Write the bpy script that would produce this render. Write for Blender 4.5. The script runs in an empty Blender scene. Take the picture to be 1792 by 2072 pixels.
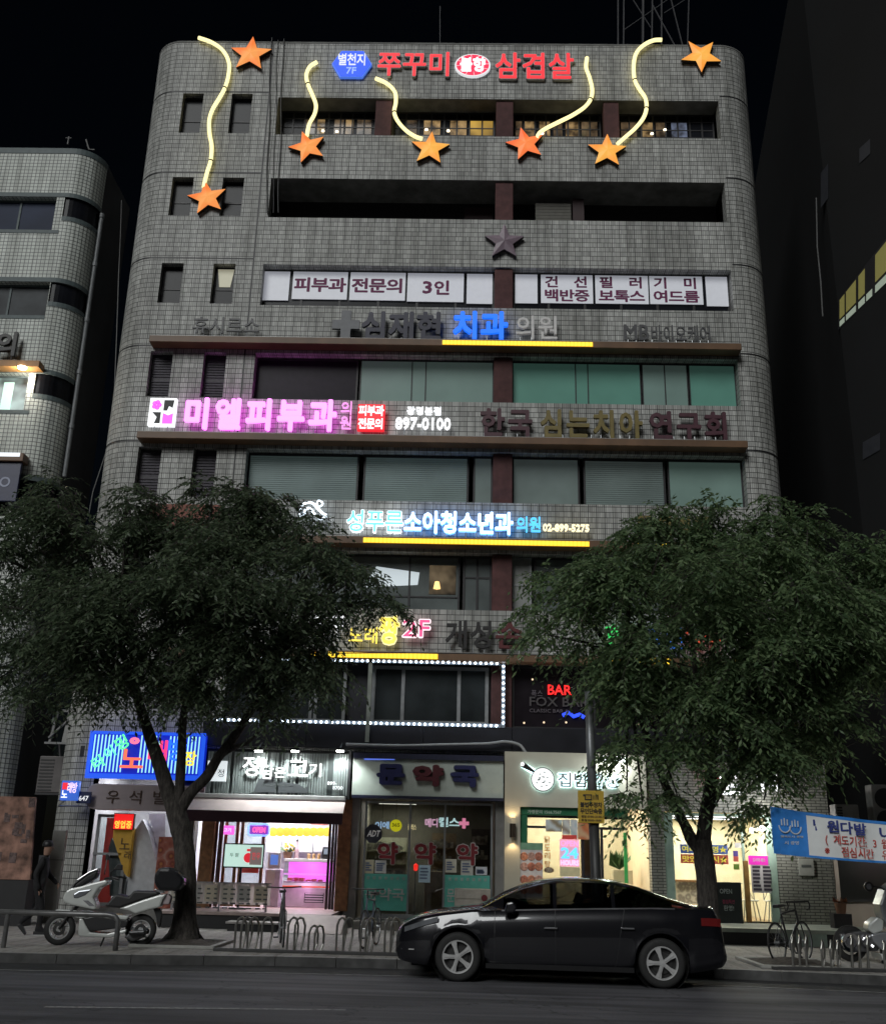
import bpy, math, random
from mathutils import Vector, Matrix
import numpy as np
random.seed(7)
SC = bpy.context.scene
COL = SC.collection
# ------------------------------------------------------------------ camera, sky, light, exposure
F_PX, TH, YA, RO, HC = 2103., .3243, -.0230, .0249, 1.7


def _basis():
    c, s = math.cos(YA), math.sin(YA)
    r = (c, -s, 0); f = (s, c, 0)
    ct, st = math.cos(TH), math.sin(TH)
    fw = (ct*f[0], ct*f[1], st); up = (-st*f[0], -st*f[1], ct)
    cr, sr = math.cos(RO), math.sin(RO)
    R = tuple(cr*a+sr*b for a, b in zip(r, up)); U = tuple(cr*b-sr*a for a, b in zip(r, up))
    return R, U, fw


CR, CU, CF = _basis()
cam = bpy.data.cameras.new('camera')
cam.sensor_fit = 'HORIZONTAL'; cam.sensor_width = 36.0; cam.lens = 36*F_PX/1792
cam.clip_start = .1; cam.clip_end = 2000
camo = bpy.data.objects.new('camera', cam); COL.objects.link(camo)
camo.matrix_world = Matrix(((CR[0], CU[0], -CF[0], 0), (CR[1], CU[1], -CF[1], 0), (CR[2], CU[2], -CF[2], HC), (0, 0, 0, 1)))
SC.camera = camo
SUN_EL, SUN_AZ = math.radians(34), math.radians(203)      # direction the street light comes from (compass, from +y clockwise)
w = bpy.data.worlds.new('World'); SC.world = w; w.use_nodes = True
nt = w.node_tree
sky = nt.nodes.new('ShaderNodeTexSky'); sky.sky_type = 'NISHITA'; sky.sun_disc = False
sky.sun_elevation = SUN_EL; sky.sun_rotation = SUN_AZ
bg = nt.nodes['Background']; bg.inputs['Strength'].default_value = .0007
nt.links.new(sky.outputs[0], bg.inputs['Color'])
sl = bpy.data.lights.new('sun', 'SUN'); sl.energy = 1.5; sl.angle = math.radians(28); sl.color = (.98, 1, .985)
so = bpy.data.objects.new('sun', sl); COL.objects.link(so)
sd = Vector((-math.sin(SUN_AZ)*math.cos(SUN_EL), -math.cos(SUN_AZ)*math.cos(SUN_EL), -math.sin(SUN_EL)))
so.rotation_euler = sd.to_track_quat('-Z', 'Y').to_euler()
vs = SC.view_settings
vs.view_transform = 'Standard'; vs.look = 'None'; vs.gamma = 1; vs.exposure = 0; vs.use_curve_mapping = False
SC.render.engine = 'CYCLES'
cy = SC.cycles
cy.use_denoising = True
cy.max_bounces = 7; cy.diffuse_bounces = 3; cy.glossy_bounces = 3; cy.transparent_max_bounces = 16
cy.sample_clamp_indirect = 4; cy.caustics_reflective = False; cy.caustics_refractive = False


def ray(u, v):
    a = (u-896)/F_PX; b = (1036-v)/F_PX
    return tuple(CF[i]+a*CR[i]+b*CU[i] for i in range(3))


def at(u, v, Y):                      # where the line of sight of a photo point meets the plane y = Y
    d = ray(u, v); t = Y/d[1]
    return (d[0]*t, Y, HC+d[2]*t)


def gz(u, v, z):                      # ... and the level z
    d = ray(u, v); t = (z-HC)/d[2]
    return (d[0]*t, d[1]*t, z)


def rc(u0, v0, u1, v1, Y):            # rectangle on the plane y = Y -> x0, x1, z0, z1
    um, vm = (u0+u1)/2, (v0+v1)/2
    return at(u0, vm, Y)[0], at(u1, vm, Y)[0], at(um, v1, Y)[2], at(um, v0, Y)[2]


# ------------------------------------------------------------------ materials
_M = {}


def M(name, col, rough=.6, metal=0., em=None, es=0., var=.12, scale=6., bump=0., spec=.5, coat=0., detail=3., stain=0.):
    if name in _M: return _M[name]
    m = bpy.data.materials.new(name); m.use_nodes = True; _M[name] = m
    nt = m.node_tree; b = nt.nodes['Principled BSDF']
    b.inputs['Roughness'].default_value = rough; b.inputs['Metallic'].default_value = metal
    b.inputs['Specular IOR Level'].default_value = spec
    b.inputs['Coat Weight'].default_value = coat; b.inputs['Coat Roughness'].default_value = .03
    if em is not None:
        b.inputs['Emission Color'].default_value = (*em, 1); b.inputs['Emission Strength'].default_value = es
    tc = nt.nodes.new('ShaderNodeTexCoord'); n = nt.nodes.new('ShaderNodeTexNoise')
    n.inputs['Scale'].default_value = scale; n.inputs['Detail'].default_value = detail
    nt.links.new(tc.outputs['Object'], n.inputs['Vector'])
    r = nt.nodes.new('ShaderNodeValToRGB')
    r.color_ramp.elements[0].position = .32; r.color_ramp.elements[1].position = .68
    r.color_ramp.elements[0].color = (*[max(0, c*(1-var)) for c in col], 1)
    r.color_ramp.elements[1].color = (*[min(1, c*(1+var)) for c in col], 1)
    nt.links.new(n.outputs['Fac'], r.inputs['Fac'])
    out = r.outputs['Color']
    if stain > 0:
        n2 = nt.nodes.new('ShaderNodeTexNoise'); n2.inputs['Scale'].default_value = scale*.18; n2.inputs['Detail'].default_value = 6
        mp = nt.nodes.new('ShaderNodeMapping'); mp.inputs['Scale'].default_value = (1, 1, .35)
        nt.links.new(tc.outputs['Object'], mp.inputs['Vector']); nt.links.new(mp.outputs[0], n2.inputs['Vector'])
        r2 = nt.nodes.new('ShaderNodeValToRGB'); r2.color_ramp.elements[0].position = .35; r2.color_ramp.elements[1].position = .6
        k = 1-stain
        r2.color_ramp.elements[0].color = (k, k, k, 1); r2.color_ramp.elements[1].color = (1, 1, 1, 1)
        nt.links.new(n2.outputs['Fac'], r2.inputs['Fac'])
        mx = nt.nodes.new('ShaderNodeMixRGB'); mx.blend_type = 'MULTIPLY'; mx.inputs['Fac'].default_value = 1
        nt.links.new(out, mx.inputs['Color1']); nt.links.new(r2.outputs['Color'], mx.inputs['Color2']); out = mx.outputs['Color']
    nt.links.new(out, b.inputs['Base Color'])
    if bump:
        bp = nt.nodes.new('ShaderNodeBump'); bp.inputs['Strength'].default_value = bump; bp.inputs['Distance'].default_value = .02
        nt.links.new(n.outputs['Fac'], bp.inputs['Height']); nt.links.new(bp.outputs['Normal'], b.inputs['Normal'])
    return m


def E(name, col, s, base=None):       # something that gives off light
    return M(name, base or tuple(min(.8, c*.6) for c in col), .5, em=col, es=s, var=.02)


def tile_mat(name, colA, colB, mortar, bw, rh, fine=None, ms=.012, rough=.55, off=0., stain=.35):
    m = bpy.data.materials.new(name); m.use_nodes = True; _M[name] = m
    nt = m.node_tree; b = nt.nodes['Principled BSDF']; b.inputs['Roughness'].default_value = rough
    uv = nt.nodes.new('ShaderNodeUVMap'); uv.uv_map = 'UVMap'

    def brick(w, h, c1, c2, mo, ms):
        t = nt.nodes.new('ShaderNodeTexBrick'); t.offset = off; t.squash = 1
        t.inputs['Scale'].default_value = 1; t.inputs['Brick Width'].default_value = w; t.inputs['Row Height'].default_value = h
        t.inputs['Mortar Size'].default_value = ms; t.inputs['Mortar Smooth'].default_value = .1; t.inputs['Bias'].default_value = 0
        t.inputs['Color1'].default_value = (*c1, 1); t.inputs['Color2'].default_value = (*c2, 1); t.inputs['Mortar'].default_value = (*mo, 1)
        nt.links.new(uv.outputs[0], t.inputs['Vector']); return t
    t = brick(bw, rh, colA, colB, mortar, ms); out = t.outputs['Color']

    def mul(o1, o2, f=1.):
        mx = nt.nodes.new('ShaderNodeMixRGB'); mx.blend_type = 'MULTIPLY'; mx.inputs['Fac'].default_value = f
        nt.links.new(o1, mx.inputs['Color1']); nt.links.new(o2, mx.inputs['Color2']); return mx.outputs['Color']
    if fine:
        t2 = brick(fine, rh, (1, 1, 1), (.66, .66, .66), (.42, .42, .42), fine*.11); out = mul(out, t2.outputs['Color'])
    n = nt.nodes.new('ShaderNodeTexNoise'); n.inputs['Scale'].default_value = .8; n.inputs['Detail'].default_value = 8
    mp = nt.nodes.new('ShaderNodeMapping'); mp.inputs['Scale'].default_value = (1, .3, 1)
    nt.links.new(uv.outputs[0], mp.inputs['Vector']); nt.links.new(mp.outputs[0], n.inputs['Vector'])
    r = nt.nodes.new('ShaderNodeValToRGB'); k = 1-stain
    r.color_ramp.elements[0].position = .3; r.color_ramp.elements[1].position = .62
    r.color_ramp.elements[0].color = (k, k, k*.985, 1); r.color_ramp.elements[1].color = (1, 1, 1, 1)
    nt.links.new(n.outputs['Fac'], r.inputs['Fac']); out = mul(out, r.outputs['Color'])
    n3 = nt.nodes.new('ShaderNodeTexNoise'); n3.inputs['Scale'].default_value = 1; n3.inputs['Detail'].default_value = 5       # rain streaks
    mp3 = nt.nodes.new('ShaderNodeMapping'); mp3.inputs['Scale'].default_value = (4.5, .22, 1)
    nt.links.new(uv.outputs[0], mp3.inputs['Vector']); nt.links.new(mp3.outputs[0], n3.inputs['Vector'])
    r3 = nt.nodes.new('ShaderNodeValToRGB'); r3.color_ramp.elements[0].position = .36; r3.color_ramp.elements[1].position = .56
    r3.color_ramp.elements[0].color = (.68, .68, .67, 1); r3.color_ramp.elements[1].color = (1, 1, 1, 1)
    nt.links.new(n3.outputs['Fac'], r3.inputs['Fac']); out = mul(out, r3.outputs['Color'])
    nt.links.new(out, b.inputs['Base Color'])
    bp = nt.nodes.new('ShaderNodeBump'); bp.inputs['Strength'].default_value = .4; bp.inputs['Distance'].default_value = .01; bp.invert = True
    nt.links.new(t.outputs['Fac'], bp.inputs['Height']); nt.links.new(bp.outputs['Normal'], b.inputs['Normal'])
    return m


def glass_mat(name, tint=(.8, .85, .85), refl=1.):
    m = bpy.data.materials.new(name); m.use_nodes = True; _M[name] = m
    nt = m.node_tree; nt.nodes.remove(nt.nodes['Principled BSDF'])
    o = nt.nodes['Material Output']
    t = nt.nodes.new('ShaderNodeBsdfTransparent'); t.inputs['Color'].default_value = (*tint, 1)
    g = nt.nodes.new('ShaderNodeBsdfGlossy'); g.inputs['Roughness'].default_value = .02
    f = nt.nodes.new('ShaderNodeFresnel'); f.inputs['IOR'].default_value = 1.5
    mx = nt.nodes.new('ShaderNodeMixShader')
    nt.links.new(f.outputs[0], mx.inputs[0]); nt.links.new(t.outputs[0], mx.inputs[1]); nt.links.new(g.outputs[0], mx.inputs[2])
    nt.links.new(mx.outputs[0], o.inputs['Surface'])
    return m


# ------------------------------------------------------------------ mesh helpers
ORG = {}


def empty(name, loc=(0, 0, 0), rz=0.):
    o = bpy.data.objects.new(name, None); COL.objects.link(o)
    o.location = loc; o.rotation_euler = (0, 0, rz); o.empty_display_size = .2
    ORG[o] = Vector(loc) if rz == 0 else Vector((0, 0, 0))
    return o


def tag(o, label=None, cat=None, group=None, kind=None):
    if label: o['label'] = label
    if cat: o['category'] = cat
    if group: o['group'] = group
    if kind: o['kind'] = kind
    return o


def thing(name, label, cat, loc=(0, 0, 0), group=None, rz=0.):
    return tag(empty(name, loc, rz), label, cat, group)


def link_mesh(name, me, mats, parent=None, smooth=False):
    o = bpy.data.objects.new(name, me); COL.objects.link(o)
    for m in (mats if isinstance(mats, (list, tuple)) else [mats]): me.materials.append(m)
    if parent is not None:
        o.parent = parent; ORG[o] = ORG.get(parent, Vector((0, 0, 0)))
        if ORG[o].length > 0: me.transform(Matrix.Translation(-ORG[o]))
    if smooth: me.shade_smooth()
    return o


class MB:
    def __init__(s): s.v = []; s.f = []; s.uv = {}; s.mi = {}

    def face(s, pts, uv=None, mi=0):
        n = len(s.v); s.v += [tuple(p) for p in pts]; s.f.append(list(range(n, n+len(pts))))
        if uv: s.uv[len(s.f)-1] = uv
        if mi: s.mi[len(s.f)-1] = mi
        return s

    def box(s, x0, x1, y0, y1, z0, z1, mi=0):
        if x0 > x1: x0, x1 = x1, x0
        if y0 > y1: y0, y1 = y1, y0
        if z0 > z1: z0, z1 = z1, z0
        n = len(s.v)
        s.v += [(x0, y0, z0), (x1, y0, z0), (x1, y1, z0), (x0, y1, z0), (x0, y0, z1), (x1, y0, z1), (x1, y1, z1), (x0, y1, z1)]
        for q, uvk in (((0, 1, 5, 4), 'xz'), ((1, 2, 6, 5), 'yz'), ((2, 3, 7, 6), 'xz'), ((3, 0, 4, 7), 'yz'), ((4, 5, 6, 7), 'xy'), ((3, 2, 1, 0), 'xy')):
            s.f.append([n+i for i in q])
            k = {'x': 0, 'y': 1, 'z': 2}
            s.uv[len(s.f)-1] = [(s.v[n+i][k[uvk[0]]], s.v[n+i][k[uvk[1]]]) for i in q]
            if mi: s.mi[len(s.f)-1] = mi
        return s

    def prism(s, poly, d0, d1, axis='y'):     # polygon in (x, z) extruded along y (or other axis)
        n = len(s.v); k = len(poly)
        a = sum(poly[i][0]*poly[(i+1) % k][1]-poly[(i+1) % k][0]*poly[i][1] for i in range(k))
        if a < 0: poly = poly[::-1]
        f = {'y': lambda p, d: (p[0], d, p[1]), 'x': lambda p, d: (d, p[0], p[1]), 'z': lambda p, d: (p[0], p[1], d)}[axis]
        s.v += [f(p, d0) for p in poly]+[f(p, d1) for p in poly]
        s.f.append([n+i for i in range(k)]); s.f.append([n+k+i for i in reversed(range(k))])
        for i in range(k): s.f.append([n+(i+1) % k, n+i, n+k+i, n+k+(i+1) % k])
        return s

    def tube(s, path, r, n=8, cap=True, closed=False):
        P = [Vector(p) for p in path]; rr = r if isinstance(r, (list, tuple)) else [r]*len(P)
        base = len(s.v); up = None
        for i, p in enumerate(P):
            if closed: t = P[(i+1) % len(P)]-P[i-1]
            else: t = (P[min(i+1, len(P)-1)]-P[max(i-1, 0)])
            t = t.normalized() if t.length > 1e-9 else Vector((0, 0, 1))
            if up is None:
                up = Vector((0, 0, 1)) if abs(t.z) < .9 else Vector((1, 0, 0))
            a = (up-t*up.dot(t)).normalized(); b = t.cross(a); up = a
            for k in range(n):
                q = 2*math.pi*k/n
                s.v.append(tuple(p+(a*math.cos(q)+b*math.sin(q))*rr[i]))
        m = len(P)
        for i in range(m if closed else m-1):
            j = (i+1) % m
            for k in range(n):
                s.f.append([base+i*n+k, base+i*n+(k+1) % n, base+j*n+(k+1) % n, base+j*n+k])
        if cap and not closed:
            s.f.append([base+k for k in reversed(range(n))]); s.f.append([base+(m-1)*n+k for k in range(n)])
        return s

    def cyl(s, p0, p1, r, n=12): return s.tube([p0, p1], r, n)

    def lathe(s, prof, c, axis='y', n=32):     # prof: (radius, along) pairs
        base = len(s.v)
        for (r, h) in prof:
            for k in range(n):
                q = 2*math.pi*k/n; a, b = r*math.cos(q), r*math.sin(q)
                s.v.append({'y': (c[0]+a, c[1]+h, c[2]+b), 'x': (c[0]+h, c[1]+a, c[2]+b), 'z': (c[0]+a, c[1]+b, c[2]+h)}[axis])
        for i in range(len(prof)-1):
            for k in range(n):
                s.f.append([base+i*n+k, base+i*n+(k+1) % n, base+(i+1)*n+(k+1) % n, base+(i+1)*n+k])
        return s

    def build(s, name, mats, parent=None, smooth=False, bevel=0., fix=False):
        me = bpy.data.meshes.new(name); me.from_pydata(s.v, [], s.f)
        if s.uv:
            l = me.uv_layers.new(name='UVMap')
            for p in me.polygons:
                uv = s.uv.get(p.index)
                if uv:
                    for li, c in zip(p.loop_indices, uv): l.data[li].uv = c
        me.update()
        for p in me.polygons: p.material_index = s.mi.get(p.index, 0)
        if fix:
            import bmesh
            bm = bmesh.new(); bm.from_mesh(me); bmesh.ops.remove_doubles(bm, verts=bm.verts, dist=1e-5)
            bmesh.ops.recalc_face_normals(bm, faces=bm.faces); bm.to_mesh(me); bm.free()
        o = link_mesh(name, me, mats, parent, smooth)
        if bevel:
            b = o.modifiers.new('bevel', 'BEVEL'); b.width = bevel; b.segments = 2; b.limit_method = 'ANGLE'; b.angle_limit = math.radians(35)
        return o


def box(name, mat, parent, x0, x1, y0, y1, z0, z1, bevel=0.):
    return MB().box(x0, x1, y0, y1, z0, z1).build(name, mat, parent, bevel=bevel)


def wall_holes(mb, x0, x1, z0, z1, holes, y, depth):
    xs = sorted({x0, x1, *[h[0] for h in holes], *[h[1] for h in holes]}); zs = sorted({z0, z1, *[h[2] for h in holes], *[h[3] for h in holes]})
    ins = lambda x, z: any(h[0] < x < h[1] and h[2] < z < h[3] for h in holes)
    for a, b in zip(xs, xs[1:]):
        for c, d in zip(zs, zs[1:]):
            if not ins((a+b)/2, (c+d)/2):
                mb.face([(a, y, c), (b, y, c), (b, y, d), (a, y, d)], [(a, c), (b, c), (b, d), (a, d)])
    for a, b, c, d in holes:
        e = y+depth
        mb.face([(a, y, c), (a, y, d), (a, e, d), (a, e, c)], [(0, c), (0, d), (depth, d), (depth, c)])
        mb.face([(b, y, d), (b, y, c), (b, e, c), (b, e, d)], [(0, d), (0, c), (depth, c), (depth, d)])
        mb.face([(a, y, d), (b, y, d), (b, e, d), (a, e, d)], [(a, 0), (b, 0), (b, depth), (a, depth)])
        mb.face([(b, y, c), (a, y, c), (a, e, c), (b, e, c)], [(b, 0), (a, 0), (a, depth), (b, depth)])


# ------------------------------------------------------------------ lettering (the built-in font carries Hangul)
_TM = {}


def text_data(body, ext=.02, res=2):
    key = body
    if key in _TM: return _TM[key]
    c = bpy.data.curves.new('lettering', 'FONT'); c.body = body; c.size = 1; c.extrude = ext; c.resolution_u = res
    o = bpy.data.objects.new('lettering', c)
    me = bpy.data.meshes.new_from_object(o)
    n = len(me.vertices); co = np.empty(n*3); me.vertices.foreach_get('co', co); co = co.reshape(-1, 3)
    faces = [list(p.vertices) for p in me.polygons]
    bpy.data.objects.remove(o); bpy.data.curves.remove(c); bpy.data.meshes.remove(me)
    _TM[key] = (co, faces); return _TM[key]


def put_text(body, x0, x1, z0, z1, y, mat, parent, name='lettering', bold=.015, depth=.03, fit=True, shear=0., rot=0.):
    """lettering facing -y: its front at y, its back at y+depth"""
    co, faces = text_data(body)
    if bold > .004 and len(co):               # thicken: shifted copies of the glyph, each a hair behind the last
        dirs = [(math.cos(k*math.pi/4), math.sin(k*math.pi/4)) for k in range(8)]; n0 = len(co)
        co = np.concatenate([co+np.array([dx*bold, dy*bold, 0]) for dx, dy in dirs])
        faces = [[i+k*n0 for i in f] for k in range(8) for f in faces]
    else: n0 = max(1, len(co))
    if len(co) == 0: return None
    if fit: bx0, bx1, by0, by1 = co[:, 0].min(), co[:, 0].max(), co[:, 1].min(), co[:, 1].max()
    else: bx0, bx1, by0, by1 = .03, .89, -.09, .84
    X = x0+(co[:, 0]-bx0)/(bx1-bx0)*(x1-x0); Z = z0+(co[:, 1]-by0)/(by1-by0)*(z1-z0)
    if shear: X = X+shear*(Z-z0)
    if rot:
        cx, cz = (x0+x1)/2, (z0+z1)/2; c, s_ = math.cos(rot), math.sin(rot)
        X, Z = cx+(X-cx)*c-(Z-cz)*s_, cz+(X-cx)*s_+(Z-cz)*c
    Y = np.where(co[:, 2] > 0, y, y+depth)+.0004*(np.arange(len(co))//n0)
    me = bpy.data.meshes.new(name); me.from_pydata(np.stack([X, Y, Z], 1).tolist(), [], faces)
    return link_mesh(name, me, mat, parent)


def put_letters(body, x0, x1, z0, z1, y, mat, parent, bold=.02, depth=.06, gap=.08, outline=None, ob=.05, name='letter', dz=0.):
    """one mesh per syllable, in equal cells from x0 to x1"""
    ch = list(body); n = len(ch); cw = (x1-x0)/n; r = []
    for i, c in enumerate(ch):
        if c == ' ': continue
        a = x0+cw*i+cw*gap/2; b = a+cw*(1-gap); s = dz*i
        o = put_text(c, a, b, z0+s, z1+s, y, mat, parent, name, bold, depth, fit=False); r.append(o)
        if outline: put_text(c, a, b, z0+s, z1+s, y+.012, outline, o, 'letter_outline', ob, depth, fit=False)
    return r
# ------------------------------------------------------------------ ground
def asphalt():
    m = M('asphalt', (.14, .14, .155), .7, var=.4, scale=70, bump=.4); nt = m.node_tree; b = nt.nodes['Principled BSDF']
    src = b.inputs['Base Color'].links[0].from_socket
    tc = nt.nodes.new('ShaderNodeTexCoord')
    for sc, loc, lo, hi, dark in (((.18, 1.6, 1), 0, .40, .60, .58), ((.5, .5, 1), 7, .30, .52, .66), ((.06, 2.6, 1), 3, .46, .5, .72)):
        mp = nt.nodes.new('ShaderNodeMapping'); mp.inputs['Scale'].default_value = sc; mp.inputs['Location'].default_value = (loc, loc, 0)
        n = nt.nodes.new('ShaderNodeTexNoise'); n.inputs['Scale'].default_value = 1; n.inputs['Detail'].default_value = 7
        nt.links.new(tc.outputs['Object'], mp.inputs['Vector']); nt.links.new(mp.outputs[0], n.inputs['Vector'])
        r = nt.nodes.new('ShaderNodeValToRGB'); r.color_ramp.elements[0].position = lo; r.color_ramp.elements[1].position = hi
        r.color_ramp.elements[0].color = (dark, dark, dark, 1); r.color_ramp.elements[1].color = (1, 1, 1, 1); nt.links.new(n.outputs['Fac'], r.inputs['Fac'])
        mx = nt.nodes.new('ShaderNodeMixRGB'); mx.blend_type = 'MULTIPLY'; mx.inputs['Fac'].default_value = 1
        nt.links.new(src, mx.inputs['Color1']); nt.links.new(r.outputs['Color'], mx.inputs['Color2']); src = mx.outputs['Color']
    v = nt.nodes.new('ShaderNodeTexVoronoi'); v.feature = 'DISTANCE_TO_EDGE'; v.inputs['Scale'].default_value = .33; v.inputs['Randomness'].default_value = 1   # cracks
    n = nt.nodes.new('ShaderNodeTexNoise'); n.inputs['Scale'].default_value = 2.5; n.inputs['Detail'].default_value = 6
    ad = nt.nodes.new('ShaderNodeMixRGB'); ad.blend_type = 'ADD'; ad.inputs['Fac'].default_value = .9
    nt.links.new(tc.outputs['Object'], ad.inputs['Color1']); nt.links.new(tc.outputs['Object'], n.inputs['Vector']); nt.links.new(n.outputs['Color'], ad.inputs['Color2']); nt.links.new(ad.outputs['Color'], v.inputs['Vector'])
    r = nt.nodes.new('ShaderNodeValToRGB'); r.color_ramp.elements[0].position = .002; r.color_ramp.elements[1].position = .007
    r.color_ramp.elements[0].color = (.45, .45, .45, 1); r.color_ramp.elements[1].color = (1, 1, 1, 1); nt.links.new(v.outputs['Distance'], r.inputs['Fac'])
    mx = nt.nodes.new('ShaderNodeMixRGB'); mx.blend_type = 'MULTIPLY'; mx.inputs['Fac'].default_value = 1
    nt.links.new(src, mx.inputs['Color1']); nt.links.new(r.outputs['Color'], mx.inputs['Color2']); nt.links.new(mx.outputs['Color'], b.inputs['Base Color'])
    return m


GND = asphalt()
PAVE = None


def ground():
    ys = [(-60, 15.6), (-10, 17.7), (-6.4, 17.9), (-3, 18.5), (1, 18.6), (4.3, 18.4), (7, 17.95), (10, 17.4), (60, 15.2)]
    m = MB(); m.face([(-400, -200, 0), (400, -200, 0), (400, 500, 0), (-400, 500, 0)])
    tag(m.build('road', GND), kind='structure')
    g = MB()                                            # concrete gutter strip between asphalt and kerb
    for (a, b), (c, d) in zip(ys, ys[1:]):
        k1, k2 = 1.05, 1.05
        g.face([(a, b-k1, .006), (c, d-k2, .006), (c, d, .006), (a, b, .006)])
    tag(g.build('gutter', M('gutter_concrete', (.034, .034, .036), .8, var=.3, scale=7, bump=.2, stain=.4)), kind='structure')
    e = MB()
    for (a, b), (c, d) in zip(ys, ys[1:]): e.face([(a, b-1.13, .008), (c, d-1.13, .008), (c, d-1.05, .008), (a, b-1.05, .008)])
    tag(e.build('edge_line', M('worn_edge_paint', (.26, .26, .26), .7, var=.4, scale=9)), kind='structure')
    k = MB()
    for (a, b), (c, d) in zip(ys, ys[1:]):
        n = max(1, round((c-a)/1.0))
        for i in range(n):
            f0, f1 = i/n, (i+1)/n; x0, x1 = a+(c-a)*f0+.006, a+(c-a)*f1-.006
            y0, y1 = b+(d-b)*f0, b+(d-b)*f1
            P = [(x0, y0, 0), (x1, y1, 0), (x1, y1+.18, 0), (x0, y0+.18, 0)]
            T = [(p[0], p[1], .15) for p in P]
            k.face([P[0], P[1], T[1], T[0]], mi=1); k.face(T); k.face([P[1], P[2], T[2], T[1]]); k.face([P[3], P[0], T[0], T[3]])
    tag(k.build('kerb', [M('kerb_granite', (.34, .335, .325), .7, var=.2, scale=5, bump=.1, stain=.35), M('shaded_kerb_face', (.075, .075, .075), .8, var=.3, scale=5, stain=.4)]), kind='structure')  # front face coloured darker than the top to carry its shade, over stained granite
    s = MB()
    for (a, b), (c, d) in zip(ys, ys[1:]):
        s.face([(a, b+.18, .148), (c, d+.18, .148), (c, 45, .148), (a, 45, .148)], [(a, b), (c, d), (c, 45), (a, 45)])
    pv = tile_mat('paving_blocks', (.42, .40, .375), (.33, .315, .30), (.15, .145, .14), .4, .2, ms=.008, rough=.8, off=.5, stain=.35)
    tag(s.build('sidewalk', pv), kind='structure')
    l = MB(); p0, p1 = gz(90, 2038, .004), gz(700, 2044, .004)
    l.face([(p0[0], p0[1]-.05, .005), (p1[0], p1[1]-.05, .005), (p1[0], p1[1]+.05, .005), (p0[0], p0[1]+.05, .005)])
    tag(l.build('road_marking', M('worn_paint', (.30, .30, .30), .7, var=.5, scale=14)), kind='structure')


ground()

# ------------------------------------------------------------------ the main building
FY = 27.0
TILE = tile_mat('grey_facade_tile', (.69, .695, .67), (.54, .545, .525), (.09, .09, .087), .2232, .155, fine=.0558, ms=.0095, stain=.36)
CONC = M('grey_concrete', (.22, .22, .21), .8, var=.25, scale=3, bump=.1, stain=.3)
DKGL = M('dark_window_glass', (.012, .013, .017), .25, var=.3, scale=1.2, spec=.12)
DKFR = M('dark_window_frame', (.022, .021, .024), .5)
SILV = M('aluminium_frame', (.30, .31, .32), .4, .6)
BRED = M('brick_red_render', (.105, .042, .042), .8, var=.2, scale=5, stain=.3)
BLK = M('black_paint', (.012, .012, .014), .5)
XL, XR, ZT = -9.45, 7.9, 26.72
FLOORS = {'A': (23.17, 24.59), 'B': (20.14, 21.55), 'C': (17.12, 18.5), 'D': (14.09, 15.56), 'E': (11.07, 12.57), 'F': (8.04, 9.63), 'G': (4.98, 6.64)}
LW = [(-9.22, -8.56), (-7.66, -7.0)]
OX0, OX1, PX0, PX1 = -6.17, 7.72, .74, 1.28
bld = thing('office_building', 'tall grey tiled office block with rounded corners carrying all the lit stars and clinic signs', 'building', (-.8, FY, 0))


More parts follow.
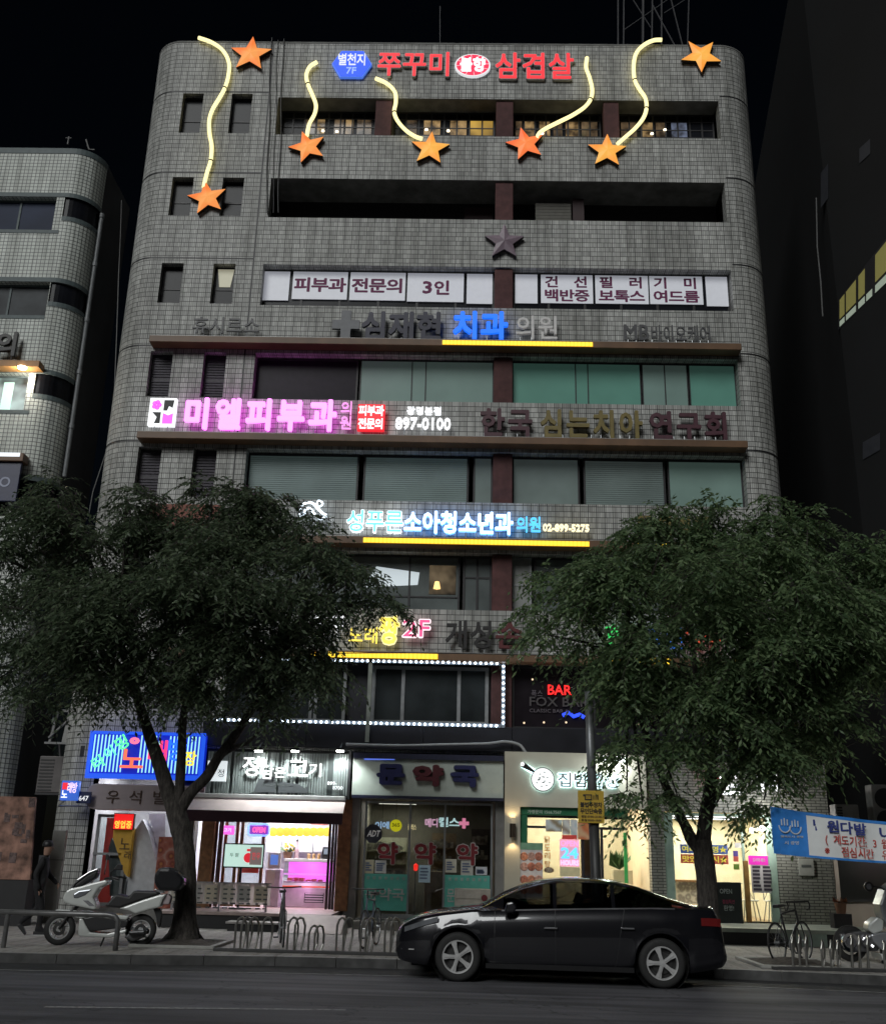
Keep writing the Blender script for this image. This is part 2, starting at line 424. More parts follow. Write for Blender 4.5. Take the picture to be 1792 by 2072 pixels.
def main_wall():
    mb = MB(); holes = []
    for k, (z0, z1) in FLOORS.items():
        if k != 'G':
            for a, b in LW: holes.append((a, b, z0+.03, z1+(.12 if k == 'A' else .0)))
        holes.append((OX0, OX1, z0, z1))
    holes.append((-9.3, 7.9-.001, 0, 4.3))
    # deeper recesses for the two top storeys are closed behind by their own backs
    shallow = [h for h in holes]
    wall_holes(mb, XL, XR, 0, ZT, shallow, FY, .4)
    N = 10; R = 1.0
    for side in (-1, 1):
        cx = XL if side < 0 else XR
        for i in range(N):
            a0, a1 = math.pi/2*i/N, math.pi/2*(i+1)/N
            p0 = (cx+side*R*math.sin(a0), FY+R-R*math.cos(a0)); p1 = (cx+side*R*math.sin(a1), FY+R-R*math.cos(a1))
            u0, u1 = cx+side*R*a0, cx+side*R*a1
            q = [(p0[0], p0[1], 0), (p1[0], p1[1], 0), (p1[0], p1[1], ZT), (p0[0], p0[1], ZT)]
            uv = [(u0, 0), (u1, 0), (u1, ZT), (u0, ZT)]
            if side < 0: q, uv = q[::-1], uv[::-1]
            mb.face(q, uv)
        xs = cx+side*R; u = cx+side*R*math.pi/2
        q = [(xs, FY+R, 0), (xs, 40, 0), (xs, 40, ZT), (xs, FY+R, ZT)]; uv = [(u, 0), (u+side*12, 0), (u+side*12, ZT), (u, ZT)]
        if side < 0: q, uv = q[::-1], uv[::-1]
        mb.face(q, uv)
    mb.face([(XR+1, 40, 0), (XL-1, 40, 0), (XL-1, 40, ZT), (XR+1, 40, ZT)], [(0, 0), (1, 0), (1, 1), (0, 1)])
    mb.build('wall', TILE, bld)
    r = MB(); pts = []
    for i in range(N+1):
        a = math.pi/2*(N-i)/N; pts.append((XL-1.012*math.sin(a), FY+1-1.012*math.cos(a)))
    for i in range(N+1):
        a = math.pi/2*i/N; pts.append((XR+1.012*math.sin(a), FY+1-1.012*math.cos(a)))
    pts += [(XR+1.0, 39.99), (XL-1.0, 39.99)]
    r.prism(pts, ZT+.002, ZT+.06, 'z'); r.build('roof', CONC, bld)
    # horizontal expansion joints in the tiling, and the groove beside the left bay
    for k, (z0, z1) in FLOORS.items():
        if k == 'G': continue
        zz = z1+.16
        arc = [(XL-1.006*math.sin(math.pi/2*(N-i)/N), FY+1-1.006*math.cos(math.pi/2*(N-i)/N)) for i in range(N+1)]
        arc2 = [(XR+1.006*math.sin(math.pi/2*i/N), FY+1-1.006*math.cos(math.pi/2*i/N)) for i in range(N+1)]
        for ar in (arc+[(OX0-.3, FY-.006)], [(OX1+.05, FY-.006)]+arc2):
            j = MB()
            for p, q in zip(ar, ar[1:]): j.face([(p[0], p[1], zz), (q[0], q[1], zz), (q[0], q[1], zz+.045), (p[0], p[1], zz+.045)])
            j.build('expansion_joint', BLK, bld)
    box('vertical_joint', BLK, bld, OX0-.33, OX0-.28, FY-.005, FY+.01, 4.8, 26.7)
    # concrete lintel under every recess
    for k, (z0, z1) in FLOORS.items():
        if k in 'AB': box('lintel', CONC, bld, OX0+.002, OX1-.002, FY+.02, FY+1.2, z1-.012, z1+.2)


main_wall()
pier_x = {'A': [(-3.07, -2.55), (PX0, PX1), (4.12, 4.6)]}
for k, (z0, z1) in FLOORS.items():
    for a, b in pier_x.get(k, [(PX0, PX1)]):
        box('pier', BRED, bld, a, b, FY+.07, FY+.41, z0+.004, z1-.016, .02)


def window(x0, x1, z0, z1, y, nx, nz, pane, frame=DKFR, fw=.05, splits=None, zs=None, backing=True):
    f = MB(); d = .07
    xs = splits or [x0+(x1-x0)*i/nx for i in range(nx+1)]; zz = zs or [z0+(z1-z0)*i/nz for i in range(nz+1)]
    f.box(x0, x0+fw, y, y+d, z0, z1); f.box(x1-fw, x1, y, y+d, z0, z1)
    f.box(x0+fw, x1-fw, y, y+d, z0, z0+fw); f.box(x0+fw, x1-fw, y, y+d, z1-fw, z1)
    for x in xs[1:-1]: f.box(x-fw/2, x+fw/2, y+.004, y+d-.004, z0+fw, z1-fw)
    for z in zz[1:-1]: f.box(x0+fw, x1-fw, y+.008, y+d-.008, z-fw*.4, z+fw*.4)
    wo = f.build('window', frame, bld)
    if pane is not None:
        MB().box(x0+.01, x1-.01, y+.03, y+.04, z0+.01, z1-.01).build('pane', pane, wo)
    return wo


# left bay: pairs of small windows
BLIND_P = M('dark_slat_blind', (.035, .028, .042), .6, var=.4, scale=12)
for k, (z0, z1) in FLOORS.items():
    if k == 'G': continue
    for i, (a, b) in enumerate(LW):
        z1b = z1+(.12 if k == 'A' else 0)
        w_ = window(a+.002, b-.002, z0+.032, z1b-.002, FY+.22, 1, 2, BLIND_P if k in 'DE' else DKGL, zs=[z0, z0+(z1-z0)*.45, z1b])
        if k in 'DE':
            s = MB()
            for q in range(16):
                zq = z0+.09+q*(z1-z0-.14)/16; s.box(a+.06, b-.06, FY+.225, FY+.245, zq, zq+.055)
            s.build('blind', BLIND_P, w_)
        if k == 'C' and i == 1:
            s = MB(); s.face([(a+.08, FY+.236, z1-.05), (b-.08, FY+.236, z1-.05), (b-.16, FY+.236, z0+.72), (a+.17, FY+.236, z0+.72)])
            s.build('pane_light', E('faint_room_light', (.62, .60, .45), .42), w_)
# storey A: restaurant windows, some rooms lit
ROOM = [(-6.15, -3.09), (-2.53, .72), (1.30, 4.10), (4.62, 7.70)]


def lit_mat(name, col, s, sc=3.0, seed=0.):
    m = bpy.data.materials.new(name); m.use_nodes = True; _M[name] = m
    nt = m.node_tree; b = nt.nodes['Principled BSDF']; b.inputs['Roughness'].default_value = .2
    b.inputs['Base Color'].default_value = (.02, .02, .02, 1)
    tc = nt.nodes.new('ShaderNodeTexCoord'); mp = nt.nodes.new('ShaderNodeMapping'); mp.inputs['Location'].default_value = (seed, seed, seed)
    n = nt.nodes.new('ShaderNodeTexVoronoi'); n.inputs['Scale'].default_value = sc
    n2 = nt.nodes.new('ShaderNodeTexNoise'); n2.inputs['Scale'].default_value = sc*1.4
    nt.links.new(tc.outputs['Object'], mp.inputs['Vector']); nt.links.new(mp.outputs[0], n.inputs['Vector']); nt.links.new(mp.outputs[0], n2.inputs['Vector'])
    r = nt.nodes.new('ShaderNodeValToRGB')
    r.color_ramp.elements[0].position = .35; r.color_ramp.elements[0].color = (col[0]*.08, col[1]*.07, col[2]*.06, 1)
    r.color_ramp.elements[1].position = .75; r.color_ramp.elements[1].color = (*col, 1)
    nt.links.new(n2.outputs['Fac'], r.inputs['Fac']); nt.links.new(r.outputs['Color'], b.inputs['Emission Color'])
    b.inputs['Emission Strength'].default_value = s
    return m


WARM = lit_mat('warm_room', (.62, .40, .17), .8, 2.2)
WARM2 = lit_mat('amber_room', (.85, .52, .10), .75, .7, 3.)
COOL = lit_mat('cool_room', (.35, .42, .62), .5, 2.0, 5.)
DIM = lit_mat('dim_room', (.26, .17, .09), .6, 2.0, 9.)
z0, z1 = FLOORS['A']
lits = {0: [(0.24, .36, DIM), (.38, .46, WARM), (.56, .66, DIM), (.68, .76, WARM), (.8, .95, DIM)], 1: [(.12, .23, DIM), (.3, .46, WARM), (.56, .72, WARM), (.75, .98, WARM2)],
        2: [(.03, .1, DIM), (.12, .24, WARM), (.3, .42, WARM), (.46, .56, DIM), (.6, .76, WARM), (.78, .96, DIM)], 3: [(.04, .2, DIM), (.26, .38, WARM), (.40, .5, DIM), (.56, .72, COOL)]}
for i, (a, b) in enumerate(ROOM):
    y = FY+.62; wo = window(a, b, z0, z1-.02, y, 8, 2, DKGL, zs=[z0, z0+.42, z0+.52, z0+.8, z0+1.12, z1])
    for f0, f1, m in lits[i]:
        x0, x1 = a+(b-a)*f0, a+(b-a)*f1
        p = MB().box(x0, x1, y+.02, y+.027, z0+.54, z0+1.1).box(x0, x1, y+.02, y+.027, z0+.3, z0+.5)
        p.build('lit_pane', m, wo)
    lm = MB()
    for q in range(2):
        lx = a+(b-a)*random.uniform(.3, .75); lm.lathe([(0, -.03), (.05, -.02), (.05, .02), (0, .03)], (lx, y+.1-.1, z0+random.uniform(.6, .85)), 'z', 10)
    lm.build('pendant_lamp', E('pendant_bulb', (1, .85, .6), 3.), wo)
    box('recess_side', CONC, bld, a-.03, a-.004, FY+.41, y, z0, z1-.02)
box('recess_floor', CONC, bld, OX0, OX1, FY+.4, FY+1.2, z0-.12, z0-.001)
# storey B: open dark gallery
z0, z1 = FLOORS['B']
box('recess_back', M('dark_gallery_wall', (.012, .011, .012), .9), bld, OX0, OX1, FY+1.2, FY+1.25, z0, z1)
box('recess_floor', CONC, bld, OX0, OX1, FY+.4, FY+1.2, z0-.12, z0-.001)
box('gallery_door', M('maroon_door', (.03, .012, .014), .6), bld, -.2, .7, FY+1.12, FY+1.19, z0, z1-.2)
sh = MB()
for q in range(9): sh.box(2.0, 3.1, FY+.62, FY+.65, z0+.06+q*.11, z0+.16+q*.11)
sh.build('roller_shutter', M('grey_shutter', (.10, .095, .08), .6), bld)
box('gallery_door', M('maroon_door', (.03, .012, .014), .6), bld, 3.15, 3.5, FY+.6, FY+.66, z0, z1-.2)
# storey C: window ribbon with the clinic panels hung inside
z0, z1 = FLOORS['C']
window(OX0+.002, PX0-.002, z0+.002, z1-.02, FY+.32, 6, 1, DKGL, fw=.07)
window(PX1+.002, OX1-.002, z0+.002, z1-.02, FY+.32, 6, 1, DKGL, fw=.07)
# storey D: green frosted panels
z0, z1 = FLOORS['D']
GREEN = M('green_frosted_glass', (.11, .28, .225), .35, var=.12, scale=.7, em=(.25, .55, .45), es=.06, spec=.3)  # faint glow added to brighten both green panes; no room lamp stands behind
GREEN2 = M('pale_green_frosted_glass', (.18, .275, .25), .35, var=.12, scale=.7, em=(.35, .5, .45), es=.06, spec=.3)
X = lambda u, k=None: at(u, 770, FY+.35)[0]
window(OX0+.002, X(724), z0+.002, z1-.02, FY+.32, 1, 1, M('violet_black_glass', (.02, .016, .024), .3, spec=.1))
window(X(728), PX0-.002, z0+.002, z1-.02, FY+.32, 1, 1, GREEN2, fw=.03, splits=[X(728), X(833), X(861), PX0])
window(PX1+.002, X(1296), z0+.002, z1-.02, FY+.32, 1, 1, GREEN, fw=.03, splits=[PX1, X(1164), X(1189), X(1296)])
window(X(1298), X(1391), z0+.002, z1-.02, FY+.32, 2, 1, GREEN2, fw=.03)
window(X(1393), OX1-.002, z0+.002, z1-.02, FY+.32, 1, 1, GREEN, fw=.03)
# storey E: blinds behind glass
z0, z1 = FLOORS['E']
X = lambda u: at(u, 970, FY+.35)[0]
BLG = M('grey_green_blind', (.155, .215, .21), .5, var=.15, scale=1., em=(.36, .5, .48), es=.05)  # blinds and glass of this storey also carry an added brightening glow
BLG2 = M('teal_frosted_glass', (.16, .205, .195), .35, var=.2, scale=.8, spec=.3, em=(.4, .5, .48), es=.05)


def blind_window(x0, x1, mat, rows=22):
    wo = window(x0, x1, z0+.002, z1-.02, FY+.32, 1, 1, M('blind_gap', (.04, .045, .05), .4), fw=.05)
    s = MB()
    for q in range(rows):
        zq = z0+.06+q*(z1-z0-.14)/rows; s.box(x0+.055, x1-.055, FY+.333, FY+.345, zq, zq+(z1-z0-.14)/rows*.82)
    s.build('blind', mat, wo)


blind_window(OX0+.002, X(725), BLG); blind_window(X(735), X(948), BLG)
window(X(957), PX0-.002, z0+.002, z1-.02, FY+.32, 1, 1, BLG2, fw=.05)
window(PX1+.002, X(1172), z0+.002, z1-.02, FY+.32, 1, 1, BLG2, fw=.05)
blind_window(X(1180), X(1345), BLG2); window(X(1350), OX1-.002, z0+.002, z1-.02, FY+.32, 1, 1, M('sea_green_glass', (.17, .25, .225), .35, var=.2, scale=.6, spec=.3, em=(.35, .55, .48), es=.07), fw=.05)
# storey F
z0, z1 = FLOORS['F']
X = lambda u: at(u, 1180, FY+.35)[0]
TGL = M('grey_office_glass', (.12, .14, .14), .3, var=.25, scale=1.1, spec=.3)
zz = [z0, z0+.42, z1]
window(OX0+.002, X(700), z0+.002, z1-.02, FY+.32, 3, 1, TGL, zs=zz)
wF = window(X(704), X(930), z0+.002, z1-.02, FY+.32, 2, 1, TGL, splits=[X(704), X(828), X(930)], zs=zz)
MB().box(X(868), X(922), FY+.336, FY+.342, z0+.5, z1-.28).build('lit_pane', lit_mat('warm_reflection', (.45, .33, .19), .32, 1.4, 2.), wF)  # warm reflection in the glass, put in as a glowing patch
MB().lathe([(0, -.12), (.1, -.1), (.06, .1), (0, .12)], (X(884), FY+.34, z0+.75), 'z', 10).build('lamp_reflection', E('lamp_reflection_glow', (1, .62, .22), 1.6), wF)  # small glowing body added for the lamp reflected in the pane
MB().face([(X(735), FY+.333, z0+.65), (X(845), FY+.333, z0+.75), (X(848), FY+.333, z0+1.1), (X(760), FY+.333, z0+1.25)]).build('bright_glass_patch', E('white_pane_glow', (.75, .85, .9), .55), wF)  # glowing patch put on the glass in the shape of a reflection
wG2 = window(X(936), PX0-.004, z0+.002, z1-.02, FY+.32, 2, 1, TGL, zs=[z0, z0+.98, z1], fw=.06)
window(PX1+.002, X(1075), z0+.002, z1-.02, FY+.32, 1, 2, M('white_blind', (.26, .27, .26), .5), SILV, zs=[z0, z0+.8, z1])
window(X(1080), OX1-.002, z0+.002, z1-.02, FY+.32, 5, 1, TGL, zs=zz)
# storey G (second floor): billiard hall left, bar right
z0, z1 = FLOORS['G']
X = lambda u: at(u, 1405, FY+.2)[0]
NAVY = M('navy_cladding', (.028, .028, .036), .35, var=.2, scale=2)
GGL = M('hall_window_glass', (.03, .035, .037), .25, var=.4, scale=.9, spec=.15)
box('infill', NAVY, bld, OX0+.004, PX1-.03, FY+.3, FY+.38, z0+.002, z1-.004)
window(X(440), X(700), z0+.06, z1-.1, FY+.14, 3, 1, GGL, SILV, fw=.08, splits=[X(440), X(630), X(640), X(700)])
window(X(752), X(988), z0+.06, z1-.1, FY+.14, 3, 1, GGL, SILV, fw=.09, splits=[X(752), X(815), X(928), X(988)])
wb = window(PX1+.004, OX1-.004, z0+.004, z1-.02, FY+.2, 3, 1, M('bar_window_glass', (.02, .016, .02), .25, var=.5, scale=.8, spec=.12), BLK, fw=.06)
dl = MB()
for u, v in ((1077, 1375), (1163, 1378), (1060, 1463), (1100, 1462), (1145, 1462), (1290, 1465)):
    p = at(u, v, FY+.19); dl.lathe([(0, -.004), (.028, -.003), (.028, .003), (0, .004)], p, 'y', 8)
dl.build('downlight', E('small_warm_spot', (1, .75, .5), .9), wb)
cp = MB()
for q, (a, b) in enumerate([(-6.6, -3.95), (-3.94, -.98), (-.97, 1.27), (1.28, 3.2), (3.21, 7.8)]): cp.box(a, b, FY-.16, FY+.2, 4.36, 4.975)
cp.build('cladding_band', M('black_cladding', (.02, .02, .026), .3, var=.25, scale=1.5), bld, bevel=.006)
# ground storey structure: slab, back wall, party columns
box('soffit', M('dark_soffit', (.03, .03, .03), .8), bld, XL-.3, 8.6, FY+.02, 33, 4.02, 4.29)
COLM = M('column_render', (.24, .235, .225), .7, var=.15, scale=4, stain=.3)
for a, b in ((-2.80, -2.50), (.87, 1.13)):
    box('column', COLM, bld, a, b, 26.78, 27.3, .15, 3.24, .01)
box('column', M('dark_column', (.06, .055, .05), .6), bld, -6.98, -6.6, 26.8, 27.3, .15, 3.4, .01)
WHITEB = tile_mat('pale_brick_cladding', (.40, .41, .36), (.32, .33, .30), (.08, .08, .075), .24, .068, ms=.009, rough=.7, off=.5, stain=.4)
MB().box(4.66, 5.0, 26.74, 27.2, .15, 4.2).build('brick_pier', WHITEB, bld)
MB().box(7.72, 9.05, 26.74, 27.2, .15, 4.2).build('brick_pier', WHITEB, bld)
MB().box(5.0, 7.72, 26.745, 27.0, 3.0, 4.2).build('brick_lintel', WHITEB, bld)
# roof-top antenna mast and little parapet whip
mast = thing('antenna_mast', 'faint steel lattice mast with stays on the roof above the right corner', 'mast', (6.0, 33, ZT))
DST = M('dim_steel', (.05, .05, .055), .5)
for i, (u0, u1) in enumerate([(1250, 1250), (1261, 1262), (1300, 1301), (1318, 1320), (1338, 1338)]):
    a, b = at(u0, 120, 33), at(u1, -40, 33); MB().tube([a, b], .035+(.02 if i == 2 else 0), 6).build('pole', DST, mast)
for (u0, v0, u1, v1) in ((1262, 60, 1360, -8), (1316, 55, 1262, -30), (1343, 26, 1390, -4)):
    MB().tube([at(u0, v0, 33), at(u1, v1, 33)], .022, 6).build('stay', DST, mast)
mast2 = thing('antenna_mast', 'faint tripod steel mast on the roof behind the uppermost right star', 'mast', (7.4, 33, ZT))
for (u0, v0, u1, v1) in ((1390, 110, 1394, -30), (1385, 110, 1350, -30), (1372, 105, 1320, 10)):
    MB().tube([at(u0, v0, 33), at(u1, v1, 33)], .03, 6).build('leg', DST, mast2)
whip = MB().tube([at(890, 100, 30), at(890, 12, 30)], .018, 6).build('whip_antenna', DST)
tag(whip, 'thin whip antenna standing alone on the roof above the blue hexagon sign', 'antenna')
cb = MB()
for du, r, top in ((549, .016, 76), (562, .011, 80), (573, .015, 78)):
    pts = []
    for q in range(14):
        v = top+q*(430-top)/13; pts.append(at(du-(v-76)*.03+1.6*math.sin(q*.9+du), v, FY-.05))
    cb.tube(pts, r, 6)
tag(cb.build('cable_bundle', BLK), 'bundle of slack black cables hanging down the facade left of the top windows', 'cables')

# ------------------------------------------------------------------ left neighbour
nb = thing('office_building', 'pale tiled building with rounded corner and blue windows cut off by the left edge', 'building', (-14, 27.5, 0))
NT = tile_mat('white_neighbour_tile', (.78, .82, .77), (.68, .72, .68), (.13, .14, .14), .125, .125, ms=.010, stain=.3)
NTR = M('blue_grey_trim', (.10, .13, .135), .6)
NY, NR, NX, NZ = 27.5, .85, -12.7, 22.95


def neighbour():
    mb = MB(); holes = [(-16.5, -12.95, 19.93, 21.13), (-16.5, -12.72, 16.95, 18.1), (-16.5, -12.9, 13.85, 15.03), (-16.5, -12.9, 10.6, 11.7)]
    wall_holes(mb, -24, NX, 0, NZ, holes, NY, .3)
    N = 10
    zc = [0, 11.1, 11.7, 14.35, 15.03, 17.4, 18.1, 20.4, 21.13, NZ]
    for i in range(N):
        a0, a1 = math.pi/2*i/N, math.pi/2*(i+1)/N
        p0 = (NX+NR*math.sin(a0), NY+NR-NR*math.cos(a0)); p1 = (NX+NR*math.sin(a1), NY+NR-NR*math.cos(a1))
        for q in range(0, 9, 2):
            mb.face([(*p0, zc[q]), (*p1, zc[q]), (*p1, zc[q+1]), (*p0, zc[q+1])], [(NX+NR*a0, zc[q]), (NX+NR*a1, zc[q]), (NX+NR*a1, zc[q+1]), (NX+NR*a0, zc[q+1])])
    mb.build('wall', NT, nb)
    gs = {q: MB() for q in range(1, 9, 2)}; t = MB()
    for i in range(N):
        a0, a1 = math.pi/2*i/N, math.pi/2*(i+1)/N; rr = NR-.06
        P = lambda a, r: (NX+r*math.sin(a), NY+NR-r*math.cos(a))
        for q in range(1, 9, 2):
            gs[q].face([(*P(a0, rr), zc[q]), (*P(a1, rr), zc[q]), (*P(a1, rr), zc[q+1]), (*P(a0, rr), zc[q+1])])
            for zb in (zc[q]-.12, zc[q+1]+.002):
                t.face([(*P(a0, NR+.012), zb), (*P(a1, NR+.012), zb), (*P(a1, NR+.012), zb+.15), (*P(a0, NR+.012), zb+.15)])
        t.face([(*P(a0, NR+.015), NZ-.2), (*P(a1, NR+.015), NZ-.2), (*P(a1, NR+.015), NZ), (*P(a0, NR+.015), NZ)])
    for g in gs.values(): g.build('curved_window', DKGL, nb)
    for z in (21.13, 18.1, 15.03, 11.7): t.box(-24, NX, NY-.015, NY+.02, z+.002, z+.15)
    for z in (19.81, 16.83, 13.73): t.box(-24, -12.72, NY-.014, NY+.02, z, z+.118)
    t.box(-24, NX, NY-.016, NY+.02, NZ-.2, NZ)
    t.build('trim_band', NTR, nb)
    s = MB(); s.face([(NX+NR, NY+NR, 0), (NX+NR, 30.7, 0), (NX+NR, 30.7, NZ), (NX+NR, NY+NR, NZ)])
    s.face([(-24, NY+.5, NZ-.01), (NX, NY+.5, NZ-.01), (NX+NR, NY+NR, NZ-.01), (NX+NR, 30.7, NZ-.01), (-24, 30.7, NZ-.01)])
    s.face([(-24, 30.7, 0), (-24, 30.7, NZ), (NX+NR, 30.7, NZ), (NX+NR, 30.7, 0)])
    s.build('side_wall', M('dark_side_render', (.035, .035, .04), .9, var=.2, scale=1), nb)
    for (a, b, c, d), m in zip(holes, [M('blue_glass', (.03, .04, .075), .55, spec=.15, var=.2, scale=.8), M('smoky_glass', (.05, .055, .06), .5, spec=.15, var=.5, scale=1.2), None, DKGL]):
        f = MB(); n = 3
        f.box(a, b, NY+.2, NY+.26, c, c+.06); f.box(a, b, NY+.2, NY+.26, d-.06, d)
        for q in range(n+1):
            x = a+.06+(b-a-.06)*q/n; f.box(x-.06, x, NY+.2, NY+.26, c+.06, d-.06)
        wo = f.build('window', NTR, nb)
        if m: MB().box(a, b, NY+.23, NY+.24, c, d).build('pane', m, wo)
        else:
            MB().box(a, b, NY+.23, NY+.24, c, d).build('pane', lit_mat('bright_shop_room', (.55, .75, .7), .9, 1.2, 4.), wo)
            fr = MB()
            for q in range(3): fr.box(-14.6+q*.45, -14.3+q*.45, NY+.21, NY+.225, c+.1, d-.2)
            fr.build('poster', E('lit_poster', (.6, .85, .78), .8), wo)


neighbour()
dp = MB(); pts = [at(206, 437, 28.3), at(170, 690, 28.3), at(130, 965, 28.3)]
a, b = Vector(pts[0]), Vector(pts[2])
dp.tube([a, b], .065, 10)
for f in (.0, .2, .42, .62, .82): p = a+(b-a)*f; dp.tube([p-(b-a).normalized()*.07, p+(b-a).normalized()*.07], .085, 10)
tag(dp.build('drain_pipe', M('grey_pvc', (.17, .18, .19), .5)), 'pale grey drain pipe running down the corner of the left tiled building', 'pipe')
cp_ = MB(); cp_.tube([at(u, v, 29) for u, v in ((246, 405), (244, 470), (240, 560), (236, 680), (232, 780), (228, 850), (218, 905), (203, 950), (188, 995), (180, 1040))], .018, 6)
tag(cp_.build('hanging_cable', M('grey_cable', (.12, .12, .12), .6)), 'long slack grey cable in the dark gap between the two tiled buildings', 'cable')
ra = MB(); p = at(137, 292, 28); ra.tube([p, (p[0], p[1], p[2]+.3)], .03, 6).tube([(p[0]-.1, p[1], p[2]+.25), (p[0]+.1, p[1], p[2]+.25)], .02, 6)
q = at(180, 302, 29); ra.tube([q, (q[0]-.15, q[1], q[2]+.4)], .03, 6).tube([q, (q[0]+.2, q[1], q[2]-.02)], .03, 6)
tag(ra.build('roof_bracket', M('grey_cable', (.12, .12, .12), .6)), 'small metal brackets on the roof edge of the left tiled building', 'bracket')

# ------------------------------------------------------------------ right neighbour and the block behind
rb = thing('dark_building', 'nearly black building on the right with one oblique strip of lit yellow windows', 'building', (12, 24, 0))
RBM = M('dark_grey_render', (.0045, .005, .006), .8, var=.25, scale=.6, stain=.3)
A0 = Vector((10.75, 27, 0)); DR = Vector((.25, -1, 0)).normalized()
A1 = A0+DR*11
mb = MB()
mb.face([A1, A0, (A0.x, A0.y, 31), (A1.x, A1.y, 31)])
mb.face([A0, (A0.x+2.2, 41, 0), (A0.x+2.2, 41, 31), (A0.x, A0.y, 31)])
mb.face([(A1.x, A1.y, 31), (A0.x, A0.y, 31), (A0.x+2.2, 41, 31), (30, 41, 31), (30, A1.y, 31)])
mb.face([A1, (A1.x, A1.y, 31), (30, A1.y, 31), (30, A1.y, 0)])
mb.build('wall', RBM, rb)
NRM = Vector((-DR.y, DR.x, 0)); NRM = -NRM if NRM.y > 0 else NRM


def on_wall(u, v, off=.02):            # point on the oblique wall
    d = Vector(ray(u, v)); o = Vector((0, 0, HC)); n = NRM; p0 = A0+n*off
    t = (p0-o).dot(n)/d.dot(n); return o+d*t


YLW = E('yellow_office_light', (.42, .38, .12), .2); PAL = E('pale_office_light', (.62, .72, .58), .26)
wn = MB(); wl = MB(); fr = MB()
for (u0, u1, k) in ((1698, 1708, 0), (1711, 1731, 0), (1736, 1749, 0), (1752, 1764, 1), (1770, 1800, 2)):
    tb = lambda u: 640-(u-1697)*1.22 if k < 2 else 640-(u-1697)*1.22-12
    q = lambda u, f: on_wall(u, (608-(u-1697)*1.26)+(662-.95*(u-1697)-(608-(u-1697)*1.26))*f)
    if k != 1: wn.face([q(u0, .72), q(u1, .72), q(u1, 0), q(u0, 0)])
    wl.face([q(u0, 1), q(u1, 1), q(u1, .80), q(u0, .80)])
lw = MB().face([on_wall(1695, 668, .01), on_wall(1805, 560, .01), on_wall(1805, 465, .01), on_wall(1695, 608, .01)]).build('window', DKFR, rb)
wn.build('lit_pane', YLW, lw); wl.build('lower_pane', PAL, lw)
for (u0, v0, u1, v1) in ((1745, 895, 1780, 930), (1738, 300, 1760, 330), (1660, 350, 1675, 420)):
    MB().face([on_wall(u0, v1), on_wall(u1, v1-20), on_wall(u1, v0-20), on_wall(u0, v0)]).build('window', M('dull_pane', (.045, .047, .055), .3), rb)
MB().tube([on_wall(1652, 395, .1) if False else at(1651, 400, 27.4), at(1653, 500, 27.4), at(1660, 570, 27.4), at(1664, 640, 27.4)], .02, 6).build('conduit', M('grey_cable', (.12, .12, .12), .6), rb)
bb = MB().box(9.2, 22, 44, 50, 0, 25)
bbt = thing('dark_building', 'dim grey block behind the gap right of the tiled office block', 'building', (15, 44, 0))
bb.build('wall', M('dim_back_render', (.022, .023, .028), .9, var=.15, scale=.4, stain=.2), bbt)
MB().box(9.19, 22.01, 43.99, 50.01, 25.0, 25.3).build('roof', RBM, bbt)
# ------------------------------------------------------------------ lit stars and light tubes on the facade
def star_poly(n=5, r=1., k=.42, rot=0.):
    return [((r if i % 2 == 0 else r*k)*math.sin(math.pi*i/n+rot), (r if i % 2 == 0 else r*k)*math.cos(math.pi*i/n+rot)) for i in range(2*n)]


def star(u, v, rpx, rot, mat, label, group='orange light-up stars on the facade', y=FY-.16, rim=None):
    c = at(u, v, y); cz = at(u, v-rpx, y); r = (cz[2]-c[2])
    t = thing('light_up_star' if rim is None else 'unlit_star', label, 'star', (c[0], FY, c[2]), group)
    P = star_poly(5, r, .43, math.radians(rot))
    P = [(c[0]+p[0], c[2]+p[1]) for p in P]
    f = MB()
    for i in range(10): f.face([(P[i][0], y, P[i][1]), (c[0], y-.07, c[2]), (P[(i+1) % 10][0], y, P[(i+1) % 10][1])])
    f.build('face', mat, t)
    MB().prism([(c[0]+(p[0]-c[0])*.985, c[2]+(p[1]-c[2])*.985) for p in P], y+.004, FY-.03).build('side_shell', rim or M('dark_star_side', (.05, .03, .02), .5), t)
    return t


def star_mat(name, a, b, s):
    m = bpy.data.materials.new(name); m.use_nodes = True; _M[name] = m
    nt = m.node_tree; p = nt.nodes['Principled BSDF']; p.inputs['Base Color'].default_value = (.4, .15, .03, 1)
    tc = nt.nodes.new('ShaderNodeTexCoord'); n = nt.nodes.new('ShaderNodeTexNoise'); n.inputs['Scale'].default_value = 1.6; n.inputs['Detail'].default_value = 1
    r = nt.nodes.new('ShaderNodeValToRGB'); r.color_ramp.elements[0].position = .4; r.color_ramp.elements[1].position = .62
    r.color_ramp.elements[0].color = (*a, 1); r.color_ramp.elements[1].color = (*b, 1)
    nt.links.new(tc.outputs['Object'], n.inputs['Vector']); nt.links.new(n.outputs['Fac'], r.inputs['Fac'])
    nt.links.new(r.outputs['Color'], p.inputs['Emission Color']); p.inputs['Emission Strength'].default_value = s
    return m


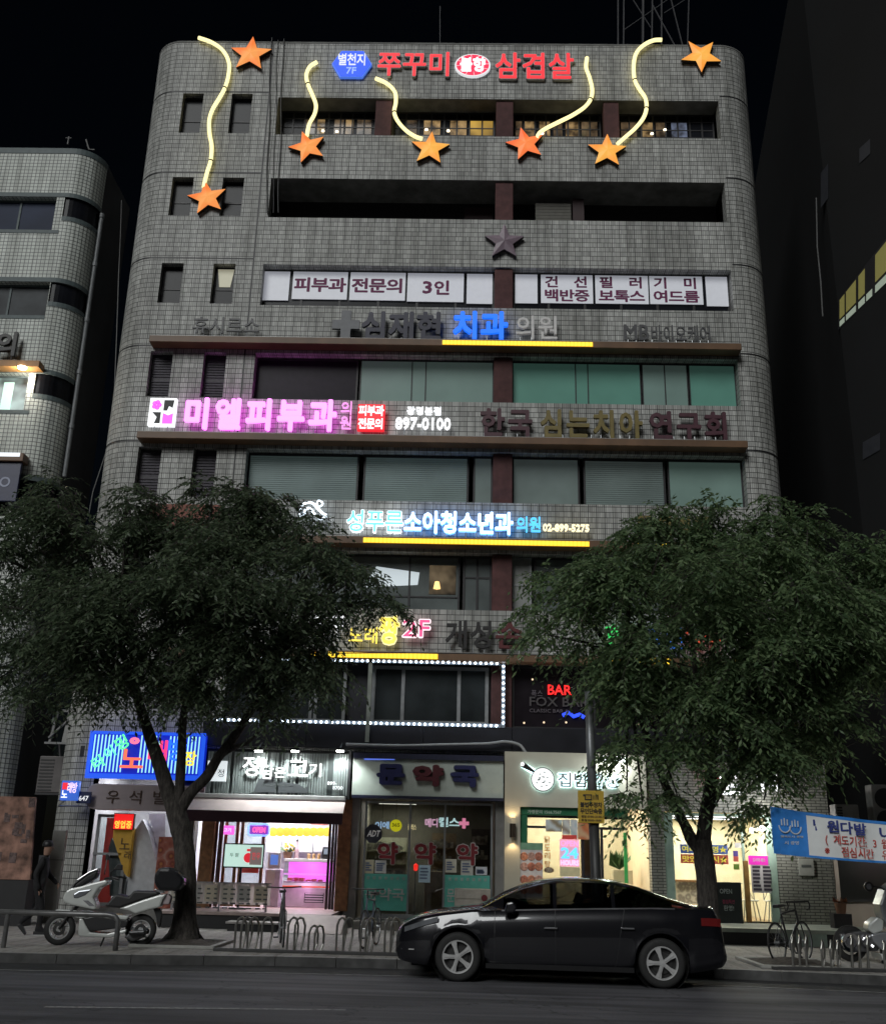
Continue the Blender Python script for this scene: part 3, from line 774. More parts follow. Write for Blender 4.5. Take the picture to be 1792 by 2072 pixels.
SO = star_mat('orange_star_light', (1, .20, .035), (1, .38, .10), .82)
SY = star_mat('amber_star_light', (1, .33, .045), (1, .50, .09), .85)
SR = star_mat('red_orange_star_light', (1, .13, .04), (1, .24, .07), .85)
star(507, 108, 35, 2, SO, 'orange star at the top left between the long light tube and the cables')
star(622, 296, 33, 196, SO, 'orange star hanging below the short left light tube, tilted with a point down')
star(870, 299, 34, 4, SY, 'amber star at the end of the tube under the red letters')
star(1063, 290, 34, -14, SR, 'red orange star left of the diagonal light tube')
star(1228, 304, 34, 2, SY, 'amber star at the foot of the long right light tube')
star(1418, 111, 34, 182, SY, 'amber star by the right roof corner with one point down')
star(419, 399, 35, -12, SO, 'lowest orange star beside the dark left windows')
star(1020, 488, 36, 0, M('mauve_unlit_star', (.25, .19, .23), .45), 'unlit mauve star alone on the tiled band above the white panels', 'unlit stars', rim=M('mauve_star_side', (.05, .04, .05), .5))


def spl(pts, n=6):                       # Catmull-Rom through photo points
    r = []
    P = [pts[0]]+list(pts)+[pts[-1]]
    for i in range(1, len(P)-2):
        for k in range(n):
            t = k/n; a, b, c, d = P[i-1], P[i], P[i+1], P[i+2]
            r.append(tuple(.5*((2*b[j])+(-a[j]+c[j])*t+(2*a[j]-5*b[j]+4*c[j]-d[j])*t*t+(-a[j]+3*b[j]-3*c[j]+d[j])*t**3) for j in range(2)))
    r.append(tuple(pts[-1])); return r


TUBE = E('warm_white_tube', (1, .88, .42), 1.35)
z1p = lambda x, y: ((400+x/1.792)*.7332, (80+y/1.792)*.7332)
z2p = lambda x, y: ((1300+x/1.792)*.7332, (80+y/1.792)*.7332)
SQ = [([z1p(*p) for p in ((265, 42), (330, 65), (385, 105), (415, 165), (412, 230), (395, 290), (365, 345), (335, 395), (318, 450), (320, 520), (330, 580), (325, 650), (305, 715), (290, 782))], 'longest wavy light tube, leftmost, running from the roof edge to the lowest star', (5, 11)),
      ([z1p(*p) for p in ((850, 162), (815, 185), (798, 225), (805, 270), (830, 330), (845, 375), (838, 420), (812, 470), (800, 528))], 'short wavy light tube left of the blue hexagon sign', (3,)),
      ([z1p(*p) for p in ((1140, 243), (1195, 268), (1235, 310), (1240, 360), (1232, 410), (1250, 455), (1290, 500), (1335, 530), (1370, 542))], 'wavy light tube starting right under the red letters', (4,)),
      ([z2p(*p) for p in ((572, 140), (568, 190), (585, 240), (598, 300), (590, 345), (560, 385), (500, 425), (430, 460), (370, 490), (335, 515), (325, 542))], 'light tube sweeping diagonally left from the last red letter to the red orange star', (4,)),
      ([z2p(*p) for p in ((942, 52), (900, 55), (850, 80), (815, 120), (803, 180), (808, 250), (830, 295), (860, 340), (866, 390), (850, 440), (810, 490), (765, 530), (722, 568))], 'hook topped light tube at the right, rising above the roof edge', (5, 8))]
for pts, lab, clips in SQ:
    pp = [at(u, v, FY-.13) for u, v in spl(pts)]
    t = thing('light_tube', lab, 'light tube', (pp[-1][0], FY, pp[-1][2]), 'wavy light tubes trailing behind the stars')
    MB().tube(pp, .062, 8).build('tube', TUBE, t, smooth=True)
    for c in clips:
        i = c*6; a, b = Vector(pp[i]), Vector(pp[i+1]); d = (b-a).normalized()
        MB().tube([a-d*.02, a+d*.02], .072, 8).build('clip', BLK, t)

# ------------------------------------------------------------------ channel-letter signs, storey by storey
RED = E('red_led_face', (1, .035, .05), .85); WHT = E('white_led', (.95, .97, 1), 1.15); WHTD = E('soft_white_led', (.85, .87, .9), .8)
BLUE = E('blue_led_face', (.02, .10, 1), .9); PINK = E('pink_led_face', (1, .20, .95), 2.6); CYAN = E('cyan_led', (.10, .55, 1), 1.25)
YEL = E('yellow_led', (1, .78, .10), 1.3); YELS = E('yellow_strip_led', (1, .70, .05), 1.25); RIMW = M('pale_letter_rim', (.55, .55, .56), .5)
CANDY = E('halo_white', (.75, .88, 1), 2.6)


def stand(parent, x0, x1, zb, zt, y, n):
    for i in range(n): x = x0+(x1-x0)*(i+.5)/n; MB().cyl((x, y, zb), (x, y, zt), .014, 5).build('stand_bracket', SILV, parent)


def sgn(name, label, box_, Y, cat='sign', group=None):
    x0, x1, z0, z1 = rc(*box_, Y); t = thing(name, label, cat, ((x0+x1)/2, Y, z0), group); return t, x0, x1, z0, z1


# top: hexagon, red letters, red oval, red letters
Y = FY-.12
t, x0, x1, z0, z1 = sgn('hexagon_sign', 'blue hexagonal sign with white lettering at the start of the top line', (673, 103, 750, 153), Y)
h = (x1-x0)*.22; hx = [(x0, (z0+z1)/2), (x0+h, z0), (x1-h, z0), (x1, (z0+z1)/2), (x1-h, z1), (x0+h, z1)]
MB().prism(hx, Y, FY-.005).build('panel', BLUE, t)
cxm, czm = (x0+x1)/2, (z0+z1)/2
MB().prism([(cxm+(a-cxm)*1.05, czm+(b-czm)*1.05) for a, b in hx], Y+.015, FY-.01).build('rim', E('blue_rim', (.1, .25, 1), .6), t)
put_letters('별천지', x0+h*.55, x1-h*.55, z0+(z1-z0)*.42, z0+(z1-z0)*.90, Y-.02, WHTD, t, bold=.012, depth=.018, gap=.02)
put_text('7F', cxm-.16, cxm+.16, z0+(z1-z0)*.08, z0+(z1-z0)*.34, Y-.02, E('pale_blue_letter', (.35, .5, 1), .8), t, 'lettering', depth=.018)
t, x0, x1, z0, z1 = sgn('letter_sign', 'three red letters with pale rims left of the red oval', (762, 104, 915, 152), Y)
put_letters('쭈꾸미', x0, x1, z0, z1, Y, RED, t, bold=.017, depth=.1, outline=RIMW, ob=.042)
t, x0, x1, z0, z1 = sgn('oval_sign', 'red oval sign with white lettering and pale rays between the two red words', (920, 108, 992, 153), Y)
cxm, czm = (x0+x1)/2, (z0+z1)/2; rx, rz_ = (x1-x0)/2, (z1-z0)/2
el = lambda k, n=28: [(cxm+rx*k*math.cos(2*math.pi*i/n), czm+rz_*k*math.sin(2*math.pi*i/n)) for i in range(n)]
MB().prism(el(.92), Y, FY-.02).build('panel', E('crimson_panel', (.95, .02, .09), .8), t)
MB().prism(el(1.0), Y+.01, FY-.01).build('rim', WHTD, t)
ry = MB()
for i in range(12):
    a = 2*math.pi*i/12+.1; ry.prism([(cxm+rx*.9*math.cos(a-.03), czm+rz_*.9*math.sin(a-.03)), (cxm+rx*.9*math.cos(a+.03), czm+rz_*.9*math.sin(a+.03)), (cxm+rx*.55*math.cos(a), czm+rz_*.55*math.sin(a))], Y-.006, Y-.001)
ry.build('ray', E('pale_pink_ray', (1, .6, .65), .8), t)
put_letters('불향', cxm-rx*.72, cxm+rx*.72, czm-rz_*.62, czm+rz_*.62, Y-.03, WHT, t, bold=.03, depth=.022, gap=.04)
t, x0, x1, z0, z1 = sgn('letter_sign', 'three red letters with pale rims right of the red oval', (1000, 106, 1162, 158), Y)
put_letters('삼겹살', x0, x1, z0, z1, Y, RED, t, bold=.017, depth=.1, outline=RIMW, ob=.042)

# white panels in the window ribbon
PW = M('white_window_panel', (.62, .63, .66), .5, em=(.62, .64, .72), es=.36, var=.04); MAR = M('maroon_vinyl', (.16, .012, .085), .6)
Y = FY+.29
for b, txt, lab in (((531, 549, 585, 607), '', 'blank white window panel at the far left of the ribbon'), ((592, 544, 703, 605), '피부과', 'white window panel with three maroon letters, first with writing from the left'),
                    ((708, 546, 820, 607), '전문의', 'white window panel with maroon letters, middle of the left three with writing'), ((824, 548, 938, 610), '3인', 'white window panel with one digit and one maroon letter'),
                    ((944, 554, 996, 614), '', 'blank white window panel directly left of the brick red pier'), ((1042, 554, 1087, 613), '', 'blank white window panel directly right of the brick red pier'),
                    ((1094, 550, 1199, 613), '건선|백반증', 'white panel with two maroon lines, nearest the brick red pier'), ((1204, 551, 1311, 614), '필러|보톡스', 'white panel with two maroon lines, in the middle of its three'),
                    ((1314, 553, 1421, 615), '기미|여드름', 'white panel with two maroon lines, farthest right of its three'), ((1428, 557, 1472, 619), '', 'blank white window panel at the far right of the ribbon')):
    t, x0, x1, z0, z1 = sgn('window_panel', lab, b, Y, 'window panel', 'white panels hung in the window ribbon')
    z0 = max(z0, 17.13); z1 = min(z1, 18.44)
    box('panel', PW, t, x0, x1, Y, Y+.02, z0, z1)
    if txt and '|' not in txt:
        n = len(txt); k = .08 if n == 3 else .27
        if txt == '3인': put_text('3', x0+(x1-x0)*.27, x0+(x1-x0)*.44, z0+(z1-z0)*.27, z0+(z1-z0)*.72, Y-.006, MAR, t, 'letter', .035, .005); put_letters('인', x0+(x1-x0)*.47, x0+(x1-x0)*.76, z0+(z1-z0)*.24, z0+(z1-z0)*.74, Y-.006, MAR, t, .035, .005, .02)
        else: put_letters(txt, x0+(x1-x0)*.03, x0+(x1-x0)*.97, z0+(z1-z0)*.27, z0+(z1-z0)*.78, Y-.006, MAR, t, .035, .005, .02)
    elif txt:
        a, b2 = txt.split('|'); W = x1-x0
        put_letters(a[0], x0+W*.08, x0+W*.34, z0+(z1-z0)*.55, z0+(z1-z0)*.95, Y-.006, MAR, t, .03, .005, .0)
        put_letters(a[1], x0+W*.64, x0+W*.90, z0+(z1-z0)*.55, z0+(z1-z0)*.95, Y-.006, MAR, t, .03, .005, .0)
        put_letters(b2, x0+W*.06, x0+W*.93, z0+(z1-z0)*.06, z0+(z1-z0)*.48, Y-.006, MAR, t, .03, .005, .02)

# sign ledges with light strips
LEDGE = M('brown_ledge_metal', (.16, .085, .042), .5, var=.2, scale=2, stain=.3)


def ledge(u0, v0, u1, v1, lab, strips=(), thick=.2):
    Y = FY-.42; a, b = at(u0, v0, Y), at(u1, v1, Y); z = (a[2]+b[2])/2
    t = thing('sign_ledge', lab, 'sign ledge', ((a[0]+b[0])/2, FY, z), 'brown sign ledges along the facade')
    box('beam', LEDGE, t, a[0], b[0], Y, FY-.004, z-thick/2, z+thick/2, .012)
    box('drip_cap', M('pale_metal_cap', (.28, .27, .26), .5, .4), t, a[0]+.02, b[0]-.02, Y+.02, FY-.01, z+thick/2+.002, z+thick/2+.02)
    for s0, s1 in strips:
        xa, xb = at(s0, (v0+v1)/2, Y)[0], at(s1, (v0+v1)/2, Y)[0]; m = MB(); n = max(2, int((xb-xa)/.105))
        for i in range(n): p = xa+(xb-xa)*i/n; m.box(p, p+(xb-xa)/n*.86, Y-.035, Y-.002, z-.075, z+.055)
        so_ = m.build('light_strip', YELS, t)
        MB().box(xa, xb, Y-.02, Y-.0015, z-.08, z+.06).build('strip_lens', E('yellow_lens', (1, .5, .02), .6), so_)
    return z


zD = ledge(302, 683, 1500, 702, 'highest brown sign ledge, below the white window panels, half lit yellow', [(895, 1199)])
zE = ledge(277, 877, 1513, 900, 'brown sign ledge without light strip under the pink clinic letters')
zF = ledge(300, 1084, 1520, 1107, 'brown sign ledge with long yellow light strip under the white and blue clinic letters', [(735, 1192), (1290, 1350)])
zG = ledge(320, 1318, 1510, 1340, 'lowest brown sign ledge with broken yellow light strips above the white bulb frame', [(630, 886), (1230, 1356), (1472, 1492)])
YS = FY-.30
DNAVY = M('dark_navy_letter', (.028, .028, .055), .5); DGRY = M('dark_grey_letter', (.085, .085, .09), .5); MRN = M('maroon_letter', (.075, .022, .035), .5); OLV = M('tarnished_gold_letter', (.20, .155, .045), .5)
# storey C/D line
t, x0, x1, z0, z1 = sgn('letter_sign', 'four small unlit dark letters at the left end of the highest ledge', (388, 641, 526, 674), YS)
put_letters('휴시르소', x0, x1, z0, z1, YS, DGRY, t, .01, .05); stand(t, x0, x1, zD+.1, z0+.05, YS+.03, 8)
t, x0, x1, z0, z1 = sgn('cross_sign', 'unlit grey cross sign on the highest ledge', (672, 628, 727, 684), YS)
cx, cz, r = (x0+x1)/2, (z0+z1)/2, (x1-x0)/2; k = r*.36
MB().prism([(cx-k, z0), (cx+k, z0), (cx+k, cz-k), (x1, cz-k), (x1, cz+k), (cx+k, cz+k), (cx+k, z1), (cx-k, z1), (cx-k, cz+k), (x0, cz+k), (x0, cz-k), (cx-k, cz-k)], YS, YS+.1).build('cross', M('mid_grey_panel', (.16, .165, .18), .5), t)
stand(t, x0, x1, zD+.1, z0+.05, YS+.05, 2)
t, x0, x1, z0, z1 = sgn('letter_sign', 'three unlit navy letters beside the grey cross', (729, 631, 897, 686), YS)
put_letters('심재현', x0, x1, z0, z1, YS, DNAVY, t, .035, .1); stand(t, x0, x1, zD+.1, z0+.08, YS+.05, 7)
t, x0, x1, z0, z1 = sgn('letter_sign', 'two bright blue lit letters above the yellow strip', (914, 630, 1028, 684), YS)
put_letters('치과', x0, x1, z0, z1, YS, E('azure_led_face', (.012, .17, 1), 1.0), t, .035, .1); stand(t, x0, x1, zD+.1, z0+.08, YS+.05, 4)
t, x0, x1, z0, z1 = sgn('letter_sign', 'two pale unlit letters right of the bright blue ones', (1041, 638, 1132, 686), YS)
put_letters('의원', x0, x1, z0, z1, YS, M('pale_grey_letter', (.55, .54, .53), .5, em=(.8, .8, .82), es=.10), t, .01, .1); stand(t, x0, x1, zD+.1, z0+.08, YS+.05, 4)
t, x0, x1, z0, z1 = sgn('letter_sign', 'row of small unlit grey letters at the right end of the highest ledge', (1262, 657, 1440, 692), YS)
xm = x0+(x1-x0)*.3; put_text('MB', x0, xm-.03, z0+.06, z1, YS, DGRY, t, 'letter', .02, .05); put_letters('바이오케어', xm, x1, z0, z1, YS, DGRY, t, .01, .05); stand(t, x0, x1, zD+.1, z0+.08, YS+.03, 11)
# storey D/E line
t, x0, x1, z0, z1 = sgn('logo_sign', 'square white lit logo sign with two pink and two black quarters', (301, 805, 355, 861), YS)
box('panel', WHT, t, x0, x1, YS, YS+.14, z0, z1, .01)
W, H = x1-x0, z1-z0; PKF = E('pink_quarter', (.95, .12, .85), 1.0)
for i, (fx, fz) in enumerate(((.08, .55), (.54, .54), (.08, .08), (.54, .07))):
    a, b = x0+W*fx, z0+H*fz; q = MB()
    if i == 0:
        for k in range(5): an = k*1.2566; q.lathe([(0, -.004), (W*.095, -.004), (W*.095, .003)], (a+W*.19+W*.1*math.cos(an), YS-.006, b+H*.19+H*.1*math.sin(an)), 'y', 12)
        m = PKF
    elif i == 1: q.prism([(a, b), (a+W*.14, b), (a+W*.2, b+H*.16), (a+W*.34, b+H*.1), (a+W*.38, b+H*.38), (a, b+H*.38)], YS-.008, YS-.002); m = BLK
    elif i == 2: q.prism([(a+W*.16, b), (a+W*.38, b), (a+W*.38, b+H*.4), (a+W*.05, b+H*.4), (a+W*.24, b+H*.22)], YS-.008, YS-.002); m = BLK
    else: q.prism([(a, b), (a+W*.38, b), (a+W*.38, b+H*.38), (a+W*.2, b+H*.3), (a, b+H*.38)], YS-.008, YS-.002); m = PKF
    q.build('quarter', m, t)
stand(t, x0, x1, zE+.1, z0, YS+.07, 2)
t, x0, x1, z0, z1 = sgn('letter_sign', 'five large glowing pink letters beside the square logo', (366, 807, 684, 866), YS)
put_letters('미엘피부과', x0, x1, z0-.03, z1, YS, PINK, t, .032, .1, gap=.16); stand(t, x0, x1, zE+.1, z0+.05, YS+.05, 10)
t, x0, x1, z0, z1 = sgn('letter_sign', 'two small pink letters stacked one above the other', (688, 811, 713, 868), YS)
zm = (z0+z1)/2; put_letters('의', x0, x1, zm+.02, z1, YS, E('soft_pink_led', (1, .35, .85), 1.), t, 0., .08, gap=0); put_letters('원', x0, x1, z0, zm-.02, YS, E('soft_pink_led', (1, .35, .85), 1.), t, 0., .08, gap=0)
t, x0, x1, z0, z1 = sgn('box_sign', 'small red lit box sign with two white lines right of the pink letters', (723, 817, 778, 871), YS)
box('panel', E('red_box_face', (1, .03, .045), .9), t, x0, x1, YS, YS+.14, z0, z1, .03); zm = (z0+z1)/2
put_letters('피부과', x0+.03, x1-.03, zm+.04, z1-.05, YS-.02, WHT, t, .03, .018, .0); put_letters('전문의', x0+.03, x1-.03, z0+.05, zm-.04, YS-.02, WHT, t, .03, .018, .0)
t, x0, x1, z0, z1 = sgn('letter_sign', 'white lit telephone number with a short white line above it', (800, 822, 912, 868), YS)
zm = z0+(z1-z0)*.56; put_letters('광명본점', x0+(x1-x0)*.19, x0+(x1-x0)*.84, zm+.06, z1, YS, WHT, t, .012, .08, .1)
put_text('897-0100', x0, x1, z0, zm-.03, YS, WHT, t, 'lettering', .022, .08); stand(t, x0, x1, zE+.1, z0+.05, YS+.04, 3)
b_ = rc(970, 829, 1476, 889, YS); t = thing('letter_sign', 'nine unlit maroon and tarnished gold letters on the second ledge', 'sign', (6, YS, b_[2]))
for txt, ua, ub, m in (('한국', 968, 1080, MRN), ('심는치아', 1090, 1302, OLV), ('연구회', 1310, 1478, MRN)):
    vs_ = (ua+ub)/2; dv = (vs_-970)*.016
    x0, x1, z0, z1 = rc(ua, 826+dv, ub, 882+dv, YS); put_letters(txt, x0, x1, z0, z1, YS, m, t, .03, .1, gap=.14); stand(t, x0, x1, zE+.1, z0+.1, YS+.05, 3*len(txt)-1)
# storey E/F line
t, x0, x1, z0, z1 = sgn('neon_emblem', 'white neon outline of a curled caterpillar with a flower, half behind the left tree', (606, 1012, 662, 1060), YS)
nm = MB()
for pts in (((608, 1046), (608, 1028), (618, 1018), (632, 1018), (642, 1028), (652, 1038), (660, 1042)), ((616, 1048), (616, 1034), (624, 1028), (632, 1034), (640, 1044), (650, 1050), (660, 1044))):
    nm.tube([at(u, v, YS) for u, v in spl(pts, 4)], .035, 6)
nm.tube([at(647+6*math.cos(a), 1019+6*math.sin(a)*(1+.25*math.cos(3*a)), YS) for a in [i*.5236 for i in range(12)]], .022, 6, closed=True)
nm.build('neon_outline', CANDY, t)
SK = E('sky_blue_led', (.18, .62, 1), 1.3); GLOW = E('blue_halo_rim', (.16, .42, 1), 2.2); WHH = E('hot_white_led', (.92, .97, 1), 2.3)
t, x0, x1, z0, z1 = sgn('letter_sign', 'large lit letters, first sky blue then glowing white, above the long yellow strip', (700, 1034, 1038, 1078), YS)
xs = x0+(x1-x0)*.345
put_letters('성푸른', x0, xs, z0, z1, YS, SK, t, .014, .1, outline=WHH, ob=.032, gap=.04); put_letters('소아청소년과', xs, x1, z0, z1, YS, WHH, t, .02, .1, gap=.06, outline=GLOW, ob=.04); stand(t, x0, x1, zF+.1, z0+.05, YS+.05, 16)
t, x0, x1, z0, z1 = sgn('letter_sign', 'two small sky blue lit letters before the yellowish telephone number', (1044, 1045, 1096, 1076), YS)
put_letters('의원', x0, x1, z0, z1, YS, CYAN, t, .015, .08, gap=.05)
t, x0, x1, z0, z1 = sgn('letter_sign', 'yellowish white lit telephone number at the edge of the right tree', (1098, 1060, 1192, 1075), YS)
put_text('02-899-5275', x0, x1, z0, z1, YS, E('warm_white_led', (1, .88, .55), 1.3), t, 'lettering', .03, .06)
t, x0, x1, z0, z1 = sgn('letter_sign', 'unlit gold letters peeping over the top of the right tree', (1285, 1044, 1440, 1082), YS)
put_letters('특허법률', x0, x1, z0, z1, YS, OLV, t, .03, .1); stand(t, x0, x1, zF+.1, z0+.05, YS+.05, 6)
t, x0, x1, z0, z1 = sgn('sign_board', 'salmon red sign board mostly hidden behind the top of the left tree', (300, 1020, 445, 1064), YS)
box('panel', M('salmon_board', (.24, .07, .045), .6), t, x0, x1, YS, YS+.1, z0, z1, .01)
# storey F/G line
t, x0, x1, z0, z1 = sgn('letter_sign', 'white and red lit letters glimpsed through the leaves of the left tree', (628, 1242, 700, 1288), YS)
put_letters('당구', x0, x1, z0, z1, YS, WHT, t, 0., .08); 
t, x0, x1, z0, z1 = sgn('letter_sign', 'lit yellow letters at the right edge of the left tree, the last one tall', (704, 1246, 806, 1302), YS)
xm = x0+(x1-x0)*.62; put_letters('노래', x0, xm, z0, z0+(z1-z0)*.6, YS, YEL, t, .0, .08); put_letters('짱', xm, x1, z0, z1, YS, YEL, t, .03, .1, gap=0, outline=E('pale_yellow_led', (1, .9, .45), 1.1), ob=.06)
t, x0, x1, z0, z1 = sgn('letter_sign', 'pink digit and letter with white lit rims', (815, 1254, 869, 1288), YS)
put_text('2', x0, x0+(x1-x0)*.52, z0, z1, YS, E('rose_led', (1, .10, .28), 1.0), t, 'letter', .0, .08); put_text('F', x0+(x1-x0)*.62, x1, z0, z1, YS, E('rose_led', (1, .10, .28), 1.0), t, 'letter', .01, .08)
for ch, a, b in (('2', 0, .52), ('F', .62, 1)): put_text(ch, x0+(x1-x0)*a-.03, x0+(x1-x0)*b+.03, z0-.03, z1+.03, YS+.015, E('rose_white_rim', (1, .85, .88), 1.1), t, 'letter_rim', .045, .06)
t, x0, x1, z0, z1 = sgn('letter_sign', 'unlit black and dark red letters at the left edge of the right tree', (899, 1256, 1062, 1312), YS)
xm = x0+(x1-x0)*.62; put_letters('개성', x0, xm, z0, z1, YS, M('black_letter', (.015, .013, .014), .5), t, .02, .1); put_letters('손', xm, x1, z0, z1, YS, M('dark_red_letter', (.11, .015, .018), .5), t, .02, .1); stand(t, x0, x1, zG+.1, z0+.05, YS+.05, 7)
t, x0, x1, z0, z1 = sgn('letter_sign', 'lit green letters glimpsed through the right tree', (1222, 1262, 1300, 1308), YS)
put_letters('호프', x0, x1, z0, z1, YS, E('green_led', (.05, .8, .15), .8), t, .01, .08)
t, x0, x1, z0, z1 = sgn('letter_sign', 'lit blue and red letters glimpsed deep in the right tree', (1310, 1266, 1460, 1314), YS)
xm = (x0+x1)/2; put_letters('치킨', x0, xm, z0, z1, YS, E('blue_led', (.05, .25, 1), .7), t, 0, .08); put_letters('맥주', xm, x1, z0, z1, YS, E('orange_red_led', (1, .12, .05), .8), t, 0, .08)
# white bulb frame round the second-floor windows
Y = FY-.2
t = thing('bulb_frame', 'rectangle of white light bulbs framing the second floor windows', 'light frame', (-3, FY, 5))
BULB = E('cold_white_bulb', (.74, .88, 1), 16); RAIL = M('blue_grey_rail', (.16, .18, .21), .5)


def bulbs(p, q, n):
    P, Q = Vector(p), Vector(q); m = MB()
    for i in range(n):
        c = P+(Q-P)*((i+.5)/n); d = .027
        m.lathe([(0, -.04), (d*.8, -.03), (d, 0), (d*.8, .01)], tuple(c), 'y', 8)
    r = MB(); lo = [min(p[i], q[i]) for i in range(3)]; hi = [max(p[i], q[i]) for i in range(3)]
    r.box(lo[0]-.045, hi[0]+.045, Y+.012, Y+.05, lo[2]-.045, hi[2]+.045)
    ro = r.build('rail', RAIL, t); m.build('bulb', BULB, ro)


xl, xr = at(440, 1400, Y)[0], at(1018, 1400, Y)[0]
zt, zb = at(830, 1339, Y)[2], at(830, 1465, Y)[2]
bulbs((xl, Y, zt), (xr-.1, Y, zt), 52); bulbs((xl, Y, zb), (xr-.1, Y, zb), 52); bulbs((xr, Y, zb), (xr, Y, zt), 11)
hb = MB(); p = at(750, 1335, FY-.28); q = at(750, 1502, FY-.28)
hb.box(p[0]-.05, p[0]+.05, FY-.3, FY-.27, q[2], p[2])
tag(hb.build('hanging_banner', M('grey_green_cloth', (.30, .33, .30), .8, var=.2, scale=5)), 'narrow pale vertical banner strip crossing the white bulb frame', 'banner')
# bar window lettering
Y = FY+.18; VIN = M('faint_grey_vinyl', (.14, .12, .14), .5)
t = thing('bar_sign', 'red neon and faint grey window lettering of the bar right of the bulb frame', 'sign', (2, Y, 5.4))
x0, x1, z0, z1 = rc(1108, 1386, 1156, 1406, Y); put_text('BAR', x0, x1, z0, z1, Y, E('red_neon', (1, .02, .02), 1.6), t, 'neon_lettering', .01, .015)
x0, x1, z0, z1 = rc(1074, 1396, 1098, 1410, Y); put_letters('폭스', x0, x1, z0, z1, Y, VIN, t, 0, .01)
x0, x1, z0, z1 = rc(1071, 1411, 1190, 1430, Y); put_text('FOX BAR', x0, x1, z0, z1, Y, M('dark_grey_vinyl', (.075, .065, .07), .5), t, 'lettering', .012, .01)
x0, x1, z0, z1 = rc(1071, 1435, 1150, 1442, Y); put_text('CLASSIC BAR &', x0, x1, z0, z1, Y, VIN, t, 'lettering', 0, .01)
nb_ = MB(); nb_.tube([at(u, v, Y) for u, v in ((1138, 1448), (1150, 1442), (1160, 1450), (1172, 1446), (1182, 1452))], .05, 6); nb_.build('neon_scribble', E('blue_neon', (.03, .08, 1), 1.4), t)
st = MB(); 
for u, v in ((1420, 1392), (1424, 1396)): st.lathe([(0, -.03), (.07, -.02), (.07, .02), (0, .03)], at(u, v, FY+.1), 'y', 10)
tag(st.build('signal_light', E('red_lamp', (1, .03, .04), 1.5)), 'small red lamp shining through the right tree', 'lamp')
# left neighbour signs
YN = 27.2
t, x0, x1, z0, z1 = sgn('letter_sign', 'two unlit black letters on the left tiled building', (-60, 671, 38, 718), YN)
put_letters('치의', x0, x1, z0, z1, YN, M('black_letter', (.015, .013, .014), .5), t, .03, .12); stand(t, x0, x1, z0-.3, z0+.05, YN+.06, 4)
for (u0, v0, u1, v1), lab, mt in (((-60, 731, 82, 744), 'orange brown ledge with a lamp under it on the left tiled building', M('orange_ledge', (.35, .17, .05), .5)), ((-60, 918, 50, 934), 'brown ledge with a white lit strip on the left tiled building', LEDGE)):
    t, x0, x1, z0, z1 = sgn('sign_ledge', lab, (u0, v0, u1, v1), YN)
    box('beam', mt, t, x0, x1, YN-.1, 27.48, z0, z1, .01)
    if u1 == 82:
        p = at(45, 748, YN-.05); MB().lathe([(0, -.05), (.12, -.04), (.13, 0), (0, .005)], (p[0], p[1]-.02, z0-.005), 'z', 14).build('lamp', E('lamp_disc', (1, .95, .85), 9), t); NLAMP = (t, (p[0], p[1]-.05, p[2]-.15))
    else: box('light_strip', E('cool_strip', (.8, .85, .9), 1.1), t, x0, x1-.1, YN-.13, YN-.104, (z0+z1)/2, z1-.01)
t, x0, x1, z0, z1 = sgn('sign_board', 'dark blue sign board with a round emblem at the left edge', (-60, 930, 38, 1013), YN)
box('panel', M('dark_blue_board', (.02, .025, .075), .4), t, x0, x1, YN, YN+.1, z0, z1, .01)
c = at(10, 975, YN-.005); MB().lathe([(.10, -.005), (.15, -.005), (.15, .003), (.10, .003)], c, 'y', 24).build('emblem', M('pale_blue_vinyl', (.35, .38, .5), .5), t)
# ------------------------------------------------------------------ ground-floor shops
def room(name, x0, x1, y0, y1, z0, z1, wall, floor, ceil=None):
    m = MB()
    m.face([(x0, y1, z0), (x1, y1, z0), (x1, y1, z1), (x0, y1, z1)])
    m.face([(x0, y0, z0), (x0, y1, z0), (x0, y1, z1), (x0, y0, z1)]); m.face([(x1, y1, z0), (x1, y0, z0), (x1, y0, z1), (x1, y1, z1)])
    m.face([(x0, y0, z1), (x0, y1, z1), (x1, y1, z1), (x1, y0, z1)], mi=2 if ceil else 0); m.face([(x0, y0, z0), (x1, y0, z0), (x1, y1, z0), (x0, y1, z0)], mi=1)
    return m.build(name, [wall, floor, ceil or wall], bld)


def ceil_light(label, x0, x1, y0, y1, z, col, watts, es):
    t = thing('ceiling_light', label, 'ceiling light', ((x0+x1)/2, (y0+y1)/2, z-.06))
    box('housing', RAIL, t, x0-.03, x1+.03, y0-.03, y1+.03, z-.045, z-.004)
    box('diffuser', E('diffuser_%s' % label[:12], col, es), t, x0, x1, y0, y1, z-.06, z-.047)
    l = bpy.data.lights.new('ceiling_lamp', 'AREA'); l.shape = 'RECTANGLE'; l.size = x1-x0; l.size_y = y1-y0; l.energy = watts; l.color = col
    lo = bpy.data.objects.new('ceiling_lamp', l); COL.objects.link(lo); lo.parent = t; lo.location = (0, 0, -.02)
    return t


def sheer_mat(name, col, mix=.5):           # thin cloth or paper that passes light
    m = bpy.data.materials.new(name); m.use_nodes = True; nt = m.node_tree; b = nt.nodes['Principled BSDF']; b.inputs['Base Color'].default_value = (*col, 1); b.inputs['Roughness'].default_value = .8
    t = nt.nodes.new('ShaderNodeBsdfTranslucent'); t.inputs['Color'].default_value = (*col, 1); mx = nt.nodes.new('ShaderNodeMixShader'); mx.inputs[0].default_value = mix
    nt.links.new(b.outputs[0], mx.inputs[1]); nt.links.new(t.outputs[0], mx.inputs[2]); nt.links.new(mx.outputs[0], nt.nodes['Material Output'].inputs['Surface'])
    return m


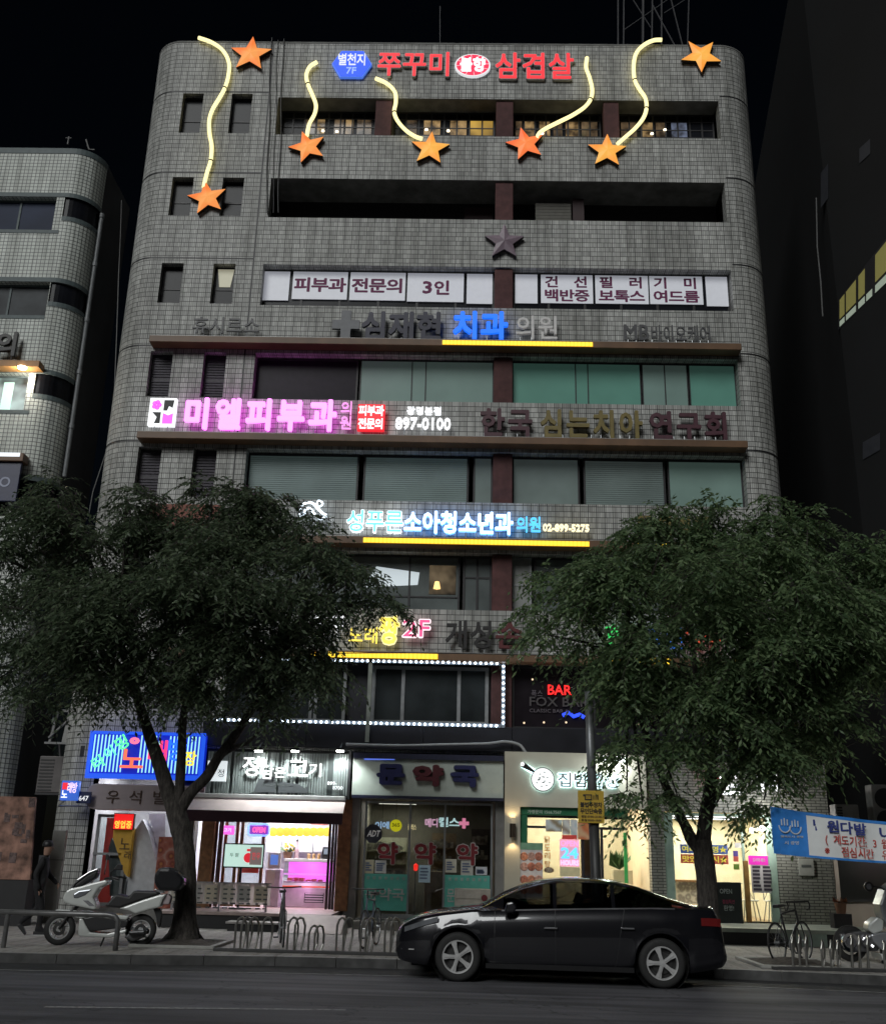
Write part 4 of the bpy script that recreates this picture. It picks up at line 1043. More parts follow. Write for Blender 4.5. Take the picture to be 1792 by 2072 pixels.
SHEETS = [sheer_mat('menu_paper_%s' % n, c) for n, c in (('cream', (.62, .58, .48)), ('grey', (.5, .5, .47)), ('buff', (.66, .60, .45)))]


def lamp_light(t, p, col, watts, r=.04, spot=None, aim=None):
    l = bpy.data.lights.new('bulb_light', 'SPOT' if spot else 'POINT'); l.energy = watts; l.color = col; l.shadow_soft_size = r
    if spot: l.spot_size = spot; l.spot_blend = .6
    lo = bpy.data.objects.new('bulb_light', l); COL.objects.link(lo); lo.parent = t; lo.location = Vector(p)-ORG[t]
    if aim is not None: lo.rotation_euler = (Vector(aim)-Vector(p)).to_track_quat('-Z', 'Y').to_euler()


ZF = .5
lamp_light(NLAMP[0], NLAMP[1], (1, .92, .78), 45, .08)
WHW = M('white_shop_wall', (.55, .55, .54), .6, var=.06); TILF = M('shop_floor', (.30, .27, .25), .35, var=.15, scale=5)
CREAM = M('cream_shop_wall', (.60, .54, .40), .6, var=.06); WOODM = M('warm_wood', (.26, .13, .055), .5, var=.3, scale=9)
GLS = glass_mat('clear_shop_glass', (.86, .9, .9))
A2 = lambda u0, v0, u1, v1, Y: rc(u0, v0, u1, v1, Y)
zk = lambda x, y: ((150+x*.3474)*.7332, (1980+y*.3474)*.7332)      # photo detail helpers: karaoke, butcher, pharmacy, kitchen, right shop
zb2 = lambda x, y: ((540+x*.28)*.7332, (2020+y*.28)*.7332)
zp = lambda x, y: ((950+x*.28)*.7332, (2020+y*.28)*.7332)
zq = lambda x, y: ((1370+x*.2679)*.7332, (2020+y*.2679)*.7332)
zr = lambda x, y: ((1780+x*.3705)*.7332, (2100+y*.3705)*.7332)
R2 = lambda f, x0, y0, x1, y1, Y: rc(*f(x0, y0), *f(x1, y1), Y)

# --- karaoke stair entrance
room('stair_hall', -9.3, -6.99, 27.0, 30.2, ZF-.05, 4.0, M('grey_hall_wall', (.32, .32, .33), .6), TILF)
ceil_light('white ceiling light deep in the karaoke stair hall', -8.6, -7.6, 28.0, 28.6, 3.9, (.95, .96, 1), 120, 4)
box('threshold', COLM, bld, -9.3, -6.99, 26.6, 27.0, .15, ZF-.05)
t, x0, x1, z0, z1 = sgn('karaoke_sign', 'wide blue neon sign of glowing vertical tubes behind the left tree trunk', (180, 1484, 410, 1575), 26.5)
box('panel', E('deep_blue_panel', (.005, .03, .8), .42), t, x0, x1, 26.5, 26.9, z0, z1, .02)
rim = MB(); rim.box(x0-.03, x1+.03, 26.47, 26.54, z1-.04, z1+.03).box(x0-.03, x1+.03, 26.47, 26.54, z0-.03, z0+.09).box(x0-.03, x0+.06, 26.47, 26.54, z0+.09, z1-.04).box(x1-.06, x1+.03, 26.47, 26.54, z0+.09, z1-.04)
rim.build('rim', E('blue_rim_light', (.02, .12, 1), .75), t)
for i in range(30):
    if 9 <= i <= 12 or i in (19, 20): continue
    x = x0+.11+(x1-x0-.22)*i/29; MB().cyl((x, 26.47, z0+.13), (x, 26.47, z1-.06), .017, 6).build('tube', E('cyan_tube', (.42, .95, .9), .95), t)
for ch, (u, v), s, col, rot in (('타', (198, 1542), 26, (.15, .95, .45), .6), ('이', (221, 1522), 24, (.15, .95, .55), .6), ('밍', (246, 1503), 28, (.12, .9, .35), .6)):
    a = A2(u-s/2, v-s/2, u+s/2, v+s/2, 26.4); put_text(ch, *a, 26.40, E('neon_%s' % ch, col, 1.2), t, 'letter', .012, .04, fit=False, rot=rot)
for ch, b, col in (('노', (243, 1512, 290, 1560), (1, .16, .08)), ('래', (298, 1498, 340, 1548), (1, .05, .2)), ('방', (338, 1494, 376, 1540), (.02, .16, 1)), ('장', (372, 1520, 396, 1550), (1, .75, .05))):
    put_text(ch, *A2(*b, 26.4), 26.40, E('neon_%s' % ch, col, 1.25), t, 'letter', .015, .04, fit=False)
put_text('◦', *A2(262, 1492, 282, 1506, 26.4), 26.4, E('neon_rose', (1, .2, .35), 1.1), t, 'letter', .05, .03)
t, x0, x1, z0, z1 = sgn('fascia_sign', 'pale mauve rounded fascia with dark brown letters under the blue neon sign', (172, 1588, 402, 1640), 26.45)
f = MB(); n = 8; P = [(x0+.2-.2*math.cos(math.pi/2-math.pi*k/n) if False else x0+.22-.22*math.sin(math.pi*k/n), (z0+z1)/2+(z1-z0)/2*math.cos(math.pi*k/n)) for k in range(n+1)]+[(x1, z0), (x1, z1)]
f.prism(P, 26.45, 26.95); f.build('panel', M('mauve_beige_panel', (.42, .36, .38), .45, var=.05), t, bevel=.015)
put_letters('우석빌딩', *A2(205, 1600, 392, 1628, 26.44), 26.425, M('bronze_letter', (.10, .065, .05), .4, .5), t, .0, .02, gap=.4)
t, x0, x1, z0, z1 = sgn('address_plate', 'small navy house number plate at the rounded end of the mauve fascia', (155, 1602, 184, 1626), 26.3)
box('panel', M('navy_plate', (.02, .03, .10), .4), t, x0, x1, 26.3, 26.34, z0, z1, .01); put_text('647', x0+.06, x1-.06, z0+.06, z1-.1, 26.292, WHTD, t, depth=.006)
t, x0, x1, z0, z1 = sgn('blade_sign', 'small lit red and blue box sign projecting from the left tiled corner', (123, 1580, 158, 1620), 26.2)
box('panel', E('blue_blade_face', (.05, .18, .85), .55), t, x0, x1, 26.2, 26.36, z0, z1, .01)
box('red_patch', E('red_patch', (1, .03, .06), .8), t, x0+.03, x0+(x1-x0)*.38, 26.19, 26.198, z0+(z1-z0)*.55, z1-.05)
put_letters('래방', x0+(x1-x0)*.36, x1-.03, z0+(z1-z0)*.38, z1-.04, 26.18, E('pinkish_white', (1, .75, .9), 1.0), t, .02, .01, 0); put_text('노', x0+.03, x0+(x1-x0)*.42, z0+.06, z0+(z1-z0)*.5, 26.18, WHT, t, 'letter', .02, .01)
MB().tube([(x0+.1, 26.28, z0), (x0-.12, 26.5, z0-.12), (x1-.1, 26.9, z0-.1)], .02, 6).build('bracket', SILV, t)
dr = thing('glass_door', 'silver framed glass door with horizontal push bar left of the yellow board', 'door', (-8.8, 27.02, ZF))
x0, x1, z0, z1 = A2(186, 1648, 252, 1850, 27.0); z0 = ZF-.04
m = MB(); m.box(x0, x0+.07, 27.0, 27.06, z0, z1).box(x1-.07, x1, 27.0, 27.06, z0, z1).box(x0+.07, x1-.07, 27.0, 27.06, z1-.07, z1).box(x0+.07, x1-.07, 27.0, 27.06, z0, z0+.09); m.build('frame', SILV, dr)
box('pane', GLS, dr, x0+.07, x1-.07, 27.025, 27.033, z0+.09, z1-.07); a = at(210, 1728, 26.98); box('push_bar', SILV, dr, x0, x1-.1, 26.95, 26.985, a[2]-.03, a[2]+.03)
x0, x1, z0, z1 = A2(206, 1655, 232, 1838, 27.3); rbn = box('red_banner', M('red_banner_cloth', (.5, .06, .06), .7, em=(1, .1, .08), es=.08), None, x0, x1, 27.3, 27.33, z0, z1); tag(rbn, 'tall faded red banner hanging behind the silver glass door', 'banner')
t, x0, x1, z0, z1 = sgn('led_sign', 'red LED display with yellow characters in the stair entrance', (229, 1646, 271, 1680), 26.85)
box('housing', BLK, t, x0, x1, 26.85, 26.95, z0, z1, .01); box('screen', E('red_led_matrix', (1, .02, .02), .85), t, x0+.02, x1-.02, 26.84, 26.848, z0+.02, z1-.02)
put_letters('영업중', x0+.04, x1-.04, z0+.04, z0+(z1-z0)*.55, 26.82, E('yellow_matrix', (1, .55, .06), 1.2), t, .03, .015, .1)
yb = thing('sign_pillar', 'yellow tapering sign pillar with thin brown lettering below the red LED display', 'sign', (-8.3, 26.9, ZF))
P = lambda pts, Y: [(at(*zk(x, y), Y)[0], at(*zk(x, y), Y)[2]) for x, y in pts]
MB().prism(P(((470, 880), (625, 880), (600, 1090), (580, 1270), (555, 1240), (465, 960)), 26.95), 26.95, 27.2).build('board', M('mustard_board', (.46, .27, .03), .5, em=(.8, .45, .05), es=.06, stain=.2), yb)
put_text('노', *R2(zk, 520, 960, 600, 1050, 26.94), 26.93, M('brown_ink', (.08, .05, .02), .6), yb, 'letter', -.01, .008); put_text('래', *R2(zk, 555, 1060, 610, 1130, 26.94), 26.93, M('brown_ink', (.08, .05, .02), .6), yb, 'letter', -.01, .008)
st_ = thing('staircase', 'white stair flight with zigzag steps and grey underside rising in the entrance', 'stairs', (-7.7, 27.3, ZF))
MB().prism(P(((455, 960), (480, 1000), (570, 1300), (560, 1420), (440, 1420), (430, 1040)), 27.1), 27.1, 27.6).build('side_panel', M('slate_panel', (.17, .19, .20), .5), st_)
MB().prism(P(((640, 900), (700, 810), (745, 900), (830, 1230), (840, 1420), (565, 1420), (600, 1200)), 27.15), 27.15, 27.6).build('stringer', M('white_stringer', (.55, .57, .60), .5), st_)
zz_ = []
for i in range(9): zz_ += [(735+i*11, 770+i*46), (757+i*11, 770+i*46)]
MB().prism(P([(735, 765), (880, 765), (880, 1300), (845, 1260)]+zz_[::-1], 27.5), 27.5, 28.2).build('steps', M('white_steps', (.60, .62, .64), .5), st_)
pm_ = bpy.data.materials.new('food_collage_print'); pm_.use_nodes = True
def collage(m, cols, sc=9., em=0.):
    m.use_nodes = True; nt = m.node_tree; b = nt.nodes['Principled BSDF']; tc = nt.nodes.new('ShaderNodeTexCoord'); v = nt.nodes.new('ShaderNodeTexVoronoi'); v.inputs['Scale'].default_value = sc
    nt.links.new(tc.outputs['Object'], v.inputs['Vector']); r = nt.nodes.new('ShaderNodeValToRGB'); r.color_ramp.interpolation = 'EASE'
    while len(r.color_ramp.elements) < len(cols): r.color_ramp.elements.new(.5)
    for i, c in enumerate(cols): r.color_ramp.elements[i].position = .05+.75*i/(len(cols)-1); r.color_ramp.elements[i].color = (*c, 1)
    nt.links.new(v.outputs['Distance'], r.inputs['Fac']); nt.links.new(r.outputs['Color'], b.inputs['Base Color'])
    if em: nt.links.new(r.outputs['Color'], b.inputs['Emission Color']); b.inputs['Emission Strength'].default_value = em
    return m


collage(pm_, [(.5, .2, .05), (.25, .05, .03), (.40, .12, .08), (.5, .3, .25)], 5.)
x0, x1, z0, z1 = R2(zk, 800, 950, 985, 1560, 26.9); tag(box('food_poster', pm_, None, x0, x1, 26.9, 26.93, z0, z1), 'tall red collage poster of dishes behind the left tree trunk', 'poster')

# --- butcher shop
BX0, BX1 = -6.6, -2.82
room('shop_room', BX0, BX1, 27.2, 30.6, ZF, 3.35, M('bluish_white_wall', (.50, .55, .60), .5, var=.05), M('pink_floor', (.40, .28, .28), .3))
ceil_light('front ceiling light in the butcher shop', -5.9, -3.4, 27.8, 28.1, 3.34, (1, .93, .95), 150, 3)
ceil_light('rear ceiling light in the butcher shop', -5.9, -3.4, 29.3, 29.6, 3.34, (1, .95, 1), 110, 3)
t, x0, x1, z0, z1 = sgn('fascia_sign', 'grey ribbed metal fascia with white lit Hangul under three spot lamps', (418, 1522, 706, 1610), 26.5)
RIB = M('ribbed_grey_metal', (.28, .315, .31), .4, .3, var=.1)
box('backing', M('dark_rib_gap', (.06, .07, .07), .5), t, x0, x1, 26.56, 26.95, z0, z1)
rb_ = MB(); n = 54; rr = random.Random(3)
for i in range(n):
    w_ = (x1-x0)/n; a = x0+w_*i
    if rr.random() < .12: continue
    rb_.box(a, a+w_*rr.uniform(.5, .92), 26.5+rr.uniform(0, .02), 26.557, z0+.03, z1-.02)
rb_.build('ribbed_panel', RIB, t); box('bottom_rail', BLK, t, x0, x1, 26.46, 26.56, z0-.05, z0+.02); box('post', BLK, t, x1-.03, x1+.04, 26.46, 26.9, z0-.05, z1+.08)
for ch, (a, b, c, d) in (('정', (458, 235, 628, 440)), ('담', (652, 320, 768, 468)), ('은', (770, 345, 890, 455)), ('고', (905, 280, 1115, 440)), ('기', (1110, 305, 1240, 448))):
    put_text(ch, *R2(zb2, a+4, b+4, c-4, d-4, 26.42), 26.42, E('shop_white_letter', (1, 1, .98), 1.15), t, 'letter', .006, .03)
x0, x1, z0, z1 = R2(zb2, 110, 285, 300, 485, 26.4); box('logo_panel', E('white_logo_panel', (.85, .92, .95), .8), t, x0, x1, 26.42, 26.49, z0, z1)
put_text('정', x0+(x1-x0)*.55, x1-.05, z0+.1, z1-.2, 26.412, M('grey_print', (.1, .11, .11), .5), t, 'letter', 0, .006)
x0, x1, z0, z1 = R2(zb2, 1295, 490, 1450, 570, 26.44); put_text('899-', x0, x0+(x1-x0)*.6, z0+(z1-z0)*.55, z1, 26.44, WHTD, t, 'lettering', .02, .02); put_text('8700', x0+(x1-x0)*.35, x1, z0, z0+(z1-z0)*.45, 26.44, WHTD, t, 'lettering', .02, .02)
x0, x1, z0, z1 = R2(zb2, 575, 430, 1110, 600, 26.48)
sil = MB(); sil.prism([(x0, z0), (x0+.1, z1-.1), (x0+.5, z1-.02), (x0+.55, z0)], 26.485, 26.499).prism([(x0+.6, z0), (x0+.62, z1-.15), (x0+1.1, z1-.2), (x0+1.3, z0+.1), (x1, z1-.1), (x1, z0)], 26.483, 26.499)
sil.build('dark_silhouette', M('charcoal_print', (.06, .065, .07), .5), t)
put_text('Premium Meat Shop', *R2(zb2, 660, 510, 960, 545, 26.47), 26.476, M('grey_print', (.1, .11, .11), .5), t, 'lettering', 0, .005)
for k, u in enumerate((523, 597, 688)):
    p = at(u, 1519, 26.1); t = thing('spot_lamp', ('lit spot lamp above the ribbed fascia, left one nearest the tree branch', 'lit spot lamp above the ribbed fascia, the middle one', 'lit spot lamp above the ribbed fascia, right one beside the pharmacy')[k], 'spot lamp', (p[0], 26.5, p[2]), 'spot lamps over the butcher fascia')
    MB().tube([(p[0], 26.85, p[2]+.22), (p[0], 26.5, p[2]+.22), (p[0], p[1], p[2]+.06)], .018, 6).build('arm', BLK, t)
    MB().box(p[0]-.11, p[0]+.11, p[1]-.06, p[1]+.07, p[2], p[2]+.06).build('head', BLK, t); MB().box(p[0]-.085, p[0]+.085, p[1]-.05, p[1]+.05, p[2]-.035, p[2]-.002).build('lens', E('spot_lens', (1, 1, .96), 30), t)
    lamp_light(t, (p[0], p[1], p[2]-.08), (.92, 1, .98), 85, .05, 2.3, (p[0], 26.5, p[2]-1.2))
aw = thing('awning', 'beige retractable awning with dark purple valance over the butcher shop', 'awning', (-4.7, 26.5, 3))
a0, a1 = at(393, 1613, 26.5), at(700, 1617, 26.5); b0, b1 = at(372, 1640, 25.7), at(693, 1644, 25.7)
box('cassette', M('white_cassette', (.5, .5, .5), .4), aw, a0[0], a1[0], 26.3, 26.55, a0[2]-.02, a0[2]+.09, .02)
m = MB(); m.face([(a0[0], 26.35, a0[2]-.03), (a1[0], 26.35, a0[2]-.03), (b1[0], 25.75, b0[2]), (b0[0], 25.75, b0[2])]); m.face([(b0[0], 25.75, b0[2]-.02), (b1[0], 25.75, b0[2]-.02), (a1[0], 26.35, a0[2]-.05), (a0[0], 26.35, a0[2]-.05)])
m.build('canopy', M('beige_awning_cloth', (.52, .43, .42), .8, var=.08, scale=3), aw)
box('valance', M('purple_valance', (.06, .022, .035), .7), aw, b0[0], b1[0], 25.7, 25.76, b0[2]-.24, b0[2]+.02, .01)
for u0, u1, mt in ((404, 430, WOODM), (681, 708, WOODM)):
    x0, x1, z0, z1 = A2(u0, 1655, u1, 1848, 26.9); box('door_jamb', mt, bld, x0, x1, 26.75, 27.2, ZF, 3.3, .01)
DWOOD = M('dark_red_wood', (.11, .045, .035), .45, var=.3, scale=8)
for (u0, u1, lab, mt) in ((431, 447, 'folded dark red wooden door at the left of the butcher opening', DWOOD), (661, 680, 'dark folded door at the right of the butcher opening', M('dark_brown_door', (.05, .03, .03), .4))):
    t, x0, x1, z0, z1 = sgn('folding_door', lab, (u0, 1655, u1, 1846), 27.0, 'door')
    n = 3; w_ = (x1-x0)/n
    for i in range(n): box('leaf', mt, t, x0+w_*i+.008, x0+w_*(i+1)-.008, 26.95+.05*(i % 2), 27.02+.05*(i % 2), ZF+.02, 3.2, .006)
for (u0, u1, lab) in ((449, 478, 'narrow wood framed glass door left of the screen'), (482, 532, 'wood framed glass door with a red notice behind the screen')):
    t, x0, x1, z0, z1 = sgn('glass_door', lab, (u0, 1655, u1, 1846), 27.35, 'door'); z0, z1 = ZF+.02, 3.2
    m = MB(); fw = .075; m.box(x0, x0+fw, 27.33, 27.39, z0, z1).box(x1-fw, x1, 27.33, 27.39, z0, z1).box(x0+fw, x1-fw, 27.33, 27.39, z1-.1, z1).box(x0+fw, x1-fw, 27.33, 27.39, z0, z0+.4); m.build('frame', WOODM, t)
    box('pane', GLS, t, x0+fw, x1-fw, 27.355, 27.363, z0+.4, z1-.1)
t, x0, x1, z0, z1 = sgn('neon_sign', 'blue rimmed pink neon OPEN sign behind the butcher shop glass', (503, 1668, 545, 1691), 27.2)
box('panel', E('violet_panel', (.45, .12, .8), .45), t, x0+.03, x1-.03, 27.2, 27.22, z0+.03, z1-.03)
MB().tube([(x0+.04, 27.18, z0), (x1-.04, 27.18, z0), (x1, 27.18, z0+.05), (x1, 27.18, z1-.05), (x1-.04, 27.18, z1), (x0+.04, 27.18, z1), (x0, 27.18, z1-.05), (x0, 27.18, z0+.05)], .02, 6, closed=True).build('neon_border', E('blue_border', (.15, .3, 1), 2.), t)
put_text('OPEN', x0+.1, x1-.1, z0+.07, z1-.07, 27.17, E('hot_pink_neon', (1, .12, .3), 1.8), t, 'lettering', .01, .02)
t, x0, x1, z0, z1 = sgn('neon_sign', 'small magenta lit plate at the left of the butcher shop glass', (446, 1671, 474, 1689), 27.25)
box('panel', E('magenta_plate', (1, .15, .8), 1.0), t, x0, x1, 27.25, 27.27, z0, z1, .01)
put_text('고기', x0+.08, x1-.08, z0+.06, z1-.06, 27.235, WHT, t, 'lettering', 0, .01)
t, x0, x1, z0, z1 = sgn('screen_stand', 'flat menu screen with pale green picture on a thin pole stand', (452, 1707, 534, 1757), 26.4, 'screen')
box('bezel', BLK, t, x0, x1, 26.4, 26.45, z0, z1, .008)
box('display', E('mint_screen', (.60, .86, .76), .85), t, x0+.03, x1-.03, 26.392, 26.399, z0+.03, z1-.03); W, H = x1-x0, z1-z0
m = MB(); m.lathe([(0, -.002), (H*.2, -.001), (H*.2, .002)], (x0+W*.62, 26.385, z0+H*.42), 'y', 16); m.box(x0+W*.57, x0+W*.67, 26.384, 26.388, z0+H*.68, z0+H*.78); m.build('red_graphic', E('red_graphic', (.8, .03, .05), .8), t)
box('grey_graphic', E('grey_graphic', (.25, .2, .19), .6), t, x0+W*.66, x0+W*.95, 26.380, 26.384, z0+H*.14, z0+H*.86)
put_letters('투뿔', x0+W*.14, x0+W*.40, z0+H*.44, z0+H*.6, 26.384, M('grey_print', (.1, .11, .11), .5), t, 0, .004, .2); put_letters('한우', x0+W*.7, x0+W*.92, z0+H*.35, z0+H*.65, 26.375, E('red_graphic', (.8, .03, .05), .8), t, 0, .004, .1)
MB().cyl(((x0+x1)/2-.05, 26.45, ZF), ((x0+x1)/2-.05, 26.45, z0), .03, 8).lathe([(.22, 0), (.22, .03), (.03, .04)], ((x0+x1)/2-.05, 26.45, ZF), 'z', 16).build('pole', BLK, t)
t, x0, x1, z0, z1 = sgn('notice', 'red notice board behind the wood framed glass door', (484, 1757, 523, 1767), 27.45); box('board', M('red_notice', (.5, .05, .04), .5, em=(1, .1, .08), es=.15), t, x0, x1, 27.45, 27.47, z0, z1)
# display counter
t, x0, x1, z0, z1 = sgn('display_case', 'refrigerated meat display case glowing pink inside with grey base', (572, 1738, 666, 1842), 28.2, 'display case')
z0 = ZF; H = z1-z0; PKL = M('pink_lit_case', (.55, .42, .55), .4)
box('base', M('mauve_white_base', (.50, .44, .48), .4), t, x0, x1, 28.2, 29.0, z0, z0+H*.40, .02); box('vent_grille', BLK, t, x1-.62, x1-.12, 28.19, 28.199, z0+.12, z0+H*.3)
sl_ = MB(); [sl_.box(x1-.6, x1-.14, 28.175, 28.189, z0+.14+q*.06, z0+.17+q*.06) for q in range(6)]; sl_.build('grille_slat', M('mauve_white_base', (.50, .44, .48), .4), t)
box('red_trim', E('red_trim', (.9, .12, .06), .5), t, x0, x1, 28.18, 28.2, z0+H*.41, z0+H*.44); box('bumper', WHW, t, x0, x1, 28.17, 28.2, z0+H*.445, z0+H*.5)
box('shelf', PKL, t, x0, x1, 28.25, 29.0, z0+H*.5, z0+H*.53); box('back_panel', E('pink_back_light', (1, .22, .95), .75), t, x0, x1, 28.98, 29.0, z0+H*.53, z0+H*.93)
box('top', WHW, t, x0-.02, x1+.02, 28.3, 29.05, z0+H*.93, z0+H, .01); box('front_glass', GLS, t, x0, x1, 28.24, 28.25, z0+H*.53, z0+H*.93)
box('price_strip', E('pink_strip', (1, .35, 1), 1.1), t, x0, x1, 28.26, 28.3, z0+H*.66, z0+H*.69); rr = random.Random(5)
mt_ = MB(); [mt_.box(x0+.06+q*.16, x0+.17+q*.16, 28.35+rr.random()*.2, 28.65+rr.random()*.2, z0+H*.532, z0+H*.56+rr.random()*.05) for q in range(int((x1-x0-.2)/.16))]; mt_.build('meat', M('meat_pink', (.5, .10, .10), .4, var=.4, scale=20), t)
lamp_light(t, ((x0+x1)/2, 28.6, z0+H*.88), (1, .35, .95), 14, .1)
lamp_light(t, ((x0+x1)/2, 27.9, z0+H*.45), (1, .45, .95), 5, .1)
for (x, y, s, nm, lab, mt) in ((905, 1160, 60, 'flower_pot', 'pot of yellow flowers on the meat display case', 'f'), (990, 1170, 40, 'bottle', 'tall pale bottle on the meat display case', 'b'), (1190, 1205, 40, 'jar', 'small jars beside the till on the meat display case', 'j'), (1275, 1190, 50, 'black_box', 'black card machine at the right end of the meat display case', 'k')):
    p = at(*zb2(x, 1245), 28.5); t = thing(nm, lab, nm.replace('_', ' '), (p[0], 28.5, z1))
    if mt == 'f':
        MB().lathe([(0, 0), (.1, 0), (.13, .16), (0, .16)], (p[0], 28.5, z1), 'z', 14).build('pot', M('brown_pot', (.2, .1, .06), .6), t); g = MB(); rr = random.Random(2)
        for q in range(26): a = rr.random()*6.28; r_ = rr.random()*.15; c = (p[0]+r_*math.cos(a), 28.5+r_*math.sin(a), z1+.18+rr.random()*.2); g.lathe([(0, -.03), (.035, 0), (0, .02)], c, 'z', 6)
        g.build('blossom', M('yellow_blossom', (.75, .5, .03), .6, var=.3), t); g = MB()
        for q in range(20): a = rr.random()*6.28; g.face([(p[0], 28.5, z1+.14), (p[0]+.2*math.cos(a), 28.5+.2*math.sin(a), z1+.2+.1*rr.random()), (p[0]+.2*math.cos(a+.3), 28.5+.2*math.sin(a+.3), z1+.2)])
        g.build('leaf', M('dark_leaf', (.05, .11, .04), .6), t)
    elif mt == 'b': MB().lathe([(0, 0), (.06, 0), (.06, .22), (.025, .32), (.025, .42), (0, .42)], (p[0], 28.5, z1), 'z', 12).build('glass_body', M('pink_glass_bottle', (.5, .35, .4), .2), t); MB().lathe([(0, 0), (.03, 0), (.03, .05), (0, .05)], (p[0], 28.5, z1+.42), 'z', 10).build('cap', BLK, t)
    elif mt == 'j':
        for q in range(4): MB().lathe([(0, 0), (.045, 0), (.045, .1), (.03, .13), (0, .13)], (p[0]+q*.13-.2, 28.5, z1), 'z', 10).build('jar_body', M('amber_jar', (.4, .25, .12), .3), t)
    else: MB().prism([(p[0]-.1, z1), (p[0]+.14, z1), (p[0]+.14, z1+.3), (p[0]-.06, z1+.3)], 28.4, 28.6).build('casing', BLK, t, bevel=.01); box('screen', E('dim_screen', (.2, .25, .3), .5), t, p[0]-.03, p[0]+.11, 28.39, 28.398, z1+.12, z1+.26)
t, x0, x1, z0, z1 = sgn('order_kiosk', 'white lilac ordering kiosk with a blue screen left of the display case', (537, 1725, 568, 1800), 27.9, 'kiosk')
box('cabinet', M('lilac_cabinet', (.52, .47, .58), .4), t, x0, x1, 27.9, 28.3, ZF, z0+(z1-z0)*.55, .02); MB().prism([(x0+.03, z0+(z1-z0)*.55), (x1-.03, z0+(z1-z0)*.55), (x1-.03, z1), (x0+.03, z1)], 27.95, 28.05).build('head', WHW, t, bevel=.01)
box('screen', E('kiosk_blue', (.12, .25, .75), .6), t, x0+.1, x1-.1, 27.935, 27.948, z0+(z1-z0)*.66, z1-.06); box('paper', WHW, t, x0+.05, x1-.14, 27.885, 27.898, z0+.1, z0+(z1-z0)*.5)
bu = MB(); 
bt = thing('bunting', 'row of yellow scalloped lights strung across the back of the butcher shop', 'bunting', (-3.6, 29.5, 2.6))
for i in range(9):
    p = at(*zb2(765+i*66, 985), 29.4); MB().lathe([(0, -.03), (.11, -.02), (.13, .0), (.11, .03), (0, .04)], p, 'y', 12).build('lantern', E('yellow_lantern', (1, .62, .06), .85), bt)
a, b = at(*zb2(745, 960), 29.42), at(*zb2(1320, 962), 29.42); MB().tube([a, b], .012, 5).build('string', WOODM, bt)
ub = thing('wall_cabinet', 'pale wall cabinets with small dark lettering above the display case', 'cabinet', (-3.5, 30.2, 2))
for i in range(4):
    x0, x1, z0, z1 = R2(zb2, 700+i*155, 1000, 850+i*155, 1190, 30.3); box('cabinet_door', M('pale_cabinet', (.55, .6, .62), .4), ub, x0, x1, 30.2, 30.5, z0, z1, .008)
t, x0, x1, z0, z1 = sgn('header_board', 'white header board with dark lettering and a meat photo inside the butcher shop', (545, 1652, 668, 1672), 28.9)
box('board', M('white_header', (.6, .62, .66), .5), t, x0, x1, 28.9, 28.95, z0, z1); put_letters('정담은고기', x0+.15, x0+(x1-x0)*.6, z0+.1, z1-.1, 28.89, M('grey_print', (.1, .11, .11), .5), t, .02, .006); box('meat_photo', M('rose_photo', (.5, .16, .14), .5, var=.5, scale=7), t, x0+(x1-x0)*.68, x1-.05, 28.885, 28.898, z0+.04, z1)
# deck, steps, ramp
dk = thing('deck', 'low pinkish deck with black riser in front of the butcher shop', 'deck', (-5, 25, .15))
x0 = at(318, 1850, 24.9)[0]; x1 = at(690, 1850, 25)[0]
box('top_board', M('pinkish_deck', (.36, .28, .26), .6, var=.2, scale=6), dk, x0, -2.86, 24.9, 27.2, ZF-.06, ZF); box('riser', BLK, dk, x0+.03, -2.9, 24.95, 25.0, .15, ZF-.06)
s2 = thing('step', 'single low black step with a pale top before the butcher deck', 'step', (-5, 24.4, .15)); a = at(455, 1880, 24.3); b = at(562, 1880, 24.3)
box('tread', M('pale_tread', (.36, .34, .33), .6), s2, a[0], b[0], 24.3, 24.9, .30, .34); box('riser', BLK, s2, a[0]+.04, b[0]-.04, 24.36, 24.88, .15, .30)
rp = MB(); a, b = at(562, 1880, 24.1), at(690, 1880, 24.1)
rp.face([(a[0], 24.05, .16), (b[0], 24.05, .16), (b[0], 24.89, ZF-.005), (a[0], 24.89, ZF-.005)]); rp.face([(b[0], 24.05, .15), (b[0]+.12, 24.5, .15), (b[0], 24.89, ZF-.005)]); rp.face([(a[0], 24.05, .15), (a[0], 24.05, .16), (a[0], 24.89, ZF-.005)])
rpo = rp.build('ramp', M('beige_ramp', (.34, .28, .27), .6, var=.1)); tag(rpo, 'sloping beige ramp plate up to the butcher deck', 'ramp')
mb_ = thing('menu_banner', 'long pale cloth with printed menus hung on a low rack on the deck', 'banner', (-5, 25.5, ZF))
x0, x1, z0, z1 = A2(340, 1787, 548, 1830, 25.4)
cl = MB(); n = 40
for i in range(n):
    f = lambda k: (x0+(x1-x0)*k/n, 25.4+.03*math.sin(k*.9)+.02*math.sin(k*2.3))
    (xa, ya), (xb, yb_) = f(i), f(i+1); cl.face([(xa, ya, z0), (xb, yb_, z0), (xb, yb_, z1), (xa, ya, z1)])
cl.build('cloth', sheer_mat('sheer_pale_cloth', (.55, .53, .48)), mb_, smooth=True)
rr = random.Random(11)
